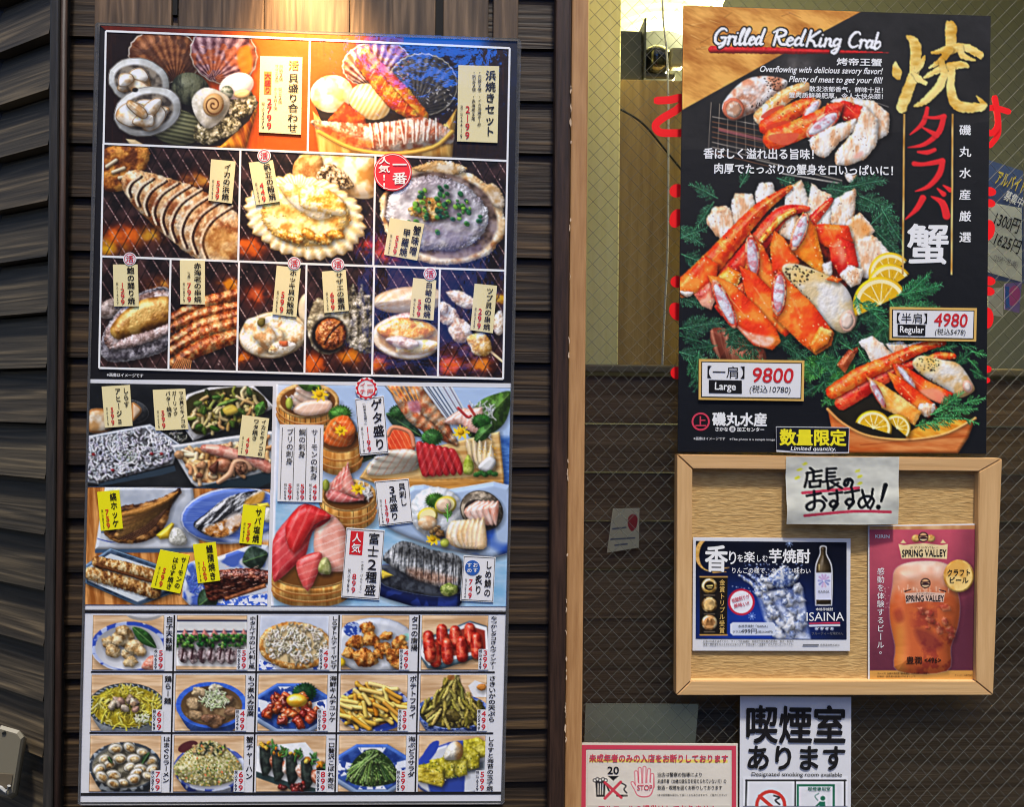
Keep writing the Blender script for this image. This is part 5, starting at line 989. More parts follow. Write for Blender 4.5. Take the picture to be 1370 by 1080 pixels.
def paint_handpaper():
    q = [(1050, 609), (1206, 609), (1206, 704), (1050, 704)]; setclip(q); z = Z(1030, 560, 7.2)
    fill(q, lambda X, Y, d: mixc((184, 184, 172), (222, 222, 208), fbm(X, Y, (40, 18), 3) * 1.4 - .2))
    for p, a in (((345, 440), .8), ((295, 495), .9), ((275, 575), 1), ((840, 505), .8), ((860, 560), .9), ((860, 625), .9)):
        x, y = z(p)[0]; poly(ell(x, y, 3.6, 1.8, -20, 12, .2), (206, 206, 30), a, 1.2)
    def hand(pts, r, c, s=True):
        Q = sm(z(*pts), 6, False) if s and len(pts) > 2 else np.array(z(*pts))
        for i in range(len(Q) - 1): st(*Q[i], *Q[i + 1], r, r, c)
    for p in ([(320, 720), (560, 695), (850, 668)], [(335, 938), (700, 900), (900, 892), (1160, 902)]): hand(p, 1.9, (190, 60, 84))
    K = (22, 24, 30)
    for p in ([(395, 480), (430, 510)], [(362, 530), (500, 505)], [(368, 525), (362, 590), (342, 662)], [(425, 530), (424, 600)], [(428, 562), (495, 552)], [(388, 610), (490, 598), (484, 655)], [(388, 610), (392, 664), (484, 655)],
              [(550, 485), (548, 605)], [(550, 487), (632, 482)], [(550, 528), (622, 522)], [(550, 566), (625, 560)], [(512, 612), (672, 586)], [(556, 610), (562, 680), (604, 660)], [(592, 612), (690, 672)], [(655, 622), (622, 645)],
              [(358, 748), (490, 722)]): hand(p, 1.75, K, False)
    for p in ([(757, 592), (740, 640), (716, 642), (722, 600), (760, 582), (790, 610), (776, 664)],
              [(428, 700), (424, 850), (375, 882), (350, 845), (405, 805), (490, 795), (522, 840), (488, 890)], [(506, 752), (540, 792)],
              [(570, 728), (690, 712)], [(640, 694), (642, 800), (600, 850), (572, 822), (606, 792), (646, 822), (602, 882)],
              [(718, 716), (852, 692)], [(786, 680), (790, 800), (752, 834), (722, 804), (758, 774), (800, 802), (748, 866)],
              [(882, 690), (905, 780), (938, 855)], [(986, 680), (960, 780), (880, 856), (845, 820), (870, 770), (940, 748), (992, 790), (958, 866)]): hand(p, 1.75, K)
    a, b = z((1112, 645), (1065, 795)); st(*a, *b, 3.4, 1.9, K); st(*z((1036, 852))[0], *z((1038, 854))[0], 3.3, 3.3, K)
    setclip(None)
SCRIPT = dict(G=([[(.75, .85), (.6, .98), (.35, .95), (.12, .6), (.15, .2), (.4, .02), (.7, .15), (.78, .42), (.5, .42)], [(.78, .42), (.74, 0), (.5, -.2)]], .9), r=([[(0, .42), (.12, .5), (.1, 0)], [(.1, .3), (.25, .5), (.4, .46)]], .42),
    i=([[(.1, .5), (.08, .1), (.18, 0), (.3, .1)], [(.14, .72), (.16, .74)]], .3), l=([[(.08, .3), (.28, .9), (.2, 1), (.1, .7), (.1, .1), (.2, 0), (.32, .1)]], .32), e=([[(.05, .22), (.35, .36), (.28, .5), (.12, .42), (.08, .15), (.22, 0), (.42, .12)]], .42),
    d=([[(.38, .42), (.2, .5), (.06, .25), (.16, .02), (.36, .2)], [(.48, 1), (.38, .3), (.42, .05), (.55, .08)]], .55), R=([[(.2, .95), (.15, 0)], [(0, .8), (.3, 1), (.62, .9), (.6, .65), (.2, .5)], [(.3, .5), (.5, .1), (.75, .05)]], .75),
    K=([[(.2, .98), (.12, 0)], [(.7, .95), (.2, .45), (.45, .3), (.6, .02), (.78, .1)]], .75), n=([[(.05, .45), (.1, .48), (.08, 0)], [(.08, .3), (.25, .5), (.36, .4), (.36, .1), (.5, .05)]], .5),
    g=([[(.38, .42), (.2, .5), (.06, .28), (.16, .05), (.36, .22)], [(.42, .48), (.36, -.2), (.2, -.42), (.05, -.3), (.45, .02)]], .5), C=([[(.7, .85), (.6, .98), (.35, .95), (.12, .6), (.15, .2), (.4, .02), (.7, .15)]], .75),
    a=([[(.38, .42), (.2, .5), (.06, .25), (.16, .02), (.36, .2)], [(.42, .48), (.38, .1), (.55, .05)]], .52), b=([[(.12, 1), (.08, .1), (.25, 0), (.42, .2), (.34, .45), (.12, .35)]], .5))
def script_text(s, x0, y0, x1, y1, h, r, col, slant=.22):
    adv = sum(.26 if c == ' ' else SCRIPT[c][1] for c in s); k = (x1 - x0 - h * slant) / adv; x = 0
    for c in s:
        if c == ' ': x += .26; continue
        for L in SCRIPT[c][0]:
            Q = [(x0 + (x + u) * k + v * h * slant, y0 + (y1 - y0) * (x + u) / adv - v * h) for u, v in L]
            Q = sm(Q, 5, False) if len(Q) > 2 else np.array(Q)
            for i in range(len(Q) - 1): w = r * (1.15 if Q[i + 1][1] > Q[i][1] else .8); st(*Q[i], *Q[i + 1], w, w, col)
        x += SCRIPT[c][1]
def paint_crab_lettering():
    setclip(CRABQ); z = Z(890, 0, 3.114); z3 = Z(1110, 200, 4.908)
    tube(z((195, 205), (450, 210), (700, 215), (930, 218)), [5, 4.4, 2.6, .6], None, tex=lambda X, Y, d, u: mixc((190, 20, 24), (236, 40, 40), noise(X, Y, (20, 2), 2)), sh=0, rag=1.6)
    for r, c in ((3.3, (24, 22, 22)), (1.55, (250, 250, 250))):
        script_text('Grilled', *z((196, 182))[0], *z((420, 186))[0], 21, r, c); script_text('Red', *z((440, 186))[0], *z((590, 190))[0], 21, r, c); script_text('King', *z((580, 190))[0], *z((745, 194))[0], 21, r, c); script_text('Crab', *z((755, 196))[0], *z((912, 202))[0], 21, r, c)
    gold = lambda X, Y, d, u: mixc((214, 156, 44), (255, 228, 140), (fbm(X, Y, (30, 14), 3) - .3) / .35)
    def br(pts, W): tube(z(*pts), [q * 1.3 for q in W], None, tex=gold, sh=.4, rag=2.4, rags=(3, 6), amb=.97, dif=.06, spec=0, R=9)
    br([(958, 262), (965, 300), (972, 328)], [1.5, 5.5, 1]); br([(1010, 150), (1042, 190), (1038, 300), (1010, 380), (985, 448)], [2, 6, 5.5, 6, 5.5])
    br([(1082, 232), (1060, 270), (1040, 300)], [1, 4, 1.5]); br([(1030, 300), (1060, 330), (1085, 345)], [1.5, 3.5, 2])
    br([(1180, 98), (1190, 120), (1188, 205)], [3, 6.5, 5]); br([(1112, 218), (1180, 205), (1250, 195), (1312, 228)], [1.5, 4.5, 4.2, 4]); br([(1185, 205), (1150, 250), (1100, 282)], [4, 3.4, 1]); br([(1230, 190), (1240, 230), (1290, 250)], [2.4, 3.6, 1])
    br([(1080, 322), (1150, 285), (1230, 268), (1262, 275)], [1.6, 4, 4, 1.4]); br([(1150, 250), (1160, 300)], [3, 3]); br([(1165, 300), (1140, 360), (1080, 420), (1035, 442)], [4, 4.6, 3.6, .8]); br([(1195, 285), (1190, 370), (1215, 435), (1280, 448), (1326, 438), (1296, 400)], [3.4, 4.6, 5.4, 5.2, 4, .8])
    RD = lambda X, Y, d, u: np.broadcast_to(C3((236, 44, 48)), X.shape + (3,))
    def rb(pts, W, zz=z): tube(zz(*pts), W, None, tex=RD, sh=.2, amb=.95, dif=.06, spec=0)
    rb([(1092, 450), (1075, 510), (1020, 560)], [2.6, 3.6, .8]); rb([(1078, 486), (1120, 490), (1162, 484)], [1.6, 2.2, 3.6]); rb([(1160, 486), (1140, 550), (1080, 600), (1012, 614)], [3.6, 4, 3, .6]); rb([(1072, 530), (1130, 562)], [1.2, 4])
    rb([(580, 15), (640, 18), (690, 0)], [1.6, 3.2, 2.6], z3); rb([(555, 92), (620, 96), (740, 74)], [3.4, 2.6, 4], z3); rb([(742, 76), (720, 160), (650, 240), (562, 274)], [3.8, 4.2, 3.2, .6], z3)
    rb([(612, 318), (570, 390), (497, 458)], [4.4, 3.6, .6], z3); rb([(668, 308), (740, 350), (768, 434)], [.9, 4.6, 5.4], z3); rb([(708, 256), (748, 292)], [1.2, 3.6], z3); rb([(748, 236), (790, 264)], [1.2, 3.4], z3)
    for a, b in (((485, 0), (480, 820)), ((803, 0), (800, 822))):
        (x0, y0), (x1, y1) = z3(a, b); y0 = 152; x0 += .9; poly([(x0 - 1.2, y0), (x0 + 1.2, y0), (x1 + 1.2, y1), (x1 - 1.2, y1)], None, tex=lambda X, Y, d: mixc((176, 120, 40), (250, 224, 150), noise(X, Y, (4, 14), 3)))
    setclip(None)
def paint_notices():
    # minors notice icons
    q = [(777, 995), (987, 996), (987, 1080), (776, 1080)]; setclip(q); z = Z(760, 920, 2.74)
    fill(q, lambda X, Y, d: np.broadcast_to(C3((222, 214, 198)), X.shape + (3,)))
    poly(z((78, 263), (585, 266), (585, 278), (78, 276)), (238, 214, 90), .8)
    poly(z((146, 326), (186, 326), (166, 343)), (30, 26, 28))
    blob(z((100, 345), (138, 345), (134, 402), (104, 402)), (36, 34, 36), R=3, sh=0); 
    for i in range(5): poly(ell(*z((98 + i * 10, 342 - (i % 2) * 4))[0], 2.6, 2.6), (36, 34, 36)); poly(ell(*z((98 + i * 10, 342 - (i % 2) * 4))[0], 1.7, 1.7), (226, 220, 206))
    for i in range(3): a, b = z((110 + i * 9, 354), (110 + i * 8, 394)); st(*a, *b, .7, .7, (222, 214, 198))
    a, b = z((140, 356), (150, 380)); st(*a, *b, 1, 1, (36, 34, 36))
    for i in range(6): t = i / 5; a = z((180, 398))[0]; st(a[0] + i * 2.2, a[1], a[0] + i * 2.2 + 2, a[1], 1.3, 1.3, (36, 34, 36) if i < 4 else (120, 110, 100))
    tube(z((215, 388), (205, 375), (212, 362), (196, 352)), .8, (36, 34, 36), sh=0)
    for p in (((135, 350), (195, 405)), ((193, 348), (135, 408))): a, b = z(*p); st(*a, *b, 1.9, 1.9, (206, 66, 80), .95)
    H = (214, 72, 92); palm = sm(z((248, 345), (262, 352), (308, 348), (314, 362), (310, 385), (296, 402), (262, 402), (246, 384)), 4)
    for p in (((252, 352), (249, 312)), ((265, 350), (263, 300)), ((279, 350), (280, 296)), ((294, 352), (297, 304)), ((310, 365), (309, 322)), ((252, 380), (236, 352))): a, b = z(*p); st(*a, *b, 2.5, 2.4, H)
    poly(palm, H); 
    for p in (((252, 352), (249, 312)), ((265, 350), (263, 300)), ((279, 350), (280, 296)), ((294, 352), (297, 304)), ((308, 365), (309, 322)), ((252, 380), (236, 352))): a, b = z(*p); st(*a, *b, 1.7, 1.6, (232, 214, 204))
    poly(sm(z((250, 348), (263, 354), (306, 350), (311, 364), (307, 384), (294, 399), (263, 399), (249, 384)), 4), (232, 214, 204))
    # smoking notice icons
    q = [(990, 932), (1139, 932), (1139, 1080), (990, 1080)]; setclip(q)
    fill(q, lambda X, Y, d: np.broadcast_to(C3((224, 225, 228)), X.shape + (3,)))
    x, y = z((743, 434))[0]; poly(ell(x, y, 21, 21), (206, 60, 50)); poly(ell(x, y, 16.5, 16.5), (224, 225, 228))
    a, b = z((712, 442), (768, 442)); st(*a, *b, 2.2, 2.2, (30, 30, 34)); tube(z((775, 430), (760, 415), (775, 405), (755, 398)), 1.1, (30, 30, 34), sh=0); a, b = z((702, 400), (790, 476)); st(*a, *b, 2.3, 2.3, (206, 60, 50))
    GR = (26, 110, 84); poly(z((838, 356), (978, 356), (978, 500), (838, 500)), GR); poly(z((846, 364), (970, 364), (970, 500), (846, 500)), (224, 225, 228))
    x, y = z((934, 408))[0]; poly(ell(x, y, 3.2, 3.2), GR); poly(z((922, 420), (942, 420), (944, 462), (920, 462)), GR); a, b = z((924, 424), (908, 440)); st(*a, *b, 1.3, 1.2, GR); poly(z((900, 452), (950, 452), (950, 474), (900, 474)), GR)
    for c in (((652, 342), (1018, 342)), ((654, 342), (650, 500)), ((833, 342), (832, 500)), ((1014, 342), (1014, 500))): a, b = z(*c); st(*a, *b, 1.1, 1.1, (24, 24, 28))
    tube(z((915, 415), (905, 400), (918, 390)), .7, (110, 150, 140), sh=0)
    setclip(None)
# ------------------------------------------------------------------ materials
def lin3(c):
    c = np.asarray(c, float) / 255.; return np.where(c <= .04045, c / 12.92, ((c + .055) / 1.055) ** 2.4)
MATS = {}
def mat(name, col, rough=.5, spec=.5, coat=0, metal=0, emit=0):
    if name in MATS: return MATS[name]
    m = bpy.data.materials.new(name); m.use_nodes = True; b = m.node_tree.nodes['Principled BSDF']
    b.inputs['Base Color'].default_value = (*lin3(col), 1); b.inputs['Roughness'].default_value = rough
    b.inputs['Specular IOR Level'].default_value = spec; b.inputs['Coat Weight'].default_value = coat; b.inputs['Metallic'].default_value = metal
    b.inputs['Coat Roughness'].default_value = .08
    if emit: b.inputs['Emission Color'].default_value = (*lin3(col), 1); b.inputs['Emission Strength'].default_value = emit
    MATS[name] = m; return m
def nodes(m): return m.node_tree.nodes, m.node_tree.links, m.node_tree.nodes['Principled BSDF']
def wave_bump(m, scale, dist, stretch=(1, 1, 1), rough_var=0):
    n, l, b = nodes(m); tc = n.new('ShaderNodeNewGeometry'); mp = n.new('ShaderNodeMapping'); mp.inputs['Scale'].default_value = stretch
    no = n.new('ShaderNodeTexNoise'); no.inputs['Scale'].default_value = scale; no.inputs['Detail'].default_value = 2
    bu = n.new('ShaderNodeBump'); bu.inputs['Distance'].default_value = dist; bu.inputs['Strength'].default_value = 1
    l.new(tc.outputs['Position'], mp.inputs[0]); l.new(mp.outputs[0], no.inputs['Vector']); l.new(no.outputs['Fac'], bu.inputs['Height'])
    l.new(bu.outputs[0], b.inputs['Normal']); l.new(bu.outputs[0], b.inputs['Coat Normal'])
def paper(name, col, coat=.5, rough=.45, bump=.0012):
    if name in MATS: return MATS[name]
    m = mat(name, col, rough, .35, coat); wave_bump(m, 9, bump); 
    n, l, b = nodes(m); no = n.new('ShaderNodeTexNoise'); no.inputs['Scale'].default_value = 60; no.inputs['Detail'].default_value = 4
    mx = n.new('ShaderNodeMixRGB'); mx.blend_type = 'MULTIPLY'; mx.inputs[0].default_value = .10; mx.inputs[1].default_value = (*lin3(col), 1)
    l.new(no.outputs['Fac'], mx.inputs[2]); l.new(mx.outputs[0], b.inputs['Base Color'])
    return m
def print_mat(name, coat, rough, bump):
    m = mat(name, (128, 128, 128), rough, .2, coat); n, l, b = nodes(m)
    a = n.new('ShaderNodeVertexColor'); a.layer_name = 'ink'; l.new(a.outputs['Color'], b.inputs['Base Color'])
    wave_bump(m, 9, bump); return m
PRINT = print_mat('glossy_print', .6, .5, .0016); nodes(PRINT)[2].inputs['Coat Roughness'].default_value = .04
for _k in nodes(PRINT)[0]:
    if _k.type == 'TEX_NOISE': _k.inputs['Scale'].default_value = 34; _k.inputs['Detail'].default_value = 4
    if _k.type == 'BUMP': _k.inputs['Distance'].default_value = .0009
def wood(name, c1, c2, along='X', scale=1.0, bump=.002, rough=.65, ring=14, c3=None):
    """planed or brushed timber: stretched noise for the grain, wave rings for the figure"""
    m = mat(name, c1, rough, .3); n, l, b = nodes(m)
    g = n.new('ShaderNodeNewGeometry'); oi = n.new('ShaderNodeVertexColor'); oi.layer_name = 'tone'
    mp = n.new('ShaderNodeMapping'); s = {'X': (.9, 14, 26), 'Z': (22, 14, 1.6), 'S': (.9, .6, 26)}[along]; mp.inputs['Scale'].default_value = [q * scale for q in s]
    ad = n.new('ShaderNodeVectorMath'); ad.operation = 'MULTIPLY_ADD'; ad.inputs[1].default_value = (9, 9, 9)
    l.new(oi.outputs['Color'], ad.inputs[0]); l.new(g.outputs['Position'], ad.inputs[2]); l.new(ad.outputs[0], mp.inputs[0])
    n1 = n.new('ShaderNodeTexNoise'); n1.inputs['Scale'].default_value = 1.6; n1.inputs['Detail'].default_value = 1.5; n1.inputs['Distortion'].default_value = .35; l.new(mp.outputs[0], n1.inputs['Vector'])
    wv = n.new('ShaderNodeMath'); wv.operation = 'MULTIPLY'; wv.inputs[1].default_value = ring; l.new(n1.outputs['Fac'], wv.inputs[0])
    sn = n.new('ShaderNodeMath'); sn.operation = 'SINE'; l.new(wv.outputs[0], sn.inputs[0])
    n2 = n.new('ShaderNodeTexNoise'); n2.inputs['Scale'].default_value = 9; n2.inputs['Detail'].default_value = 6; l.new(mp.outputs[0], n2.inputs['Vector'])
    mx = n.new('ShaderNodeMath'); mx.operation = 'MULTIPLY_ADD'; mx.inputs[1].default_value = .13; l.new(sn.outputs[0], mx.inputs[0]); l.new(n2.outputs['Fac'], mx.inputs[2])
    rp = n.new('ShaderNodeValToRGB'); e = rp.color_ramp.elements; e[0].position = .2; e[0].color = (*lin3(c1), 1); e[1].position = .8; e[1].color = (*lin3(c2), 1)
    if c3 is not None: q = e.new(.55); q.color = (*lin3(c3), 1)
    l.new(mx.outputs[0], rp.inputs[0])
    tn = n.new('ShaderNodeMixRGB'); tn.blend_type = 'MULTIPLY'; tn.inputs[0].default_value = .55; l.new(rp.outputs[0], tn.inputs[1]); l.new(oi.outputs['Color'], tn.inputs[2]); l.new(tn.outputs[0], b.inputs['Base Color'])
    bu = n.new('ShaderNodeBump'); bu.inputs['Distance'].default_value = bump; bu.inputs['Strength'].default_value = 1; l.new(mx.outputs[0], bu.inputs['Height']); l.new(bu.outputs[0], b.inputs['Normal'])
    return m
M_PLANK = wood('weathered_dark_planks', (26, 20, 14), (92, 72, 47), 'X', .8, .0011, ring=52, c3=(50, 38, 26))
M_PLANKG = wood('grey_black_planks', (34, 29, 22), (98, 85, 64), 'S', .8, .0011, ring=46, c3=(62, 54, 41))
M_POST = wood('dark_stained_post', (36, 24, 18), (74, 52, 40), 'Z', 1.2, .0008, .55, 8)
M_POSTB = wood('black_painted_post', (32, 31, 30), (58, 54, 50), 'Z', 1.2, .0008, .5, 8)
M_TRIM = wood('tan_wood_trim', (156, 112, 68), (190, 146, 96), 'Z', 1.3, .0005, .5, 6)
M_HEAD = wood('warm_brown_boards', (64, 50, 38), (132, 106, 80), 'Z', .7, .0009, .6, 60, (98, 78, 58))
M_OAK = wood('light_oak_frame', (190, 148, 96), (214, 174, 122), 'X', 1.0, .0004, .45, 5)
M_OAKV = wood('light_oak_frame_upright', (190, 148, 96), (214, 174, 122), 'Z', 1.0, .0004, .45, 5)

# ------------------------------------------------------------------ scene objects
def link(o, parent=None):
    COL.objects.link(o)
    if parent is not None: o.parent = parent
    return o
def thing(name, label, cat, loc, group=None):
    o = bpy.data.objects.new(name, None); o.empty_display_size = .05; o.location = loc; o['label'] = label; o['category'] = cat
    if group: o['group'] = group
    return link(o)
def tag(o, label, cat, group=None):
    o['label'] = label; o['category'] = cat
    if group: o['group'] = group
    return o
def gen(o):                                   # world origin of a parent chain (no rotations are used)
    v = np.zeros(3)
    while o is not None: v += np.array(o.location); o = o.parent
    return v
class MB:
    """collects polygons with a material each, then links them as one mesh object"""
    def __init__(s): s.v = []; s.f = []; s.m = []; s.mats = []; s.c = []; s.t = []; s.n = 0; s.grid = []
    def mi(s, m):
        if m not in s.mats: s.mats.append(m)
        return s.mats.index(m)
    def add(s, V, Fs, m, col=None, tone=(1, 1, 1)):
        V = np.asarray(V, float); s.v.append(V); i = s.mi(m)
        s.f += [[q + s.n for q in f] for f in Fs]; s.m += [i] * len(Fs); s.n += len(V)
        s.c.append(np.full((len(V), 3), .5) if col is None else col); s.t.append(np.tile(np.array(tone, float), (len(V), 1)))
    def box(s, x0, x1, y0, y1, z0, z1, m, tone=(1, 1, 1), bev=0):
        if bev:
            bm = bmesh.new(); bmesh.ops.create_cube(bm, size=1)
            for v in bm.verts: v.co = ((x0 + x1) / 2 + v.co.x * (x1 - x0), (y0 + y1) / 2 + v.co.y * (y1 - y0), (z0 + z1) / 2 + v.co.z * (z1 - z0))
            bmesh.ops.bevel(bm, geom=bm.edges[:], offset=bev, segments=2, affect='EDGES', profile=.5)
            bm.verts.index_update(); s.add([v.co[:] for v in bm.verts], [[v.index for v in f.verts] for f in bm.faces], m, tone=tone); bm.free(); return
        V = [(x, y, z) for x in (x0, x1) for y in (y0, y1) for z in (z0, z1)]
        s.add(V, [(0, 1, 3, 2), (4, 6, 7, 5), (0, 4, 5, 1), (2, 3, 7, 6), (0, 2, 6, 4), (1, 5, 7, 3)], m, tone=tone)
    def pxpoly(s, P, y, m, th=0, tone=(1, 1, 1)):              # outline in print coordinates, on the plane y (thickness th behind)
        P = np.asarray(P, float); V = W(P[:, 0], P[:, 1], y); n = len(P)
        V2 = V + np.array([0, th, 0]); F = [list(range(n))[::-1]]
        if th: F += [list(range(n, 2 * n))] + [[i, (i + 1) % n, n + (i + 1) % n, n + i] for i in range(n)]; V = np.vstack([V, V2])
        s.add(V, F, m, tone=tone)
    def ring(s, P, Q, y, m):
        P = np.asarray(P, float); Q = np.asarray(Q, float); n = len(P); V = np.vstack([W(P[:, 0], P[:, 1], y), W(Q[:, 0], Q[:, 1], y)])
        s.add(V, [[i, n + i, n + (i + 1) % n, (i + 1) % n] for i in range(n)], m)
    def tube(s, P, r, m, k=6):
        P = np.asarray(P, float); V = []; F = []; n = len(P); R = r if hasattr(r, '__len__') else [r] * n
        for i in range(n):
            d = P[min(i + 1, n - 1)] - P[max(i - 1, 0)]; d /= np.linalg.norm(d) + 1e-9; a = np.cross(d, (0, 0, 1) if abs(d[2]) < .9 else (1, 0, 0)); a /= np.linalg.norm(a); b = np.cross(d, a)
            for j in range(k): t = 2 * math.pi * j / k; V.append(P[i] + R[i] * (a * math.cos(t) + b * math.sin(t)))
        for i in range(n - 1):
            for j in range(k): F.append([i * k + j, i * k + (j + 1) % k, (i + 1) * k + (j + 1) % k, (i + 1) * k + j])
        F += [list(range(k))[::-1], [(n - 1) * k + j for j in range(k)]]; s.add(V, F, m)
    def photo(s, q, y, m=None, den=1.0):                        # printed picture: a fine sheet with one ink colour per vertex
        q = np.asarray(q, float); nu = int(max(np.hypot(*(q[1] - q[0])), np.hypot(*(q[2] - q[3]))) * den) + 1; nv = int(max(np.hypot(*(q[3] - q[0])), np.hypot(*(q[2] - q[1]))) * den) + 1
        u, v = np.meshgrid(np.linspace(0, 1, nu), np.linspace(0, 1, nv)); u = u.ravel()[:, None]; v = v.ravel()[:, None]
        P = (q[0] * (1 - u) + q[1] * u) * (1 - v) + (q[3] * (1 - u) + q[2] * u) * v
        x = np.clip(P[:, 0] - .5, 0, PW - 1.01); yy = np.clip(P[:, 1] - .5, 0, PH - 1.01); xi = x.astype(int); yi = yy.astype(int); fx = (x - xi)[:, None]; fy = (yy - yi)[:, None]
        c = (CV[yi, xi] * (1 - fx) + CV[yi, xi + 1] * fx) * (1 - fy) + (CV[yi + 1, xi] * (1 - fx) + CV[yi + 1, xi + 1] * fx) * fy
        a = np.arange((nv - 1) * nu).reshape(nv - 1, nu)[:, :-1].ravel()
        s.grid.append((s.n, np.stack([a, a + nu, a + nu + 1, a + 1], 1), s.mi(m or PRINT)))
        V = W(P[:, 0], P[:, 1], y); s.v.append(V); s.n += len(V); s.c.append(lin3(np.clip(c, 0, 1) * 255)); s.t.append(np.ones((len(V), 3)))
    def build(s, name, parent=None, smooth=False):
        V = np.vstack(s.v) - gen(parent); C = np.vstack(s.c); T = np.vstack(s.t)
        me = bpy.data.meshes.new(name); loops = [np.array([i for f in s.f for i in f], np.int32)]; tot = [np.array([len(f) for f in s.f], np.int32)]; mi = [np.array(s.m, np.int32)]
        for off, Q, m in s.grid: loops.append((Q + off).ravel().astype(np.int32)); tot.append(np.full(len(Q), 4, np.int32)); mi.append(np.full(len(Q), m, np.int32))
        loops = np.concatenate(loops); tot = np.concatenate(tot); mi = np.concatenate(mi)
        me.vertices.add(len(V)); me.vertices.foreach_set('co', V.ravel().astype(np.float32))
        me.loops.add(len(loops)); me.loops.foreach_set('vertex_index', loops)
        me.polygons.add(len(tot)); st_ = np.concatenate([[0], np.cumsum(tot)[:-1]]).astype(np.int32); me.polygons.foreach_set('loop_start', st_); me.polygons.foreach_set('loop_total', tot); me.polygons.foreach_set('material_index', mi)
        for nm, A in (('ink', C), ('tone', T)):
            if nm == 'tone' and s.grid: continue
            if nm == 'ink' and not s.grid: continue
            at = me.color_attributes.new(nm, 'FLOAT_COLOR', 'POINT'); at.data.foreach_set('color', np.hstack([A, np.ones((len(A), 1))]).ravel().astype(np.float32))
        for m in s.mats: me.materials.append(m)
        me.update(calc_edges=True); me.validate()
        me.polygons.foreach_set('use_smooth', [bool(smooth)] * len(me.polygons))
        return link(bpy.data.objects.new(name, me), parent)

# ------------------------------------------------------------------ lettering
_G = {}
def glyphs(s, off=0.0, shear=0.0):
    k = (s, off, shear)
    if k in _G: return _G[k]
    cu = bpy.data.curves.new('t', 'FONT'); cu.body = s; cu.size = 1; cu.offset = off; cu.shear = shear; cu.resolution_u = 3
    o = bpy.data.objects.new('t', cu); COL.objects.link(o); bpy.context.view_layer.update()
    me = o.evaluated_get(bpy.context.evaluated_depsgraph_get()).to_mesh()
    V = np.array([v.co[:2] for v in me.vertices]).reshape(-1, 2); F = [list(p.vertices) for p in me.polygons]
    o.evaluated_get(bpy.context.evaluated_depsgraph_get()).to_mesh_clear(); COL.objects.unlink(o); bpy.data.objects.remove(o); bpy.data.curves.remove(cu)
    _G[k] = (V, F); return _G[k]
def put(mb, V, F, y, m):
    if len(V): mb.add(W(V[:, 0], V[:, 1], y), F, m)
def bold(V, off):
    if off <= .006: return [(V, 0)]
    r = off * .8; return [(V + (r * a, r * b), k * 3e-5) for k, (a, b) in enumerate(((-1, -.5), (1, .5), (-.5, 1), (.5, -1)) if off < .035 else ((-1, 0), (1, 0), (0, 1), (0, -1), (-.7, -.7), (.7, .7), (.7, -.7), (-.7, .7)))]
def qmap(q, u, v):
    q = np.asarray(q, float); u = np.asarray(u)[:, None]; v = np.asarray(v)[:, None]
    return (q[0] * (1 - u) + q[1] * u) * (1 - v) + (q[3] * (1 - u) + q[2] * u) * v
def vtext(mb, q, s, u, v0, v1, w, y, m, off=.018, slim=1.0):
    """a column of upright characters inside quad q; u centre, v0..v1 extent, w character width (fractions)"""
    n = len(s); c = (v1 - v0) / n
    for i, ch in enumerate(s):
      if ch == ' ': continue
      if 1:
        V0, F = glyphs(ch)
        if not len(V0): continue
      for V, lift in bold(V0, off * (.55 if ch.isdigit() else .75)):
        if ch.isascii(): x0, x1 = V[:, 0].min(), V[:, 0].max(); X = (V[:, 0] - (x0 + x1) / 2) * (1.6 if ch.isdigit() else 1.1); Y = (V[:, 1] - .36) * (1.14 if ch.isdigit() else .95)
        else: X = (V[:, 0] - .5) * .97; Y = (V[:, 1] - .36) * .93
        if ch in 'ー（）()「」〈〉<>': X, Y = Y, -X
        if ch in '、。': X = X + .3; Y = Y + .3
        put(mb, qmap(q, u + X * w, v0 + (i + .5) * c - Y * c * 1.0 * slim), F, y - lift, m)
def htext(mb, s, a, b, h, y, m, off=.018, shear=0.0, fit=True):
    """one line whose ink runs from a to b along its baseline (print coordinates), capital height h"""
    V0, F = glyphs(s, 0.0, shear)
    a = np.array(a, float); b = np.array(b, float); d = b - a; L = np.hypot(*d); d /= L; nrm = np.array([d[1], -d[0]])
    x0, x1 = V0[:, 0].min(), V0[:, 0].max(); cap = .88 if not s.isascii() else .72
    for V, lift in bold(V0, off):
        X = (V[:, 0] - x0) / (x1 - x0) * L; Y = V[:, 1] / cap * h
        put(mb, a + X[:, None] * d + Y[:, None] * nrm, F, y - lift, m)
INK = lambda n, c, e=.3: mat('ink_' + n, c, .45, .35, .4)
K_BLK, K_RED, K_WHT = INK('black', (20, 18, 20)), INK('red', (206, 34, 40)), INK('white', (238, 238, 236))
K_YEL, K_ORG, K_GRY, K_PNK, K_GLD, K_NAVY, K_BLUE = INK('yellow', (244, 230, 40)), INK('orange', (240, 130, 60)), INK('grey', (110, 112, 118)), INK('pink_red', (206, 62, 84)), INK('gold', (212, 176, 96)), INK('navy', (20, 22, 34)), INK('blue', (40, 90, 170))
P_CREAM, P_LEMON, P_WHITE, P_BLACK = paper('cream_tag_stock', (240, 226, 170), .5), paper('yellow_tag_stock', (238, 230, 20), .5), paper('white_stock', (232, 232, 232), .5), paper('black_stock', (24, 22, 24), .6)
P_LILAC = paper('cool_white_stock', (224, 225, 228), .5)
def bar(mb, a, b, w, y, m):
    a = np.array(a, float); b = np.array(b, float); d = (b - a) / np.hypot(*(b - a)); n = np.array([-d[1], d[0]]) * w / 2
    mb.pxpoly([a - n, b - n, b + n, a + n], y, m)
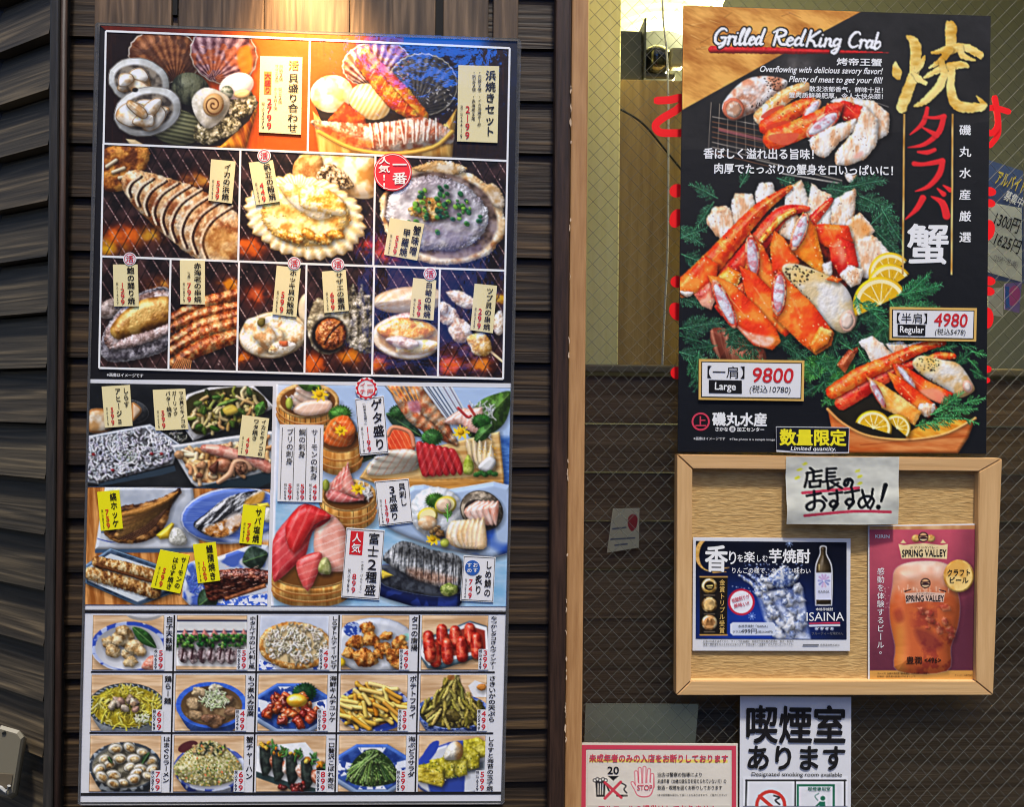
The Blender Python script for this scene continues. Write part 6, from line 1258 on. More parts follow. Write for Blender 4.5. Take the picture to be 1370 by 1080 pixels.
# ------------------------------------------------------------------ the shop front
rng = random.Random(5)
def tone(a=.18, base=.86):
    v = base + rng.uniform(-a, a); return (v * rng.uniform(.97, 1.03), v, v * rng.uniform(.95, 1.03))
XL, XR = -1.9, 2.2; ZT, ZB = 2.9, 0.0
# pavement in front
mb = MB(); mb.box(-6, 6, -8, .6, -.1, 0, mat('asphalt', (70, 70, 72), .9)); o = mb.build('pavement'); o['kind'] = 'structure'
# main plank wall: shiplap boards, each one standing 7 mm proud at its foot
x_l, x_r = WX(76, 540), WX(752, 540)
pitch = (WZ(80, 122) - WZ(80, 845)) / (723 / 71.6); z_ref = WZ(80, 122)
def shiplap(mb, x0, x1, m, k0, k1, y=0.0, wv=.0):
    for k in range(k0, k1):
        zt = z_ref - k * pitch; zb = zt - pitch + .0018; n = 10; V = []; t = tone(.24)
        xs = np.linspace(x0, x1, n); 
        for x in xs: V += [(x, y + .001, zt), (x, y - .0035 + rng.uniform(-.0004, .0004), zb + rng.uniform(-.0005, .0005)), (x, y + .012, zb)]
        F = []
        for i in range(n - 1): a = i * 3; b = a + 3; F += [[a, a + 1, b + 1, b], [a + 1, a + 2, b + 2, b + 1]]
        mb.add(V, F, m, tone=t)
mb = MB(); shiplap(mb, x_l, x_r, M_PLANK, -16, 22); mb.box(x_l, x_r, .012, .06, ZB, ZT, mat('wall_core', (16, 14, 12), .9)); o = mb.build('plank_wall'); tag(o, 'dark weathered horizontal plank wall behind the tall menu poster', 'wall')
# side wall of greyish planks turning away at the left
ang = math.radians(127); dirx = np.array([-math.sin(math.radians(56 + 2.3)), math.cos(math.radians(56 + 2.3)), 0]); px0 = WX(66, 540, -.02)
mb = MB(); L = .34
for k in range(-14, 20):
    zt = WZ(66, 48, -.02) - k * .0728; zb = zt - .0728 + .003; n = 6; V = []
    nrm = np.array([dirx[1], -dirx[0], 0]) * -1; nrm = nrm if nrm[1] < 0 else -nrm
    for i in range(n):
        p = np.array([px0, -.015, 0]) + dirx * L * i / (n - 1)
        for off, zz in ((-.006, zt), (.008, zb), (-.0125, zb)): q = p + nrm * off; V.append((q[0], q[1], zz))
    F = []
    for i in range(n - 1): a = i * 3; b = a + 3; F += [[a, b, b + 1, a + 1], [a + 1, b + 1, b + 2, a + 2]]
    mb.add(V, F, M_PLANKG, tone=tone(.25))
p0 = np.array([px0, -.015, 0]) - nrm * .013; p1 = p0 + dirx * L; mb.add([(p0[0], p0[1], ZB), (p1[0], p1[1], ZB), (p1[0], p1[1], ZT), (p0[0], p0[1], ZT)], [(0, 1, 2, 3)], mat('wall_core', (16, 14, 12), .9))
o = mb.build('side_plank_wall'); tag(o, 'grey black plank wall receding at an angle left of the corner post', 'wall')
# posts
def post(name, label, pxa, pxb, yf, yb, m, bev=.003, cat='post', py=540):
    mb = MB(); mb.box(WX(pxa, py, yf), WX(pxb, py, yf), yf, yb, ZB, ZT, m, tone=tone(.05, .95), bev=bev); return tag(mb.build(name), label, cat)
post('corner_post', 'black squared corner post between the angled wall and the menu wall', 61, 73.5, -.03, .05, M_POSTB)
mb = MB(); xa, xb = WX(73.8, 540, -.03), WX(82, 540, -.03); mb.tube([((xa + xb) / 2, -.024, ZB), ((xa + xb) / 2, -.024, ZT)], (xb - xa) / 2, M_POST, 14); tag(mb.build('rounded_trim', smooth=True), 'slim rounded dark trim beside the black corner post', 'trim')
mb = MB(); p = np.array([px0, -.015, 0]) + dirx * .155
mb.box(WX(-14, 540, .06), WX(12, 540, .06), .06, .12, ZB, ZT, M_POSTB, bev=.003); tag(mb.build('far_post'), 'dark post at the far left end of the angled plank wall', 'post')
post('door_post', 'dark brown upright post between the planks and the tan window trim', 739, 760, -.03, .06, M_POST)
mb = MB()
for k in range(26):
    y = rng.uniform(20, 1060); x = 760.2 + rng.uniform(-.8, .8) - (y - 540) * .009; h = rng.uniform(1.5, 7); P = [(x + rng.uniform(-.9, .9), y + h * q) for q in (-1, -.3, .4, 1)] + [(x + rng.uniform(.6, 1.8), y + h * q) for q in (.6, 0, -.6)]
    mb.pxpoly(P, -.0312, mat('bare_wood_chip', (206, 178, 146), .8), .0008)
tag(mb.build('paint_chips'), 'bare chips of worn paint along the seam of the dark post and tan trim', 'paint chips')['kind'] = 'stuff'
post('window_trim', 'tan wooden upright trim along the left side of the wired window', 760.4, 783, -.026, .07, M_TRIM, .0025, 'trim')
# warm vertical boards above the menu
bd = thing('header_boards', 'warm brown upright boards lit by a lamp above the menu poster', 'boards', W(400, 40, -.012))
for a, b, dx in ((126, 229.5, 0), (238.5, 583, 0), (593, 654, 0), (660, 694, 0)):
    n = max(1, round((b - a) / 130))
    for i in range(n):
        u0, u1 = a + (b - a) * i / n, a + (b - a) * (i + 1) / n
        mb = MB(); mb.box(WX(u0, 30, -.012), WX(u1, 30, -.012) - .0006, -.012, .0, WZ(400, 74, -.012), ZT, M_HEAD, tone=tone(.1, .92), bev=.0012); mb.build('board', bd)
for a, b, yb in ((229.5, 238.5, 26), (583, 593, 46)):
    mb = MB(); mb.box(WX(a, 30, -.004), WX(b, 30, -.004), -.004, .0, WZ(400, 74, -.004), WZ(400, yb, -.004) - .001, M_HEAD, bev=.001); mb.build('filler_strip', bd)
    mb = MB(); mb.box(WX(a, 30, -.004), WX(b, 30, -.004), -.0075, -.007, WZ(400, yb, -.004), ZT, mat('slot_shade_black', (10, 9, 8), .9)); mb.build('slot_shade_sheet', bd)  # added black sheet: its colour stands in for the shade inside the open gap
# window: frame, wired glass, interior
XG0, XG1 = WX(783, 540, .03), 2.1
M_GLASS = bpy.data.materials.new('window_glass'); M_GLASS.use_nodes = True
n_, l_, b_ = nodes(M_GLASS); t_ = n_.new('ShaderNodeBsdfTransparent'); t_.inputs[0].default_value = (.9, .93, .9, 1); g_ = n_.new('ShaderNodeBsdfGlossy'); g_.inputs['Roughness'].default_value = .02; f_ = n_.new('ShaderNodeLayerWeight'); f_.inputs[0].default_value = .12; m_ = n_.new('ShaderNodeMixShader')
l_.new(f_.outputs['Fresnel'], m_.inputs[0]); l_.new(t_.outputs[0], m_.inputs[1]); l_.new(g_.outputs[0], m_.inputs[2]); l_.new(m_.outputs[0], n_['Material Output'].inputs[0])
win = thing('wired_window', 'large wired glass window with a diamond wire lattice', 'window', (XG0 + .5, .03, .9))
mb = MB(); mb.add([(XG0, .03, .6), (XG1, .03, .6), (XG1, .03, 2.6), (XG0, .03, 2.6)], [(0, 1, 2, 3)], M_GLASS); mb.build('glass_pane', win)
mb = MB(); M_WIRE = mat('lattice_wire', (92, 92, 82), .5, .4, 0, .1); r = .0003
A = math.radians(46); P0 = np.array([XG0, 1.5]); dx = .0212
def wires(sg):
    for k in range(-70, 190):
        x = XG0 - 1.2 + k * dx; u = np.array([math.cos(A) * sg, math.sin(A)])
        # clip the line through (x, 1.5) to the pane
        ts = []
        t0, t1 = -2, 2
        for lo, hi, o, d in ((XG0 + .001, XG1 - .001, x, u[0]), (.601, 2.599, 1.5, u[1])):
            a, b = sorted(((lo - o) / d, (hi - o) / d)); t0 = max(t0, a); t1 = min(t1, b)
        if t1 - t0 > .01: mb.tube([(x + u[0] * t0, .0275 if sg > 0 else .0286, 1.5 + u[1] * t0), (x + u[0] * t1, .0275 if sg > 0 else .0286, 1.5 + u[1] * t1)], r, M_WIRE, 4)
wires(1); wires(-1); mb.build('wire_lattice', win)
# dark plank wainscot close behind the lower half of the glass, ledge on top
z_l = WZ(800, 500, .1)
mb = MB(); z_ref_, pitch_ = z_ref, pitch
M_INNER = wood('inner_dark_planks', (104, 80, 54), (156, 126, 90), 'X', .8, .0012, .6)
z_ref = z_l - .004; shiplap(mb, XG0 - .1, XG1, M_INNER, 0, 20, .075); z_ref = z_ref_
tag(mb.build('inner_plank_wall'), 'dark plank wainscot seen through the lower part of the wired glass', 'wall')
mb = MB(); mb.box(XG0 - .1, XG1, .062, .30, z_l, z_l + .012, mat('ledge_wood', (120, 106, 76), .5), bev=.003); tag(mb.build('inner_ledge'), 'pale ledge with a worn edge behind the window glass', 'ledge')
# interior above the ledge
M_CURT = wood('pale_yellow_board', (238, 226, 140), (250, 240, 170), 'Z', .7, .0003, .6, 4)
mb = MB(); mb.box(WX(775, 250, .09), WX(829, 250, .09), .09, .11, z_l + .012, 2.5, M_CURT, bev=.002); tag(mb.build('yellow_board'), 'narrow pale yellow board standing upright just inside the window', 'board')
M_PLY = wood('brown_plywood', (136, 110, 66), (186, 156, 102), 'Z', .6, .0004, .5, 9)
mb = MB(); mb.box(WX(815, 250, .16), WX(960, 250, .16), .16, .18, z_l + .012, WZ(860, 106, .16), M_PLY, bev=.002); tag(mb.build('plywood_panel'), 'brown plywood panel inside the window left of the crab poster', 'panel')
mb = MB(); mb.box(XG0 - .1, XG1, .75, .78, .3, 2.6, mat('inner_back_wall', (92, 92, 80), .8)); tag(mb.build('inner_back_wall'), 'dim grey green back wall of the room behind the window', 'wall')
mb = MB(); mb.box(XG0 - .1, XG1, .062, .75, 2.6, 2.62, mat('inner_ceiling', (120, 116, 100), .8)); tag(mb.build('inner_ceiling'), 'ceiling of the room behind the window', 'ceiling')
# paper lantern
M_LAN = mat('lantern_paper', (250, 240, 176), .7, .2, 0, 0, 1.1)
lan = thing('paper_lantern', 'round cream paper lantern glowing inside the window', 'lantern', W(866, 62, .3)); mb = MB(); V = []; F = []
cx, cz = WX(878, 0, .3), WZ(878, 62, .3); RX = .12
NR, NS = 40, 36
for i in range(NR + 1):
    v = math.pi * (.12 + .76 * i / NR); rr = RX * math.sin(v) ** .8 * (1 + (.018 if i % 2 else -.006)); zz = cz + .11 - .115 * math.cos(v)
    for j in range(NS): t = 2 * math.pi * j / NS; V.append((cx + rr * math.cos(t), .3 + rr * math.sin(t), zz))
for i in range(NR):
    for j in range(NS): F.append([i * NS + j, i * NS + (j + 1) % NS, (i + 1) * NS + (j + 1) % NS, (i + 1) * NS + j])
mb.add(V, F, M_LAN); mb.build('paper_shade', lan)
M_DRK = mat('black_plastic', (26, 28, 26), .4)
mb = MB(); mb.tube([(cx, .3, cz + .005), (cx, .3, cz + .016)], .055, M_DRK, 20); mb.build('bottom_ring', lan)
# black box and round camera on top of the plywood
mb = MB(); mb.box(WX(812, 60, .2), WX(860, 60, .2), .20, .28, WZ(840, 107, .2), WZ(840, 40, .2), mat('grey_black_metal', (52, 54, 46), .5), bev=.003); mb.box(WX(860.5, 60, .2), WX(863, 60, .2), .19, .28, WZ(840, 107, .2), WZ(840, 27, .2), mat('grey_black_metal', (52, 54, 46), .5)); tag(mb.build('metal_box'), 'dark metal box on top of the plywood panel', 'box')
dom = thing('dome_camera', 'black round dome camera above the plywood panel', 'camera', W(878, 106, .22)); mb = MB(); c = W(878, 82, .22); V = []; F = []; R_ = .026
for i in range(13):
    for j in range(20): v = math.pi * i / 12; t = 2 * math.pi * j / 20; V.append((c[0] + R_ * math.sin(v) * math.cos(t), c[1] + R_ * math.sin(v) * math.sin(t), c[2] + R_ * math.cos(v)))
for i in range(12):
    for j in range(20): F.append([i * 20 + j, (i + 1) * 20 + j, (i + 1) * 20 + (j + 1) % 20, i * 20 + (j + 1) % 20])
mb.add(V, F, mat('dome_plastic', (20, 22, 20), .12)); mb.build('dome', dom, True)
mb = MB(); mb.box(c[0] - .03, c[0] + .03, c[1] - .01, c[1] + .035, c[2] - .032, c[2] - .022, M_DRK, bev=.003); mb.build('base', dom)
mb = MB(); c = W(904, 79, .2); mb.box(c[0] - .0105, c[0] + .0105, .19, .21, c[2] - .016, c[2] + .016, mat('grey_cover', (124, 120, 96), .4), bev=.004); tag(mb.build('switch_box'), 'small grey switch box beside the black dome camera', 'switch')
def cable(name, pts, r, y, m, label):
    mb = MB(); Q = sm(pts, 8, False); mb.tube(W(Q[:, 0], Q[:, 1], y), r, m, 8); return tag(mb.build(name, smooth=True), label, 'cable')
cable('white_cable', [(885, -60), (887, 20), (892, 70), (894, 130), (894, 250), (893, 340), (889, 420), (886, 492)], .0016, .10, mat('white_cable', (190, 190, 184), .4), 'white cable hanging straight down inside the window')
cable('black_cable', [(815, 140), (832, 147), (860, 165), (890, 200), (925, 245), (960, 300)], .0017, .12, M_DRK, 'black cable curving down across the plywood panel')
# things stuck or lying behind the glass
mb = MB(); q = [(820, 681), (855.5, 680), (854.7, 733), (812, 740)]; mb.pxpoly(q, .062, paper('grey_note', (238, 222, 176), .1), .0006); P = sm([(841, 692), (848, 688), (853, 694), (851, 706), (845, 711), (840, 703)], 4); mb.pxpoly(P, .0614, mat('seal_red', (190, 60, 56))); 
for a, b in (((819, 708), (838, 706)), ((816, 722), (850, 720)), ((822, 730), (840, 728))): bar(mb, a, b, 2, .0614, K_GRY)
tag(mb.build('small_notice'), 'small paper note with a red seal seen through the wired glass', 'notice')
mb = MB(); mb.pxpoly([(783.7, 942), (934.5, 942.6), (929, 1010), (781, 1010)], .05, paper('pale_card', (214, 208, 164), .2), .0008); tag(mb.build('pale_card'), 'blank pale card standing behind the glass above the red bordered notice', 'card')
# recruiting poster inside, at the right
z = Z(1110, 200, 4.908); YR = .30
rp = thing('recruiting_poster', 'job poster with hourly wages hanging inside behind the crab poster', 'poster', W(1340, 380, YR))
q = z((1020, 60), (1270, 140), (1275, 880), (1020, 850)); mb = MB(); mb.pxpoly(q, YR, paper('poster_blue', (70, 86, 124), .3), .001)
mb.pxpoly(z((1020, 340), (1262, 385), (1262, 870), (1020, 800)), YR - .001, paper('poster_pale', (208, 210, 194), .3))
for i, ch in enumerate('バイト'): pass
htext(mb, 'アルバイト', z((1085, 215))[0], z((1272, 285))[0], 19, YR - .002, INK('poster_yellow', (214, 190, 70)), .03); htext(mb, '募集中', z((1140, 320))[0], z((1258, 378))[0], 13, YR - .002, K_WHT, .02)
htext(mb, '1300円', z((1075, 490))[0], z((1232, 545))[0], 20, YR - .002, K_BLK, .01); htext(mb, '1625円', z((1075, 620))[0], z((1238, 680))[0], 19, YR - .002, K_BLK, .01); htext(mb, '（22時〜翌5時）', z((1075, 725))[0], z((1230, 775))[0], 8, YR - .002, K_GRY, 0)
mb.build('poster_sheet', rp)
mb = MB(); mb.pxpoly(z((1150, 880), (1262, 870), (1245, 1075), (1150, 1050)), YR - .004, paper('violet_flyer', (120, 100, 160), .4), .001); P = ell(*z((1210, 960))[0], 8, 14, 10, 16); mb.pxpoly(P, YR - .0045, mat('flyer_magenta', (170, 70, 130))); bar(mb, *z((1165, 900), (1170, 1040)), 5, YR - .0046, K_BLUE); tag(mb.build('violet_flyer'), 'violet flyer inside the window below the job poster', 'flyer')
mb = MB(); mb.pxpoly(z((1040, 915), (1140, 905), (1140, 1100), (1040, 1085)), YR - .006, paper('grey_sheet', (176, 176, 164), .3), .001); tag(mb.build('grey_sheet'), 'blank grey sheet inside the window beside the violet flyer', 'sheet')
# red vinyl lettering on the glass, mostly behind the crab poster
M_VIN = mat('red_vinyl', (250, 24, 28), .6, .2, 0)
YV = .0262
YN_ = [0]
def ribbon(mb, pts, w):
    YN_[0] += 1
    Q = sm(pts, 6, False); d = np.gradient(Q, axis=0); d /= np.hypot(d[:, 0], d[:, 1])[:, None]; n = np.stack([-d[:, 1], d[:, 0]], 1) * w / 2
    L = np.vstack([Q + n, (Q - n)[::-1]]); cap0 = [Q[0] - d[0] * w * .45 + n[0] * c for c in (-.6, 0, .6)]; cap1 = [Q[-1] + d[-1] * w * .45 + n[-1] * c for c in (.6, 0, -.6)]
    P = list(Q + n) + cap1 + list((Q - n)[::-1]) + cap0; mb.pxpoly(P, YV - .0004 * (YN_[0] % 4), M_VIN, .0003)
vz = thing('window_lettering', 'red vinyl lettering on the window glass showing past both edges of the crab poster', 'lettering', W(890, 300, YV))
z = Z(660, 0, 3.6); mb = MB(); ribbon(mb, z((790, 483), (850, 480), (900, 470), (920, 490), (880, 530), (820, 565), (782, 600), (800, 635), (860, 640), (930, 638)), 10.5); mb.build('letter', vz)
for P in ([ell(905.5, 255, 10, 9, -20)], [ell(905, 292, 9, 13, 20)], [ell(906, 377, 9, 8, 0)], [ell(906, 417, 10, 13, -30)], [ell(906, 499, 9, 8.5, 0)]):
    mb = MB(); mb.pxpoly(P[0], YV, M_VIN, .0003); mb.build('letter', vz)
mb = MB(); ribbon(mb, [(1310, 146), (1330, 144), (1349, 149)], 8); ribbon(mb, [(1331, 131), (1334, 150), (1335, 168), (1326, 178), (1316, 172)], 8.5); ribbon(mb, [(1336, 164), (1335, 180), (1325, 194)], 7.5); mb.build('letter', vz)
z = Z(1110, 200, 4.908)
for c, a, b in (((1050, 275), 9, 6), ((1050, 352), 8, 5.5), ((1040, 530), 9, 14), ((1045, 862), 9, 6), ((1040, 930), 9, 6)):
    mb = MB(); mb.pxpoly(ell(*z(c)[0], a, b, 10), YV, M_VIN, .0003); mb.build('letter', vz)
z = Z(1090, 400, 4.908)
for c, a, b in (((1135, 125), 8, 14), ((1130, 462), 6.5, 5), ((1128, 535), 5, 4)):
    mb = MB(); mb.pxpoly(ell(*z(c)[0], a, b, 0), YV, M_VIN, .0003); mb.build('letter', vz)
# intercom style wall box at the lower left, on the angled wall
wb = thing('wall_box', 'beige plastic wall box on the angled plank wall at the lower left', 'box', W(5, 1066, -.04)); m = mat('beige_plastic', (112, 106, 88), .5)
mb = MB(); q = [(-25, 985), (2, 971), (26, 978), (32, 986), (20, 1062), (12, 1067), (-25, 1058)]; V = W(*np.array(q).T, -.045); n = len(q); Vb = W(*(np.array(q) + (4, 3)).T, -.005)
Vt = V * 1.0; c = V.mean(0); Vi = c + (V - c) * .93 + (0, -.004, 0)
mb.add(np.vstack([Vi, V, Vb]), [list(range(n))[::-1]] + [[i, (i + 1) % n, n + (i + 1) % n, n + i] for i in range(n)] + [[n + i, n + (i + 1) % n, 2 * n + (i + 1) % n, 2 * n + i] for i in range(n)], m); mb.build('cover', wb)
mb = MB(); mb.pxpoly([(-25, 1034), (17, 1037), (14, 1056), (-25, 1050)], -.0505, mat('box_recess', (92, 82, 64), .5), .001); mb.build('recess', wb)
mb = MB(); mb.pxpoly(ell(5, 981.5, 3, 1.8, -25), -.0505, M_DRK, .001); mb.build('screw_hole', wb)
mb = MB(); P = W(*np.array([(-20, 1046), (2, 1055), (8, 1060), (12, 1052)]).T, -.053); mb.tube(P, .0022, mat('grey_plug', (150, 150, 146), .4), 8); mb.build('plug', wb)
# ------------------------------------------------------------------ the other side of the street, mirrored in glass and gloss
op = thing('opposite_building', 'dark shop front across the street with a blue lit sign above it', 'building', (0, -4.2, 0))
mb = MB(); mb.box(-5, 5, -4.5, -4.2, 0, 4.5, mat('dark_render', (58, 54, 50), .8)); mb.build('wall', op)
for x in (-3.6, -1.2, 1.3, 3.4):
    mb = MB(); mb.box(x - .7, x + .7, -4.2, -4.14, .1, 2.2, mat('shutter_grey', (74, 74, 72), .6), bev=.01); mb.build('shutter', op)
mb = MB(); mb.box(-.78, .02, -4.2, -4.08, 3.72, 3.98, mat('blue_sign_light', (10, 120, 255), .5, .2, 0, 0, 13)); mb.build('lit_sign', op)
mb = MB(); mb.box(-.72, .0, -4.2, -4.1, 1.8, 2.6, mat('blue_window_light', (16, 100, 230), .5, .2, 0, 0, 2.2)); mb.build('lit_window', op)
# ------------------------------------------------------------------ paint every print
paint_grill(); paint_trays(); paint_fish(); paint_sashimi(); paint_all_small()
paint_crab(); paint_crab_lettering(); paint_flyer_blue(); paint_flyer_beer(); paint_handpaper(); paint_notices()
def crisp(a, r, k):
    p = np.pad(a, ((r, r), (r, r), (0, 0)), 'edge'); n = (2 * r + 1) ** 2; s = 0
    for i in range(2 * r + 1):
        for j in range(2 * r + 1): s = s + p[i:i + a.shape[0], j:j + a.shape[1]]
    return np.clip(a + k * (a - s / n), 0, 1)
CV[:] = crisp(crisp(CV, 1, .42), 4, .2)           # the printer's sharpening

YM = -0.016                                        # face of the big menu sheet
MENU_OUT = [(130, 30.5), (415, 42.5), (696, 52.5), (673.5, 1075), (106.5, 1077)]
b0 = W(390, 1076, YM)
menu = thing('menu_poster', 'tall seafood menu poster with rows of dish photographs on the dark plank wall', 'poster', b0)
mb = MB()
mb.pxpoly([(133.5, 33), (415, 44.6), (692.5, 54.5), (684, 512), (120.5, 506.5)], YM, P_BLACK, .004)
bk = mb.build('black_panel', menu)
mb = MB(); mb.pxpoly([(120, 507.5), (684.2, 513), (677, 817.5), (113.4, 815.8)], YM, P_LILAC, .004); mb.build('white_panel', menu)
mb = MB(); mb.pxpoly([(113.4, 816.6), (677, 818.3), (670.3, 1072.5), (106.9, 1074)], YM, P_LILAC, .004)
bar(mb, (113.4, 818.8), (677, 820.6), 4, YM - .0004, P_BLACK); bar(mb, (108, 1063.6), (671, 1061.8), 4, YM - .0004, P_BLACK)
for yy in (899.6, 981.3): bar(mb, (121.7 - (yy - 899) * .024, yy), (662 - (yy - 899) * .024, yy + .4), 2.4, YM - .0004, P_BLACK)
for x in (233.5, 344.7, 454, 561.4): bar(mb, (x - .2, 823.5), (x - 5.8, 1060), 2.2, YM - .0005, P_BLACK)
grid_panel = mb.build('dish_grid_panel', menu)
# the clear sleeve shows as a thin rim all round
M_CLEAR = bpy.data.materials.new('clear_plastic'); M_CLEAR.use_nodes = True
_n, _l, _b = nodes(M_CLEAR); _t = _n.new('ShaderNodeBsdfTransparent'); _t.inputs[0].default_value = (.86, .88, .88, 1); _m = _n.new('ShaderNodeMixShader'); _f = _n.new('ShaderNodeFresnel'); _f.inputs[0].default_value = 1.5
_b.inputs['Base Color'].default_value = (.5, .5, .5, 1); _b.inputs['Roughness'].default_value = .06; _b.inputs['Specular IOR Level'].default_value = 1
_a = _n.new('ShaderNodeMath'); _a.operation = 'ADD'; _a.inputs[1].default_value = .09; _l.new(_f.outputs[0], _a.inputs[0]); _l.new(_a.outputs[0], _m.inputs[0]); _l.new(_t.outputs[0], _m.inputs[1]); _l.new(_b.outputs[0], _m.inputs[2]); _l.new(_m.outputs[0], _n['Material Output'].inputs[0])
mb = MB()
outer = [(130, 29.5), (415, 41), (694, 51), (697.5, 55), (690, 400), (683.5, 700), (675, 1074), (672, 1077), (108, 1078.5), (104, 1076), (110, 820), (117, 520), (126.5, 60), (127.5, 32)]
inner = [(134, 33.4), (415, 45), (691.5, 54.8), (692, 56), (685.6, 400), (679.4, 700), (670, 1072), (669.5, 1072.4), (108, 1073.8), (107.4, 1073), (113.6, 820), (120.5, 520), (133, 60), (133.6, 34)]
mb.ring(outer, inner, YM - .001, M_CLEAR); mb.ring(inner, outer, YM + .003, M_CLEAR)
V = W(*np.array(outer).T, YM - .001); mb.add(np.vstack([V, V + (0, .004, 0)]), [[i, (i + 1) % 14, 14 + (i + 1) % 14, 14 + i] for i in range(14)], M_CLEAR)
mb.build('clear_sleeve', menu)
YP, YT, YL = YM - .0008, YM - .0022, YM - .0027     # pictures, tags, lettering
def price_tag(parent, q, cols, price, tax, stock=None, border=False, uprice=.36, utax=.15, pv=(.48, .96), w=.24, name='price_tag'):
    mb = MB(); mb.pxpoly(q, YT, stock or P_CREAM, .0008)
    if border:
        for a, b in ((0, 1), (1, 2), (2, 3), (3, 0)):
            f = lambda i: np.array(q[i]) * .955 + np.mean(q, 0) * .045; bar(mb, f(a), f(b), .7, YT - .0002, K_BLK)
    for s, u, v0, v1, ww, k in cols: vtext(mb, q, s, u, v0, v1, ww, YL, {'k': K_BLK, 'o': K_ORG, 'g': K_GRY, 'w': K_WHT, 'r': K_RED}[k], .034 if ww > .15 else .012)
    if price: vtext(mb, q, price, uprice, pv[0], pv[1], w * .95, YL, K_RED, .034)
    if tax: vtext(mb, q, '税込' + tax, utax, pv[0], pv[1], w * .42, YL, K_BLK, .008)
    return mb.build(name, parent)
def badge(parent, c, r, s, name='live_badge'):
    mb = MB(); P = np.array(ell(*c, r, r, 0, 26)); mb.pxpoly(P, YT - .0006, P_WHITE, .0004); Q = np.array(ell(*c, r * .86, r * .86, 0, 26)); Q2 = np.array(ell(*c, r * .78, r * .78, 0, 26)); mb.ring(P * .04 + Q * .96, Q2, YT - .0008, K_RED)
    vtext(mb, [(c[0] - r, c[1] - r), (c[0] + r, c[1] - r), (c[0] + r, c[1] + r), (c[0] - r, c[1] + r)], s, .5, .2, .8, .62, YT - .0009, K_RED, .03)
    return mb.build(name, parent)
def photo_part(q, label, parent=menu, y=None, grow=0):
    mb = MB(); mb.photo(q, YP if y is None else y); o = mb.build('dish_photo', parent); o['label'] = label; return o
z1, z2, z3, z4, z5, z6 = Z(130, 30, 4.724), Z(410, 30, 4.724), Z(130, 195, 4.724), Z(410, 195, 4.724), Z(120, 340, 4.724), Z(400, 340, 4.724)
# pictures of the top panel, with the white rules between them
names = [['live shells heaped in a wooden tub', 'beach grill set in a wooden tub'], ['scored squid on a grill', 'scallop grilled in its shell', 'crab paste with spring onion in its shell'],
         ['abalone on a grill', 'prawn skewers on a grill', 'surf clam in its shell', 'turban shell on a grill', 'hard clam in its shell', 'whelk skewer on a grill']]
GP = []
for r in range(3):
    GP.append([])
    for c in range(len(names[r])):
        q = gcell(r, c); GP[r].append(photo_part(q, names[r][c]))
mb = MB(); mb.photo([(134.4, 34), (540, 49.4), (540, 57), (141.8, 40.6)], YP); o = mb.build('top_border', menu)
mb = MB()
for k in range(4):
    P = [(Lx(141.6, Lrow(k, 140)), Lrow(k, Lx(141.6, Lrow(k, 140)))), (410, Lrow(k, 410)), (Lx(682, Lrow(k, 676)), Lrow(k, Lx(682, Lrow(k, 676))))]
    top = [(x, y - 1.4) for x, y in P]; bot = [(x, y + 1.4) for x, y in P][::-1]; mb.pxpoly(top + bot, YP - .0006, K_WHT)
for r in range(3):
    for c in range(len(GX[r])):
        ya, yb = Lrow(r, GX[r][c]) , Lrow(r + 1, GX[r][c]); bar(mb, (Lx(GX[r][c], ya), ya), (Lx(GX[r][c], yb), yb), 2.6, YP - .0007, K_WHT)
htext(mb, '※画像はイメージです', z5((108, 772))[0], z5((338, 778))[0], 4.6, YP - .0006, K_WHT, .01)
mb.build('white_rules', menu)
t = z1((1030, 210), (1297, 218), (1288, 708), (1022, 692))
mb = MB(); mb.pxpoly(t, YT, P_CREAM, .0008); Q = qmap(t, np.array([.1, .28, .28, .1]), np.array([.2, .2, .5, .5])); mb.pxpoly(Q, YT - .0002, K_ORG)
for s, u, v0, v1, w, k, o in (('活', .8, .04, .18, .27, K_ORG, .03), ('貝盛り合わせ', .8, .21, .98, .27, K_BLK, .022), ('白蛤2個', .5, .1, .32, .1, K_BLK, .005), ('帆立2個', .49, .4, .62, .1, K_BLK, .005), ('サザエ2個', .4, .1, .34, .1, K_BLK, .005), ('ホッキ貝1個', .38, .4, .7, .1, K_BLK, .005), ('大盛り', .19, .21, .49, .16, K_RED, .02), ('2799', .24, .54, .96, .16, K_RED, .03), ('税込3079', .09, .6, .96, .09, K_BLK, .005)): vtext(mb, t, s, u, v0, v1, w, YL, k, o)
mb.build('price_tag', GP[0][0])
t = z2((960, 268), (1218, 275), (1207, 760), (952, 750))
price_tag(GP[0][1], t, [('浜焼きセット', .8, .05, .93, .27, 'k'), ('・白蛤2個', .53, .06, .34, .1, 'k'), ('・イカ浜焼き1杯', .54, .38, .8, .1, 'k'), ('・帆立2個', .39, .06, .34, .1, 'k'), ('・赤海老2尾', .39, .38, .72, .1, 'k')], '2199', '2419', uprice=.25, utax=.1, pv=(.52, .97), w=.16)
price_tag(GP[1][0], z3((720, 84), (875, 98), (852, 364), (702, 345)), [('イカの浜焼', .7, .06, .95, .32, 'k')], '539', '593')
price_tag(GP[1][1], z3((958, 105), (1110, 90), (1155, 352), (1005, 374)), [('帆立の殻焼', .72, .06, .95, .32, 'k')], '449', '494'); badge(GP[1][1], z3((1055, 62))[0], 9, '活')
price_tag(GP[1][2], z4((528, 455), (745, 492), (700, 725), (490, 688)), [('蟹味噌', .83, .08, .9, .24, 'k'), ('甲羅焼', .55, .2, .96, .24, 'k')], '539', '593', uprice=.3, utax=.12, pv=(.42, .96), w=.16)
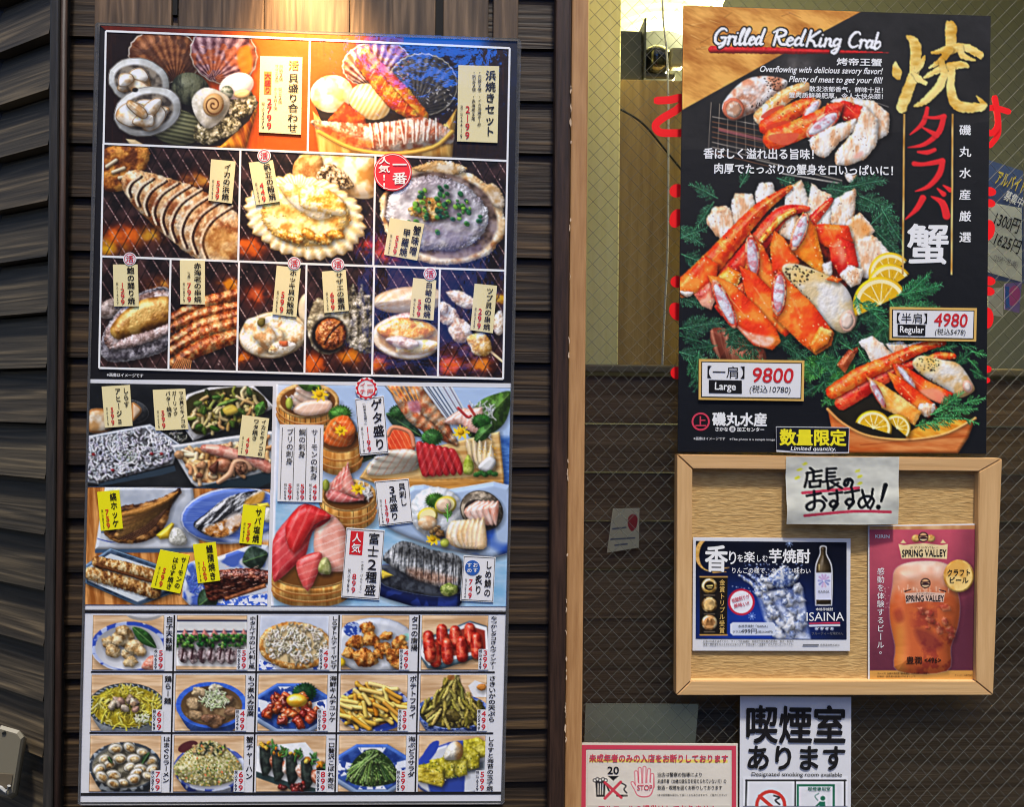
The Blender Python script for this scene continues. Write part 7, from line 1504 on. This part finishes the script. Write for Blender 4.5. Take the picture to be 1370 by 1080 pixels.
mb = MB(); c = z4((545, 165))[0]; P = np.array(ell(*c, 25.5, 25.5, 0, 32)); mb.pxpoly(P, YT, INK('rosette', (226, 40, 50)), .0006); P2 = np.array(ell(*c, 24, 24, 0, 32)); P3 = np.array(ell(*c, 23.2, 23.2, 0, 32)); mb.ring(P2, P3, YT - .0003, K_WHT)
q = [(c[0] - 26, c[1] - 26), (c[0] + 26, c[1] - 26), (c[0] + 26, c[1] + 26), (c[0] - 26, c[1] + 26)]; vtext(mb, q, '一番', .68, .14, .84, .4, YT - .0005, K_WHT, .03); vtext(mb, q, '人気!!', .28, .1, .96, .32, YT - .0005, K_WHT, .03); mb.build('popular_rosette', GP[1][2])
for i, (tq, s, pr, tx, bd) in enumerate([(z5((147, 65), (302, 65), (310, 330), (153, 330)), '鮑の踊り焼', '1299', '1429', z5((253, 30))), (z5((570, 38), (727, 40), (728, 318), (573, 316)), '赤海老の串焼', '799', '879', None), (z5((1182, 72), (1333, 90), (1306, 398), (1154, 380)), 'ホッキ貝の殻焼', '599', '659', z5((1292, 58))),
        (z6((145, 110), (295, 98), (315, 358), (160, 372)), 'サザエの壷焼', '699', '769', z6((245, 65))), (z6((722, 150), (868, 165), (850, 420), (698, 402)), '白蛤の殻焼', '599', '659', z6((828, 125))), (z6((1110, 186), (1252, 200), (1225, 500), (1083, 480)), 'ツブ貝の串焼', '299', '329', None)]):
    price_tag(GP[2][i], tq, [(s, .71, .05, .96, .32, 'k')] + ([('(2尾)', .36, .24, .44, .14, 'k')] if i == 1 else []), pr, tx, pv=(.42, .96) if len(pr) == 4 else (.5, .96))
    if bd: badge(GP[2][i], bd[0], 8.8, '活')
# middle pictures
tr = photo_part(TRAYQ, 'whitebait, mushrooms and squid baked in foil trays'); fi = photo_part(FISHQ, 'grilled fish on plates over a wooden table'); sa = photo_part(SASHQ, 'sashimi in tubs, on a board and on blue plates')
z = Z(110, 505, 5.27)
price_tag(tr, z((137, 65), (335, 53), (354, 342), (160, 356)), [('しらす', .84, .05, .55, .22, 'k'), ('アヒージョ', .55, .05, .95, .22, 'k')], '599', '659', uprice=.3, utax=.12, w=.17, pv=(.5, .96))
price_tag(tr, z((497, 88), (725, 80), (747, 366), (517, 376)), [('つぶ貝とキノコの', .86, .04, .97, .16, 'k'), ('ガーリック', .65, .04, .66, .16, 'k'), ('バター焼き', .46, .04, .68, .17, 'k')], '599', '659', uprice=.26, utax=.11, w=.16, pv=(.5, .96))
price_tag(tr, z((1128, 265), (1318, 290), (1282, 570), (1095, 548)), [('イカとキノコの', .83, .04, .97, .2, 'k'), ('ワタ焼き', .55, .05, .6, .22, 'k')], '499', '549', uprice=.32, utax=.13, w=.17, pv=(.52, .96))
z = Z(110, 650, 5.27)
for tq, cols, pr, tx in ((z((105, 45), (260, 30), (286, 303), (130, 320)), [('縞ホッケ', .7, .05, .96, .32, 'k')], '759', '835'), (z((1135, 133), (1293, 150), (1263, 420), (1107, 405)), [('サバ塩焼', .72, .05, .96, .32, 'k')], '759', '835'),
        (z((550, 452), (758, 492), (690, 762), (482, 718)), [('サーモンの', .84, .06, .9, .2, 'k'), ('はらす焼き', .58, .1, .96, .2, 'k')], '599', '659'), (z((780, 415), (940, 398), (972, 670), (815, 690)), [('鰻蒲焼き', .7, .05, .98, .32, 'k')], '1069', '1176')):
    price_tag(fi, tq, cols, pr, tx, P_LEMON, pv=(.45, .96) if len(cols) == 1 else (.42, .95), **({} if len(cols) == 1 else dict(uprice=.3, utax=.13, w=.17)))
z = Z(360, 505, 4.15); w = Z(360, 640, 4.15)
price_tag(sa, z((477, 118), (637, 102), (663, 420), (505, 435)), [('ゲタ盛り', .72, .03, .95, .42, 'k'), ('(刺身6点盛り)', .3, .08, .48, .12, 'k')], '1199', '1319', P_WHITE, True, uprice=.34, utax=.15, pv=(.5, .96), w=.2)
mb = MB(); c = z((540, 62))[0]; P = []; Q = []
for k in range(48): t = k / 48 * 2 * math.pi; r = 14.5 if k % 4 < 2 else 12.6; P.append((c[0] + r * math.cos(t), c[1] + r * math.sin(t))); Q.append((c[0] + 11 * math.cos(t), c[1] + 11 * math.sin(t)))
mb.pxpoly(ell(*c, 14.8, 14.8, 0, 32), YT - .0004, P_WHITE, .0004); mb.ring(P, Q, YT - .0007, K_RED); q = [(c[0] - 12, c[1] - 12), (c[0] + 12, c[1] - 12), (c[0] + 12, c[1] + 12), (c[0] - 12, c[1] + 12)]
vtext(mb, q, '一押', .7, .15, .85, .36, YT - .0009, K_RED, .02); vtext(mb, q, 'イチ', .3, .15, .85, .36, YT - .0009, K_RED, .02); mb.build('red_stamp', sa)
q = [(374.5, 568), (432.8, 568.9), (431, 672.5), (371, 671)]
mb = MB(); mb.pxpoly(q, YT, P_WHITE, .0008)
for i, (s, pr, tx) in enumerate((('サーモンの刺身', '499', '549'), ('鯛の刺身', '599', '659'), ('ブリの刺身', '599', '659'))):
    u = .8 - i * .28; n = len(s); vtext(mb, q, s, u, .05, .05 + .095 * n, .17, YL, K_BLK, .012); vtext(mb, q, pr, u + .03, .76, .98, .13, YL, K_RED, .03); vtext(mb, q, '税込' + tx, u - .07, .76, .98, .07, YL, K_BLK, .006)
for u in (.06, .34, .62, .93): a, b = qmap(q, [u, u], [.04, .97]); bar(mb, a, b, .8, YT - .0002, K_BLK)
mb.build('price_panel', sa)
price_tag(sa, w((585, 18), (775, 2), (800, 245), (612, 268)), [('貝刺し', .78, .08, .62, .22, 'k'), ('3点盛り', .48, .12, .92, .26, 'k')], '1399', '1539', P_WHITE, True, uprice=.26, utax=.12, pv=(.4, .96), w=.15)
tq = w((430, 275), (642, 290), (612, 678), (400, 662))
mb = MB(); mb.pxpoly(tq, YT, P_WHITE, .0008); Q = qmap(tq, np.array([.12, .46, .46, .12]), np.array([.04, .04, .38, .38])); mb.pxpoly(Q, YT - .0002, K_RED)
for a, b in ((0, 1), (1, 2), (2, 3), (3, 0)): f = lambda i: np.array(tq[i]) * .965 + np.mean(tq, 0) * .035; bar(mb, f(a), f(b), .7, YT - .0003, K_BLK)
for s, u, v0, v1, ww, k in (('富士2種盛', .74, .04, .96, .32, K_BLK), ('人気', .29, .06, .36, .26, K_WHT), ('(赤身・びんちょう)', .49, .45, .93, .08, K_BLK), ('899', .3, .64, .93, .15, K_RED), ('税込989', .16, .58, .93, .08, K_BLK)): vtext(mb, tq, s, u, v0, v1, ww, YL, k, .02 if ww > .1 else .006)
mb.build('price_tag', sa)
tq = w((1080, 430), (1258, 440), (1245, 690), (1062, 680)); o = price_tag(sa, tq, [('しめ鯖の', .8, .08, .9, .22, 'k'), ('炙り', .52, .4, .86, .24, 'k')], '749', '824', P_WHITE, True, uprice=.28, utax=.13, pv=(.5, .95), w=.16)
mb = MB(); c = qmap(tq, [.3], [.26])[0]; mb.pxpoly(ell(*c, 10, 10, 0, 24), YT - .0006, K_BLUE, .0003); q = [(c[0] - 10, c[1] - 10), (c[0] + 10, c[1] - 10), (c[0] + 10, c[1] + 10), (c[0] - 10, c[1] + 10)]; vtext(mb, q, 'おす', .7, .15, .85, .36, YT - .0008, K_WHT, .02); vtext(mb, q, 'すめ', .3, .15, .85, .36, YT - .0008, K_WHT, .02); mb.build('blue_stamp', sa)
# bottom grid
DISH = [('白子天麩羅', '599', '659', 'tempura on a blue rimmed plate'), ('ホタルイカのレバ刺し風', '599', '659', 'firefly squid under chopped chives'), ('しらすトルティーヤピザ', '499', '549', 'whitebait tortilla pizza'), ('タコの唐揚', '499', '549', 'fried octopus on a pale plate'), ('なつかしタコさんウィンナー', '399', '439', 'red sausages in a white tray'),
        ('鶏らー麺', '699', '769', 'yellow noodles with chicken'), ('もつ煮込み豆腐', '499', '549', 'stew with spring onion in a blue bowl'), ('海鮮キムチユッケ', '599', '659', 'red seafood with egg yolk'), ('ポテトフライ', '399', '439', 'potato fries on a blue plate'), ('さきいかの天ぷら', '499', '549', 'heap of squid tempura in a blue bowl'),
        ('はまぐりラーメン', '799', '879', 'bowl of clams'), ('蟹チャーハン', '699', '769', 'fried rice on a blue plate'), ('一口贅沢こぼれ寿司', '899', '989', 'row of seaweed rolls'), ('海ぶどうサラダ', '599', '659', 'green seaweed salad in an octagonal bowl'), ('しらすと海苔の玉子焼', '599', '659', 'sliced rolled omelette')]
for k, (s, pr, tx, lb) in enumerate(DISH):
    q = scell(k // 5, k % 5); o = photo_part(q, lb); q = np.array(q)
    nq = [q[1] + (2.2, 0), q[1] + (12.6, 0), q[2] + (12.6, 0), q[2] + (2.2, 0)]
    mb = MB(); n = len(s); ve = min(.98, .105 * n if n > 6 else .13 * n); vtext(mb, nq, s, .5, .01, .01 + ve, .98 if n < 9 else .9, YM - .0005, K_BLK, .034)
    mb.pxpoly(qmap(q, np.array([.865, 1.02, 1.02, .865]), np.array([.62, .62, 1, 1])), YP - .0004, P_LILAC)
    vtext(mb, q, pr, .965, .63, .99, .09, YP - .0007, K_RED, .03); vtext(mb, q, '税込' + tx, .895, .62, .99, .05, YP - .0007, K_BLK, .012); mb.build('price_lettering', o)
# ------------------------------------------------------------------ crab poster
YC = .012
q = [(914, 6.5), (1120, 14), (1325.5, 21), (1322, 300), (1319.5, 607.5), (1100, 605.5), (906.5, 605), (910, 300)]
crab = thing('crab_poster', 'large black poster of grilled king crab with gold and red lettering on the window', 'poster', W(1110, 606, YC))
mb = MB(); mb.pxpoly(q, YC, P_BLACK, .0012); mb.photo([(914.3, 7), (1325, 21.2), (1319, 607), (907, 604.6)], YC - .0006); mb.build('printed_sheet', crab)
YI = YC - .0012; z = Z(890, 0, 3.114)
mb = MB()
htext(mb, '烤帝王蟹', z((715, 268))[0], z((902, 272))[0], 9.5, YI, K_WHT, .03)
htext(mb, 'Overflowing with delicious savory flavor!', z((395, 298))[0], z((906, 308))[0], 8.4, YI, K_WHT, .022, .3); htext(mb, 'Plenty of meat to get your fill!', z((515, 340))[0], z((906, 346))[0], 8.4, YI, K_WHT, .022, .3)
htext(mb, '散发浓郁香气，鲜味十足！', z((600, 378))[0], z((906, 384))[0], 7, YI, K_WHT, .02); htext(mb, '蟹肉质鲜美肥厚，令人大快朵颐！', z((515, 404))[0], z((906, 411))[0], 7, YI, K_WHT, .02)
htext(mb, '香ばしく溢れ出る旨味！', z((160, 656))[0], z((618, 660))[0], 13.5, YI, K_WHT, .03); htext(mb, '肉厚でたっぷりの蟹身を口いっぱいに！', z((205, 718))[0], z((948, 728))[0], 13, YI, K_WHT, .03)
mb.build('slogan_lettering', crab)
mb = MB()
for ch, y in zip('磯丸水産厳選', (174, 203, 231.5, 260.5, 289.5, 317.5)): vtext(mb, [(1282, y - 9), (1301, y - 9), (1300.5, y + 9), (1281.5, y + 9)], ch, .5, .06, .94, .9, YI, K_WHT, .03)
vtext(mb, [(1212, 297), (1272, 297), (1271, 358), (1211, 358)], '蟹', .5, .0, 1, 1.0, YI, K_WHT, .034); mb.build('upright_lettering', crab)
def price_box(o4, s1, s2, s3, s4, zz, b):
    mb = MB(); mb.pxpoly(o4, YC - .003, mat('gold_print', (224, 180, 96), .35, .5, .4), .0024); f = lambda k: [tuple(np.array(p) + np.sign(np.mean(o4, 0) - np.array(p)) * k) for p in o4]
    mb.pxpoly(f(3.2), YC - .0033, K_BLK); mb.pxpoly(f(4.4), YC - .0036, P_WHITE)
    htext(mb, s1, zz(b[0])[0], zz(b[1])[0], b[8], YC - .004, K_BLK, .004); q = zz(*b[2]); mb.pxpoly(q, YC - .004, K_BLK); htext(mb, s2, zz(b[3])[0], zz(b[4])[0], b[9], YC - .0044, K_WHT, .022)
    htext(mb, s3, zz(b[5])[0], zz(b[6])[0], b[10], YC - .004, K_RED, .016, .1); htext(mb, s4, zz(b[7][0])[0], zz(b[7][1])[0], b[11], YC - .004, K_BLK, 0, .1)
    return mb.build('price_box', crab)
price_box(Z(890, 410, 5.14)((232, 362), (957, 372), (952, 652), (230, 642)), '【一肩】', 'Large', '9800', '(税込10780)', Z(890, 410, 5.14), [(290, 485), (545, 490), [(300, 505), (527, 510), (527, 600), (300, 596)], (342, 572), (484, 576), (602, 520), (880, 526), ((580, 588), (862, 594)), 15.5, 10, 20, 9.5])
price_box(Z(1090, 400, 4.908)((493, 52), (1065, 60), (1060, 280), (492, 270)), '【半肩】', 'Regular', '4980', '(税込5478)', Z(1090, 400, 4.908), [(540, 152), (738, 156), [(545, 166), (728, 170), (726, 242), (545, 238)], (560, 220), (716, 224), (784, 178), (1002, 184), ((790, 232), (990, 236)), 13, 9, 18, 8.4])
z = Z(890, 410, 5.14); mb = MB(); c = z((244, 793))[0]
mb.ring(ell(*c, 12.2, 12.2, 0, 32), ell(*c, 9.8, 9.8, 0, 32), YI, K_PNK); vtext(mb, [(c[0] - 9, c[1] - 9), (c[0] + 9, c[1] - 9), (c[0] + 9, c[1] + 9), (c[0] - 9, c[1] + 9)], '上', .5, .05, .95, .9, YI, K_PNK, .03)
htext(mb, '磯丸水産', z((325, 812))[0], z((696, 816))[0], 16.5, YI, K_WHT, .045); htext(mb, 'さかな', z((345, 856))[0], z((432, 858))[0], 5.4, YI, K_WHT, .03); c = z((462, 845))[0]; mb.pxpoly(ell(*c, 4.2, 4.2, 0, 20), YI, K_WHT); vtext(mb, [(c[0] - 4, c[1] - 4), (c[0] + 4, c[1] - 4), (c[0] + 4, c[1] + 4), (c[0] - 4, c[1] + 4)], '源', .5, .12, .88, .75, YI - .0004, K_NAVY, .01)
htext(mb, '加工センター', z((494, 858))[0], z((680, 860))[0], 5.4, YI, K_WHT, .03); htext(mb, '※画像はイメージです', z((195, 918))[0], z((412, 920))[0], 4, YI, K_WHT, .005); htext(mb, '※The photo is a sample image.', z((442, 921))[0], z((760, 924))[0], 3.6, YI, K_WHT, .005); mb.build('shop_mark', crab)
# limited quantity sticker on the foot of the poster
z = Z(1030, 560, 7.2); YS = YC - .005
st_o = thing('quantity_sticker', 'small dark sticker with yellow lettering curling off the foot of the crab poster', 'sticker', W(1087, 606, YS))
mb = MB(); mb.pxpoly(z((60, 78), (766, 86), (762, 336), (400, 340), (64, 322)), YS, P_WHITE, .0012); mb.pxpoly(z((64, 84), (762, 92), (757, 322), (540, 322), (280, 318), (66, 300)), YS - .0004, K_NAVY)
htext(mb, '数量限定', z((98, 244))[0], z((732, 250))[0], 20, YS - .0008, K_YEL, .045); htext(mb, 'Limited quantity.', z((200, 308))[0], z((636, 312))[0], 5.6, YS - .0008, K_WHT, .014, .2); mb.build('sticker_sheet', st_o)
# ------------------------------------------------------------------ notice board: frame with a deep recess
YB = .006
bo = [(906.2, 608.4), (1341, 613.5), (1329, 930.8), (904.6, 931)]; bi = [(926.5, 627.5), (1310, 631), (1306, 912), (924.5, 911.5)]
board = thing('notice_board', 'light oak framed notice board with a tan cloth back fixed to the window', 'notice board', W(1118, 930, YB))
def rail(a, b, c, d, m):
    V = np.vstack([W(*np.array([bo[a], bo[b], bi[b], bi[a]]).T, YB), W(*np.array([bo[a], bo[b], bi[b], bi[a]]).T, YB) + (0, .016, 0)])
    V[:4] += (np.mean(V[:4], 0) - V[:4]) * .004; V[4:] += (np.mean(V[4:], 0) - V[4:]) * .004
    bm = bmesh.new(); vs = [bm.verts.new(v) for v in V]
    for f in ((3, 2, 1, 0), (4, 5, 6, 7), (0, 1, 5, 4), (1, 2, 6, 5), (2, 3, 7, 6), (3, 0, 4, 7)): bm.faces.new([vs[i] for i in f])
    bmesh.ops.recalc_face_normals(bm, faces=bm.faces[:]); bmesh.ops.bevel(bm, geom=bm.edges[:], offset=.0009, segments=2, affect='EDGES'); bm.verts.index_update()
    mb = MB(); mb.add([v.co[:] for v in bm.verts], [[v.index for v in f.verts] for f in bm.faces], m, tone=tone(.05, .96)); bm.free(); mb.build('frame_rail', board)
rail(0, 1, 0, 0, M_OAK); rail(1, 2, 0, 0, M_OAKV); rail(2, 3, 0, 0, M_OAK); rail(3, 0, 0, 0, M_OAKV)
M_CLOTH = mat('tan_ribbed_cloth', (176, 142, 84), .85, .2); n, l, b = nodes(M_CLOTH); g = n.new('ShaderNodeNewGeometry'); mp = n.new('ShaderNodeMapping'); mp.inputs['Scale'].default_value = (60, 1, 330); no = n.new('ShaderNodeTexNoise'); no.inputs['Scale'].default_value = 1; no.inputs['Detail'].default_value = 3; no.inputs['Distortion'].default_value = .4
l.new(g.outputs['Position'], mp.inputs[0]); l.new(mp.outputs[0], no.inputs['Vector']); rp_ = n.new('ShaderNodeValToRGB'); e = rp_.color_ramp.elements; e[0].position = .3; e[0].color = (*lin3((176, 138, 84)), 1); e[1].position = .7; e[1].color = (*lin3((208, 172, 112)), 1); l.new(no.outputs['Fac'], rp_.inputs[0]); l.new(rp_.outputs[0], b.inputs['Base Color']); bu = n.new('ShaderNodeBump'); bu.inputs['Distance'].default_value = .0012; l.new(no.outputs['Fac'], bu.inputs['Height']); l.new(bu.outputs[0], b.inputs['Normal'])
mb = MB(); YBK = YB + .0105; g = [(916, 617), (1326, 621), (1318, 922), (914, 922)]; mb.pxpoly(g, YBK, M_CLOTH, .004); mb.build('cloth_back', board)
# handwritten paper in a plastic sleeve, hung over the top rail
YH = YB - .004; M_SLV = print_mat('crinkled_sleeve_print', .9, .3, .0); 
n, l, b = nodes(M_SLV); bu = [k for k in n if k.type == 'BUMP'][0]; bu.inputs['Distance'].default_value = .003; [k for k in n if k.type == 'TEX_NOISE'][0].inputs['Scale'].default_value = 26; b.inputs['Coat Roughness'].default_value = .03
hp = thing('handwritten_sign', 'crinkled clear sleeve with a handwritten paper underlined in red over the top rail', 'sign', W(1128, 702, YH))
mb = MB(); mb.photo([(1052.8, 611.4), (1203, 611.4), (1202, 701.8), (1053, 701.8)], YH, M_SLV)
me = mb.build('written_paper', hp); co = np.empty(len(me.data.vertices) * 3, np.float32); me.data.vertices.foreach_get('co', co); co = co.reshape(-1, 3)
co[:, 1] -= .0025 * np.sin(co[:, 0] * 30 + 1) + .004 * (fbm(co[:, 0] * 1000, co[:, 2] * 1000, (70, 30), 3, 2) - .5) + .0012 * np.sin(co[:, 2] * 70); me.data.vertices.foreach_set('co', co.ravel()); me.data.polygons.foreach_set('use_smooth', [True] * len(me.data.polygons)); me.data.update()
# flyers
YF = YBK - .003
fb = thing('shochu_flyer', 'laminated dark blue drink flyer with an ice glass and bottle on the notice board', 'flyer', W(1031, 871, YF))
mb = MB(); mb.pxpoly([(927.4, 719.4), (1138, 721), (1137, 871.4), (926.6, 871)], YF, P_LILAC, .0015); mb.photo([(931, 724), (1132.7, 726), (1132.7, 856), (930.8, 855)], YF - .0005, den=1.3); mb.build('printed_sheet', fb)
z = Z(910, 700, 5.68); YI = YF - .001; mb = MB()
htext(mb, '香', z((190, 350))[0], z((358, 352))[0], 33, YI, K_WHT, .03); htext(mb, 'り', z((372, 308))[0], z((424, 308))[0], 18, YI, K_WHT, .02); htext(mb, 'を', z((436, 292))[0], z((478, 292))[0], 10, YI, K_WHT, .015); htext(mb, '楽', z((485, 292))[0], z((566, 294))[0], 14, YI, K_WHT, .02)
htext(mb, 'し', z((585, 292))[0], z((614, 292))[0], 9, YI, K_WHT, .015); htext(mb, 'む', z((626, 292))[0], z((664, 292))[0], 9, YI, K_WHT, .015); htext(mb, '芋焼酎', z((676, 294))[0], z((986, 296))[0], 17.5, YI, K_WHT, .03)
htext(mb, 'りんごの様で、やさしい味わい', z((395, 380))[0], z((990, 384))[0], 7.6, YI, K_WHT, .008); vtext(mb, z((292, 428), (348, 428), (345, 845), (290, 845)), '金賞トリプル受賞', .5, 0, 1, .8, YI, K_GLD, .02)
htext(mb, '炭酸割りが', z((396, 606))[0], z((530, 568))[0], 5.6, YI, K_PNK, .012); htext(mb, '美味い!!', z((412, 646))[0], z((526, 622))[0], 5.6, YI, K_PNK, .012); htext(mb, '本格芋焼酎「ISAINA」', z((442, 794))[0], z((664, 794))[0], 3.6, YI, K_BLK, .0); htext(mb, 'グラス', z((400, 836))[0], z((460, 836))[0], 3.4, YI, K_BLK, 0); htext(mb, '499円', z((462, 838))[0], z((582, 838))[0], 6.6, YI, K_BLK, .004); htext(mb, '(税込548円)', z((588, 836))[0], z((704, 836))[0], 3.4, YI, K_BLK, 0)
htext(mb, 'ISAINA', z((960, 746))[0], z((1246, 744))[0], 12, YI, K_WHT, -.004); htext(mb, '本格芋焼酎', z((1030, 666))[0], z((1160, 666))[0], 3.8, YI, K_WHT, .012); htext(mb, 'イサイナ', z((1030, 812))[0], z((1165, 812))[0], 3.4, YI - .0004, K_WHT, .01); htext(mb, 'フルーティーな味わい。', z((1000, 850))[0], z((1238, 850))[0], 4, YI, K_GRY, .01); htext(mb, 'ISAINA', z((1048, 532))[0], z((1134, 532))[0], 3.4, YI, K_GRY, .004)
for i, s in enumerate(('お酒は20歳を過ぎてから。ストップ飲酒運転。妊娠中や授乳期の飲酒は、胎児・乳児の', '発育に悪影響を与えるおそれがあります。お酒は楽しく適量を。のんだあとはリサイクル。')): htext(mb, s, z((175, 908 + i * 24))[0], z((862, 908 + i * 24))[0], 3, YI, K_BLK, .0)
htext(mb, '佐藤酒造株式会社', z((1064, 934))[0], z((1212, 934))[0], 2.6, YI, K_BLK, 0); bar(mb, *z((932, 928), (1054, 928)), 2, YI, K_GRY); mb.build('flyer_lettering', fb)
fs = thing('beer_flyer', 'magenta craft beer flyer with a full pint glass at the right of the notice board', 'flyer', W(1234, 911, YF))
mb = MB(); mb.pxpoly([(1161.6, 703.6), (1308.6, 701.2), (1306, 912), (1161.6, 912)], YF, P_WHITE, .0015); mb.photo([(1163.4, 705), (1306.4, 703), (1304, 909.5), (1163.8, 909.5)], YF - .0005, den=1.3); mb.build('printed_sheet', fs)
z = Z(1140, 690, 4.32); mb = MB(); htext(mb, 'KIRIN', z((135, 130))[0], z((216, 131))[0], 4.6, YI, K_WHT, .03); htext(mb, 'スプリングバレー', z((335, 190))[0], z((500, 190))[0], 3.2, YI, K_BLK, 0); htext(mb, 'SPRING VALLEY', z((290, 238))[0], z((546, 236))[0], 9.6, YI, K_BLK, .012)
htext(mb, 'SPRING VALLEY', z((312, 496))[0], z((532, 494))[0], 8, YI, K_BLK, .012); htext(mb, 'スプリングバレー', z((370, 458))[0], z((480, 456))[0], 2.8, YI, K_BLK, 0); htext(mb, 'クラフト', z((552, 348))[0], z((682, 346))[0], 9, YI, K_BLK, .02); htext(mb, 'ビール', z((566, 388))[0], z((672, 388))[0], 8, YI, K_BLK, .02)
vtext(mb, z((142, 300), (190, 300), (188, 820), (140, 820)), '感動を体験するビール。', .5, 0, 1, .95, YI, K_WHT, .004); htext(mb, '豊潤', z((315, 855))[0], z((402, 855))[0], 9.4, YI, K_BLK, .02); htext(mb, '<496>', z((418, 852))[0], z((515, 852))[0], 7, YI, K_BLK, .012)
for i, s in enumerate(('ストップ！20歳未満飲酒・飲酒運転。お酒は楽しく適量で。', '妊娠中・授乳期の飲酒はやめましょう。')): htext(mb, s, z((146, 918 + i * 18))[0], z((450 - i * 80, 918 + i * 18))[0], 2.4, YI, K_BLK, 0)
htext(mb, 'キリンビール株式会社', z((595, 928))[0], z((697, 928))[0], 2.2, YI, K_BLK, 0); mb.build('flyer_lettering', fs)
# ------------------------------------------------------------------ notices at the foot of the window
YN = .022; z = Z(760, 920, 2.74)
mn = thing('age_notice', 'red bordered cream notice refusing minors with a stop hand at the foot of the window', 'notice', W(880, 1110, YN))
mb = MB(); mb.pxpoly(z((44, 205), (622, 208), (622, 560), (42, 560)), YN, paper('cream_notice', (226, 218, 200), .4), .0012); P = z((50, 212), (616, 215), (616, 550), (48, 550)); Q = z((66, 228), (600, 230), (600, 536), (64, 536)); mb.ring(P, Q, YN - .0004, K_PNK)
mb.photo([(786, 1005), (977, 1005.4), (977, 1079.5), (785.6, 1079.5)], YN - .0006, den=1.3); mb.pxpoly([(785.6, 1079.6), (977, 1079.6), (977, 1113), (785.6, 1113)], YN - .0006, paper('cream_notice', (226, 218, 200), .4)); mb.build('printed_sheet', mn)
YI = YN - .0012; mb = MB(); htext(mb, '未成年者のみの入店をお断りしております', z((78, 272))[0], z((586, 274))[0], 10, YI, K_PNK, .03); htext(mb, '20', z((145, 318))[0], z((186, 318))[0], 10, YI, K_BLK, .02); htext(mb, 'STOP', z((254, 378))[0], z((309, 378))[0], 7.4, YI, K_PNK, .012)
for i, (s, x) in enumerate((('当店は警察の指導により', 490), ('未成年者（20歳の誕生日を迎えられていない方）の', 580), ('飲酒・喫煙を固くお断りしております', 565), ('（身分証明書を提示して頂くこともありますので、ご協力ください）', 582))): htext(mb, s, z((328, 327 + i * 24))[0], z((x, 327 + i * 24))[0], 5.4 if i != 3 else 3, YI, K_BLK, .012 if i < 3 else 0)
htext(mb, 'アルコールの提供はしておりません', z((112, 462))[0], z((545, 462))[0], 11, YI, K_PNK, .03); mb.build('notice_lettering', mn)
sm_ = thing('smoking_notice', 'white smoking room notice with bold black lettering under the notice board', 'notice', W(1064, 1110, YN))
mb = MB(); mb.pxpoly(z((631, 33), (1038, 36), (1036, 560), (628, 560)), YN, P_LILAC, .0012); mb.photo([(994, 1040), (1134, 1040), (1134, 1079.5), (994, 1079.5)], YN - .0006, den=1.3); mb.build('printed_sheet', sm_)
mb = MB(); htext(mb, '喫煙室', z((656, 192))[0], z((1014, 194))[0], 47, YI, K_BLK, .03); htext(mb, 'あります', z((660, 296))[0], z((1014, 298))[0], 32, YI, K_BLK, .034); htext(mb, 'Designated smoking room available', z((673, 326))[0], z((1004, 328))[0], 5.4, YI, K_BLK, .012); htext(mb, '喫煙専用室', z((880, 380))[0], z((962, 380))[0], 5.6, YI, mat('ink_green', (26, 110, 84)), .012); mb.build('notice_lettering', sm_)
# ------------------------------------------------------------------ the lit lamps: downlight above the menu, bulb inside the room
ld = bpy.data.lights.new('downlight', 'SPOT'); ld.energy = 15; ld.color = (1, .62, .28); ld.spot_size = math.radians(62); ld.spot_blend = 1; ld.shadow_soft_size = .03
lo = bpy.data.objects.new('downlight', ld); COL.objects.link(lo); lo.location = tuple(W(385, -170, -.10)); lo.rotation_euler = (Vector(lo.location) - Vector(W(415, 110, 0.0))).to_track_quat('Z', 'Y').to_euler()
li = bpy.data.lights.new('room_bulb', 'POINT'); li.energy = 24; li.color = (1, .9, .5); li.shadow_soft_size = .05; lo2 = bpy.data.objects.new('room_bulb', li); COL.objects.link(lo2); lo2.location = tuple(W(950, 150, .32))
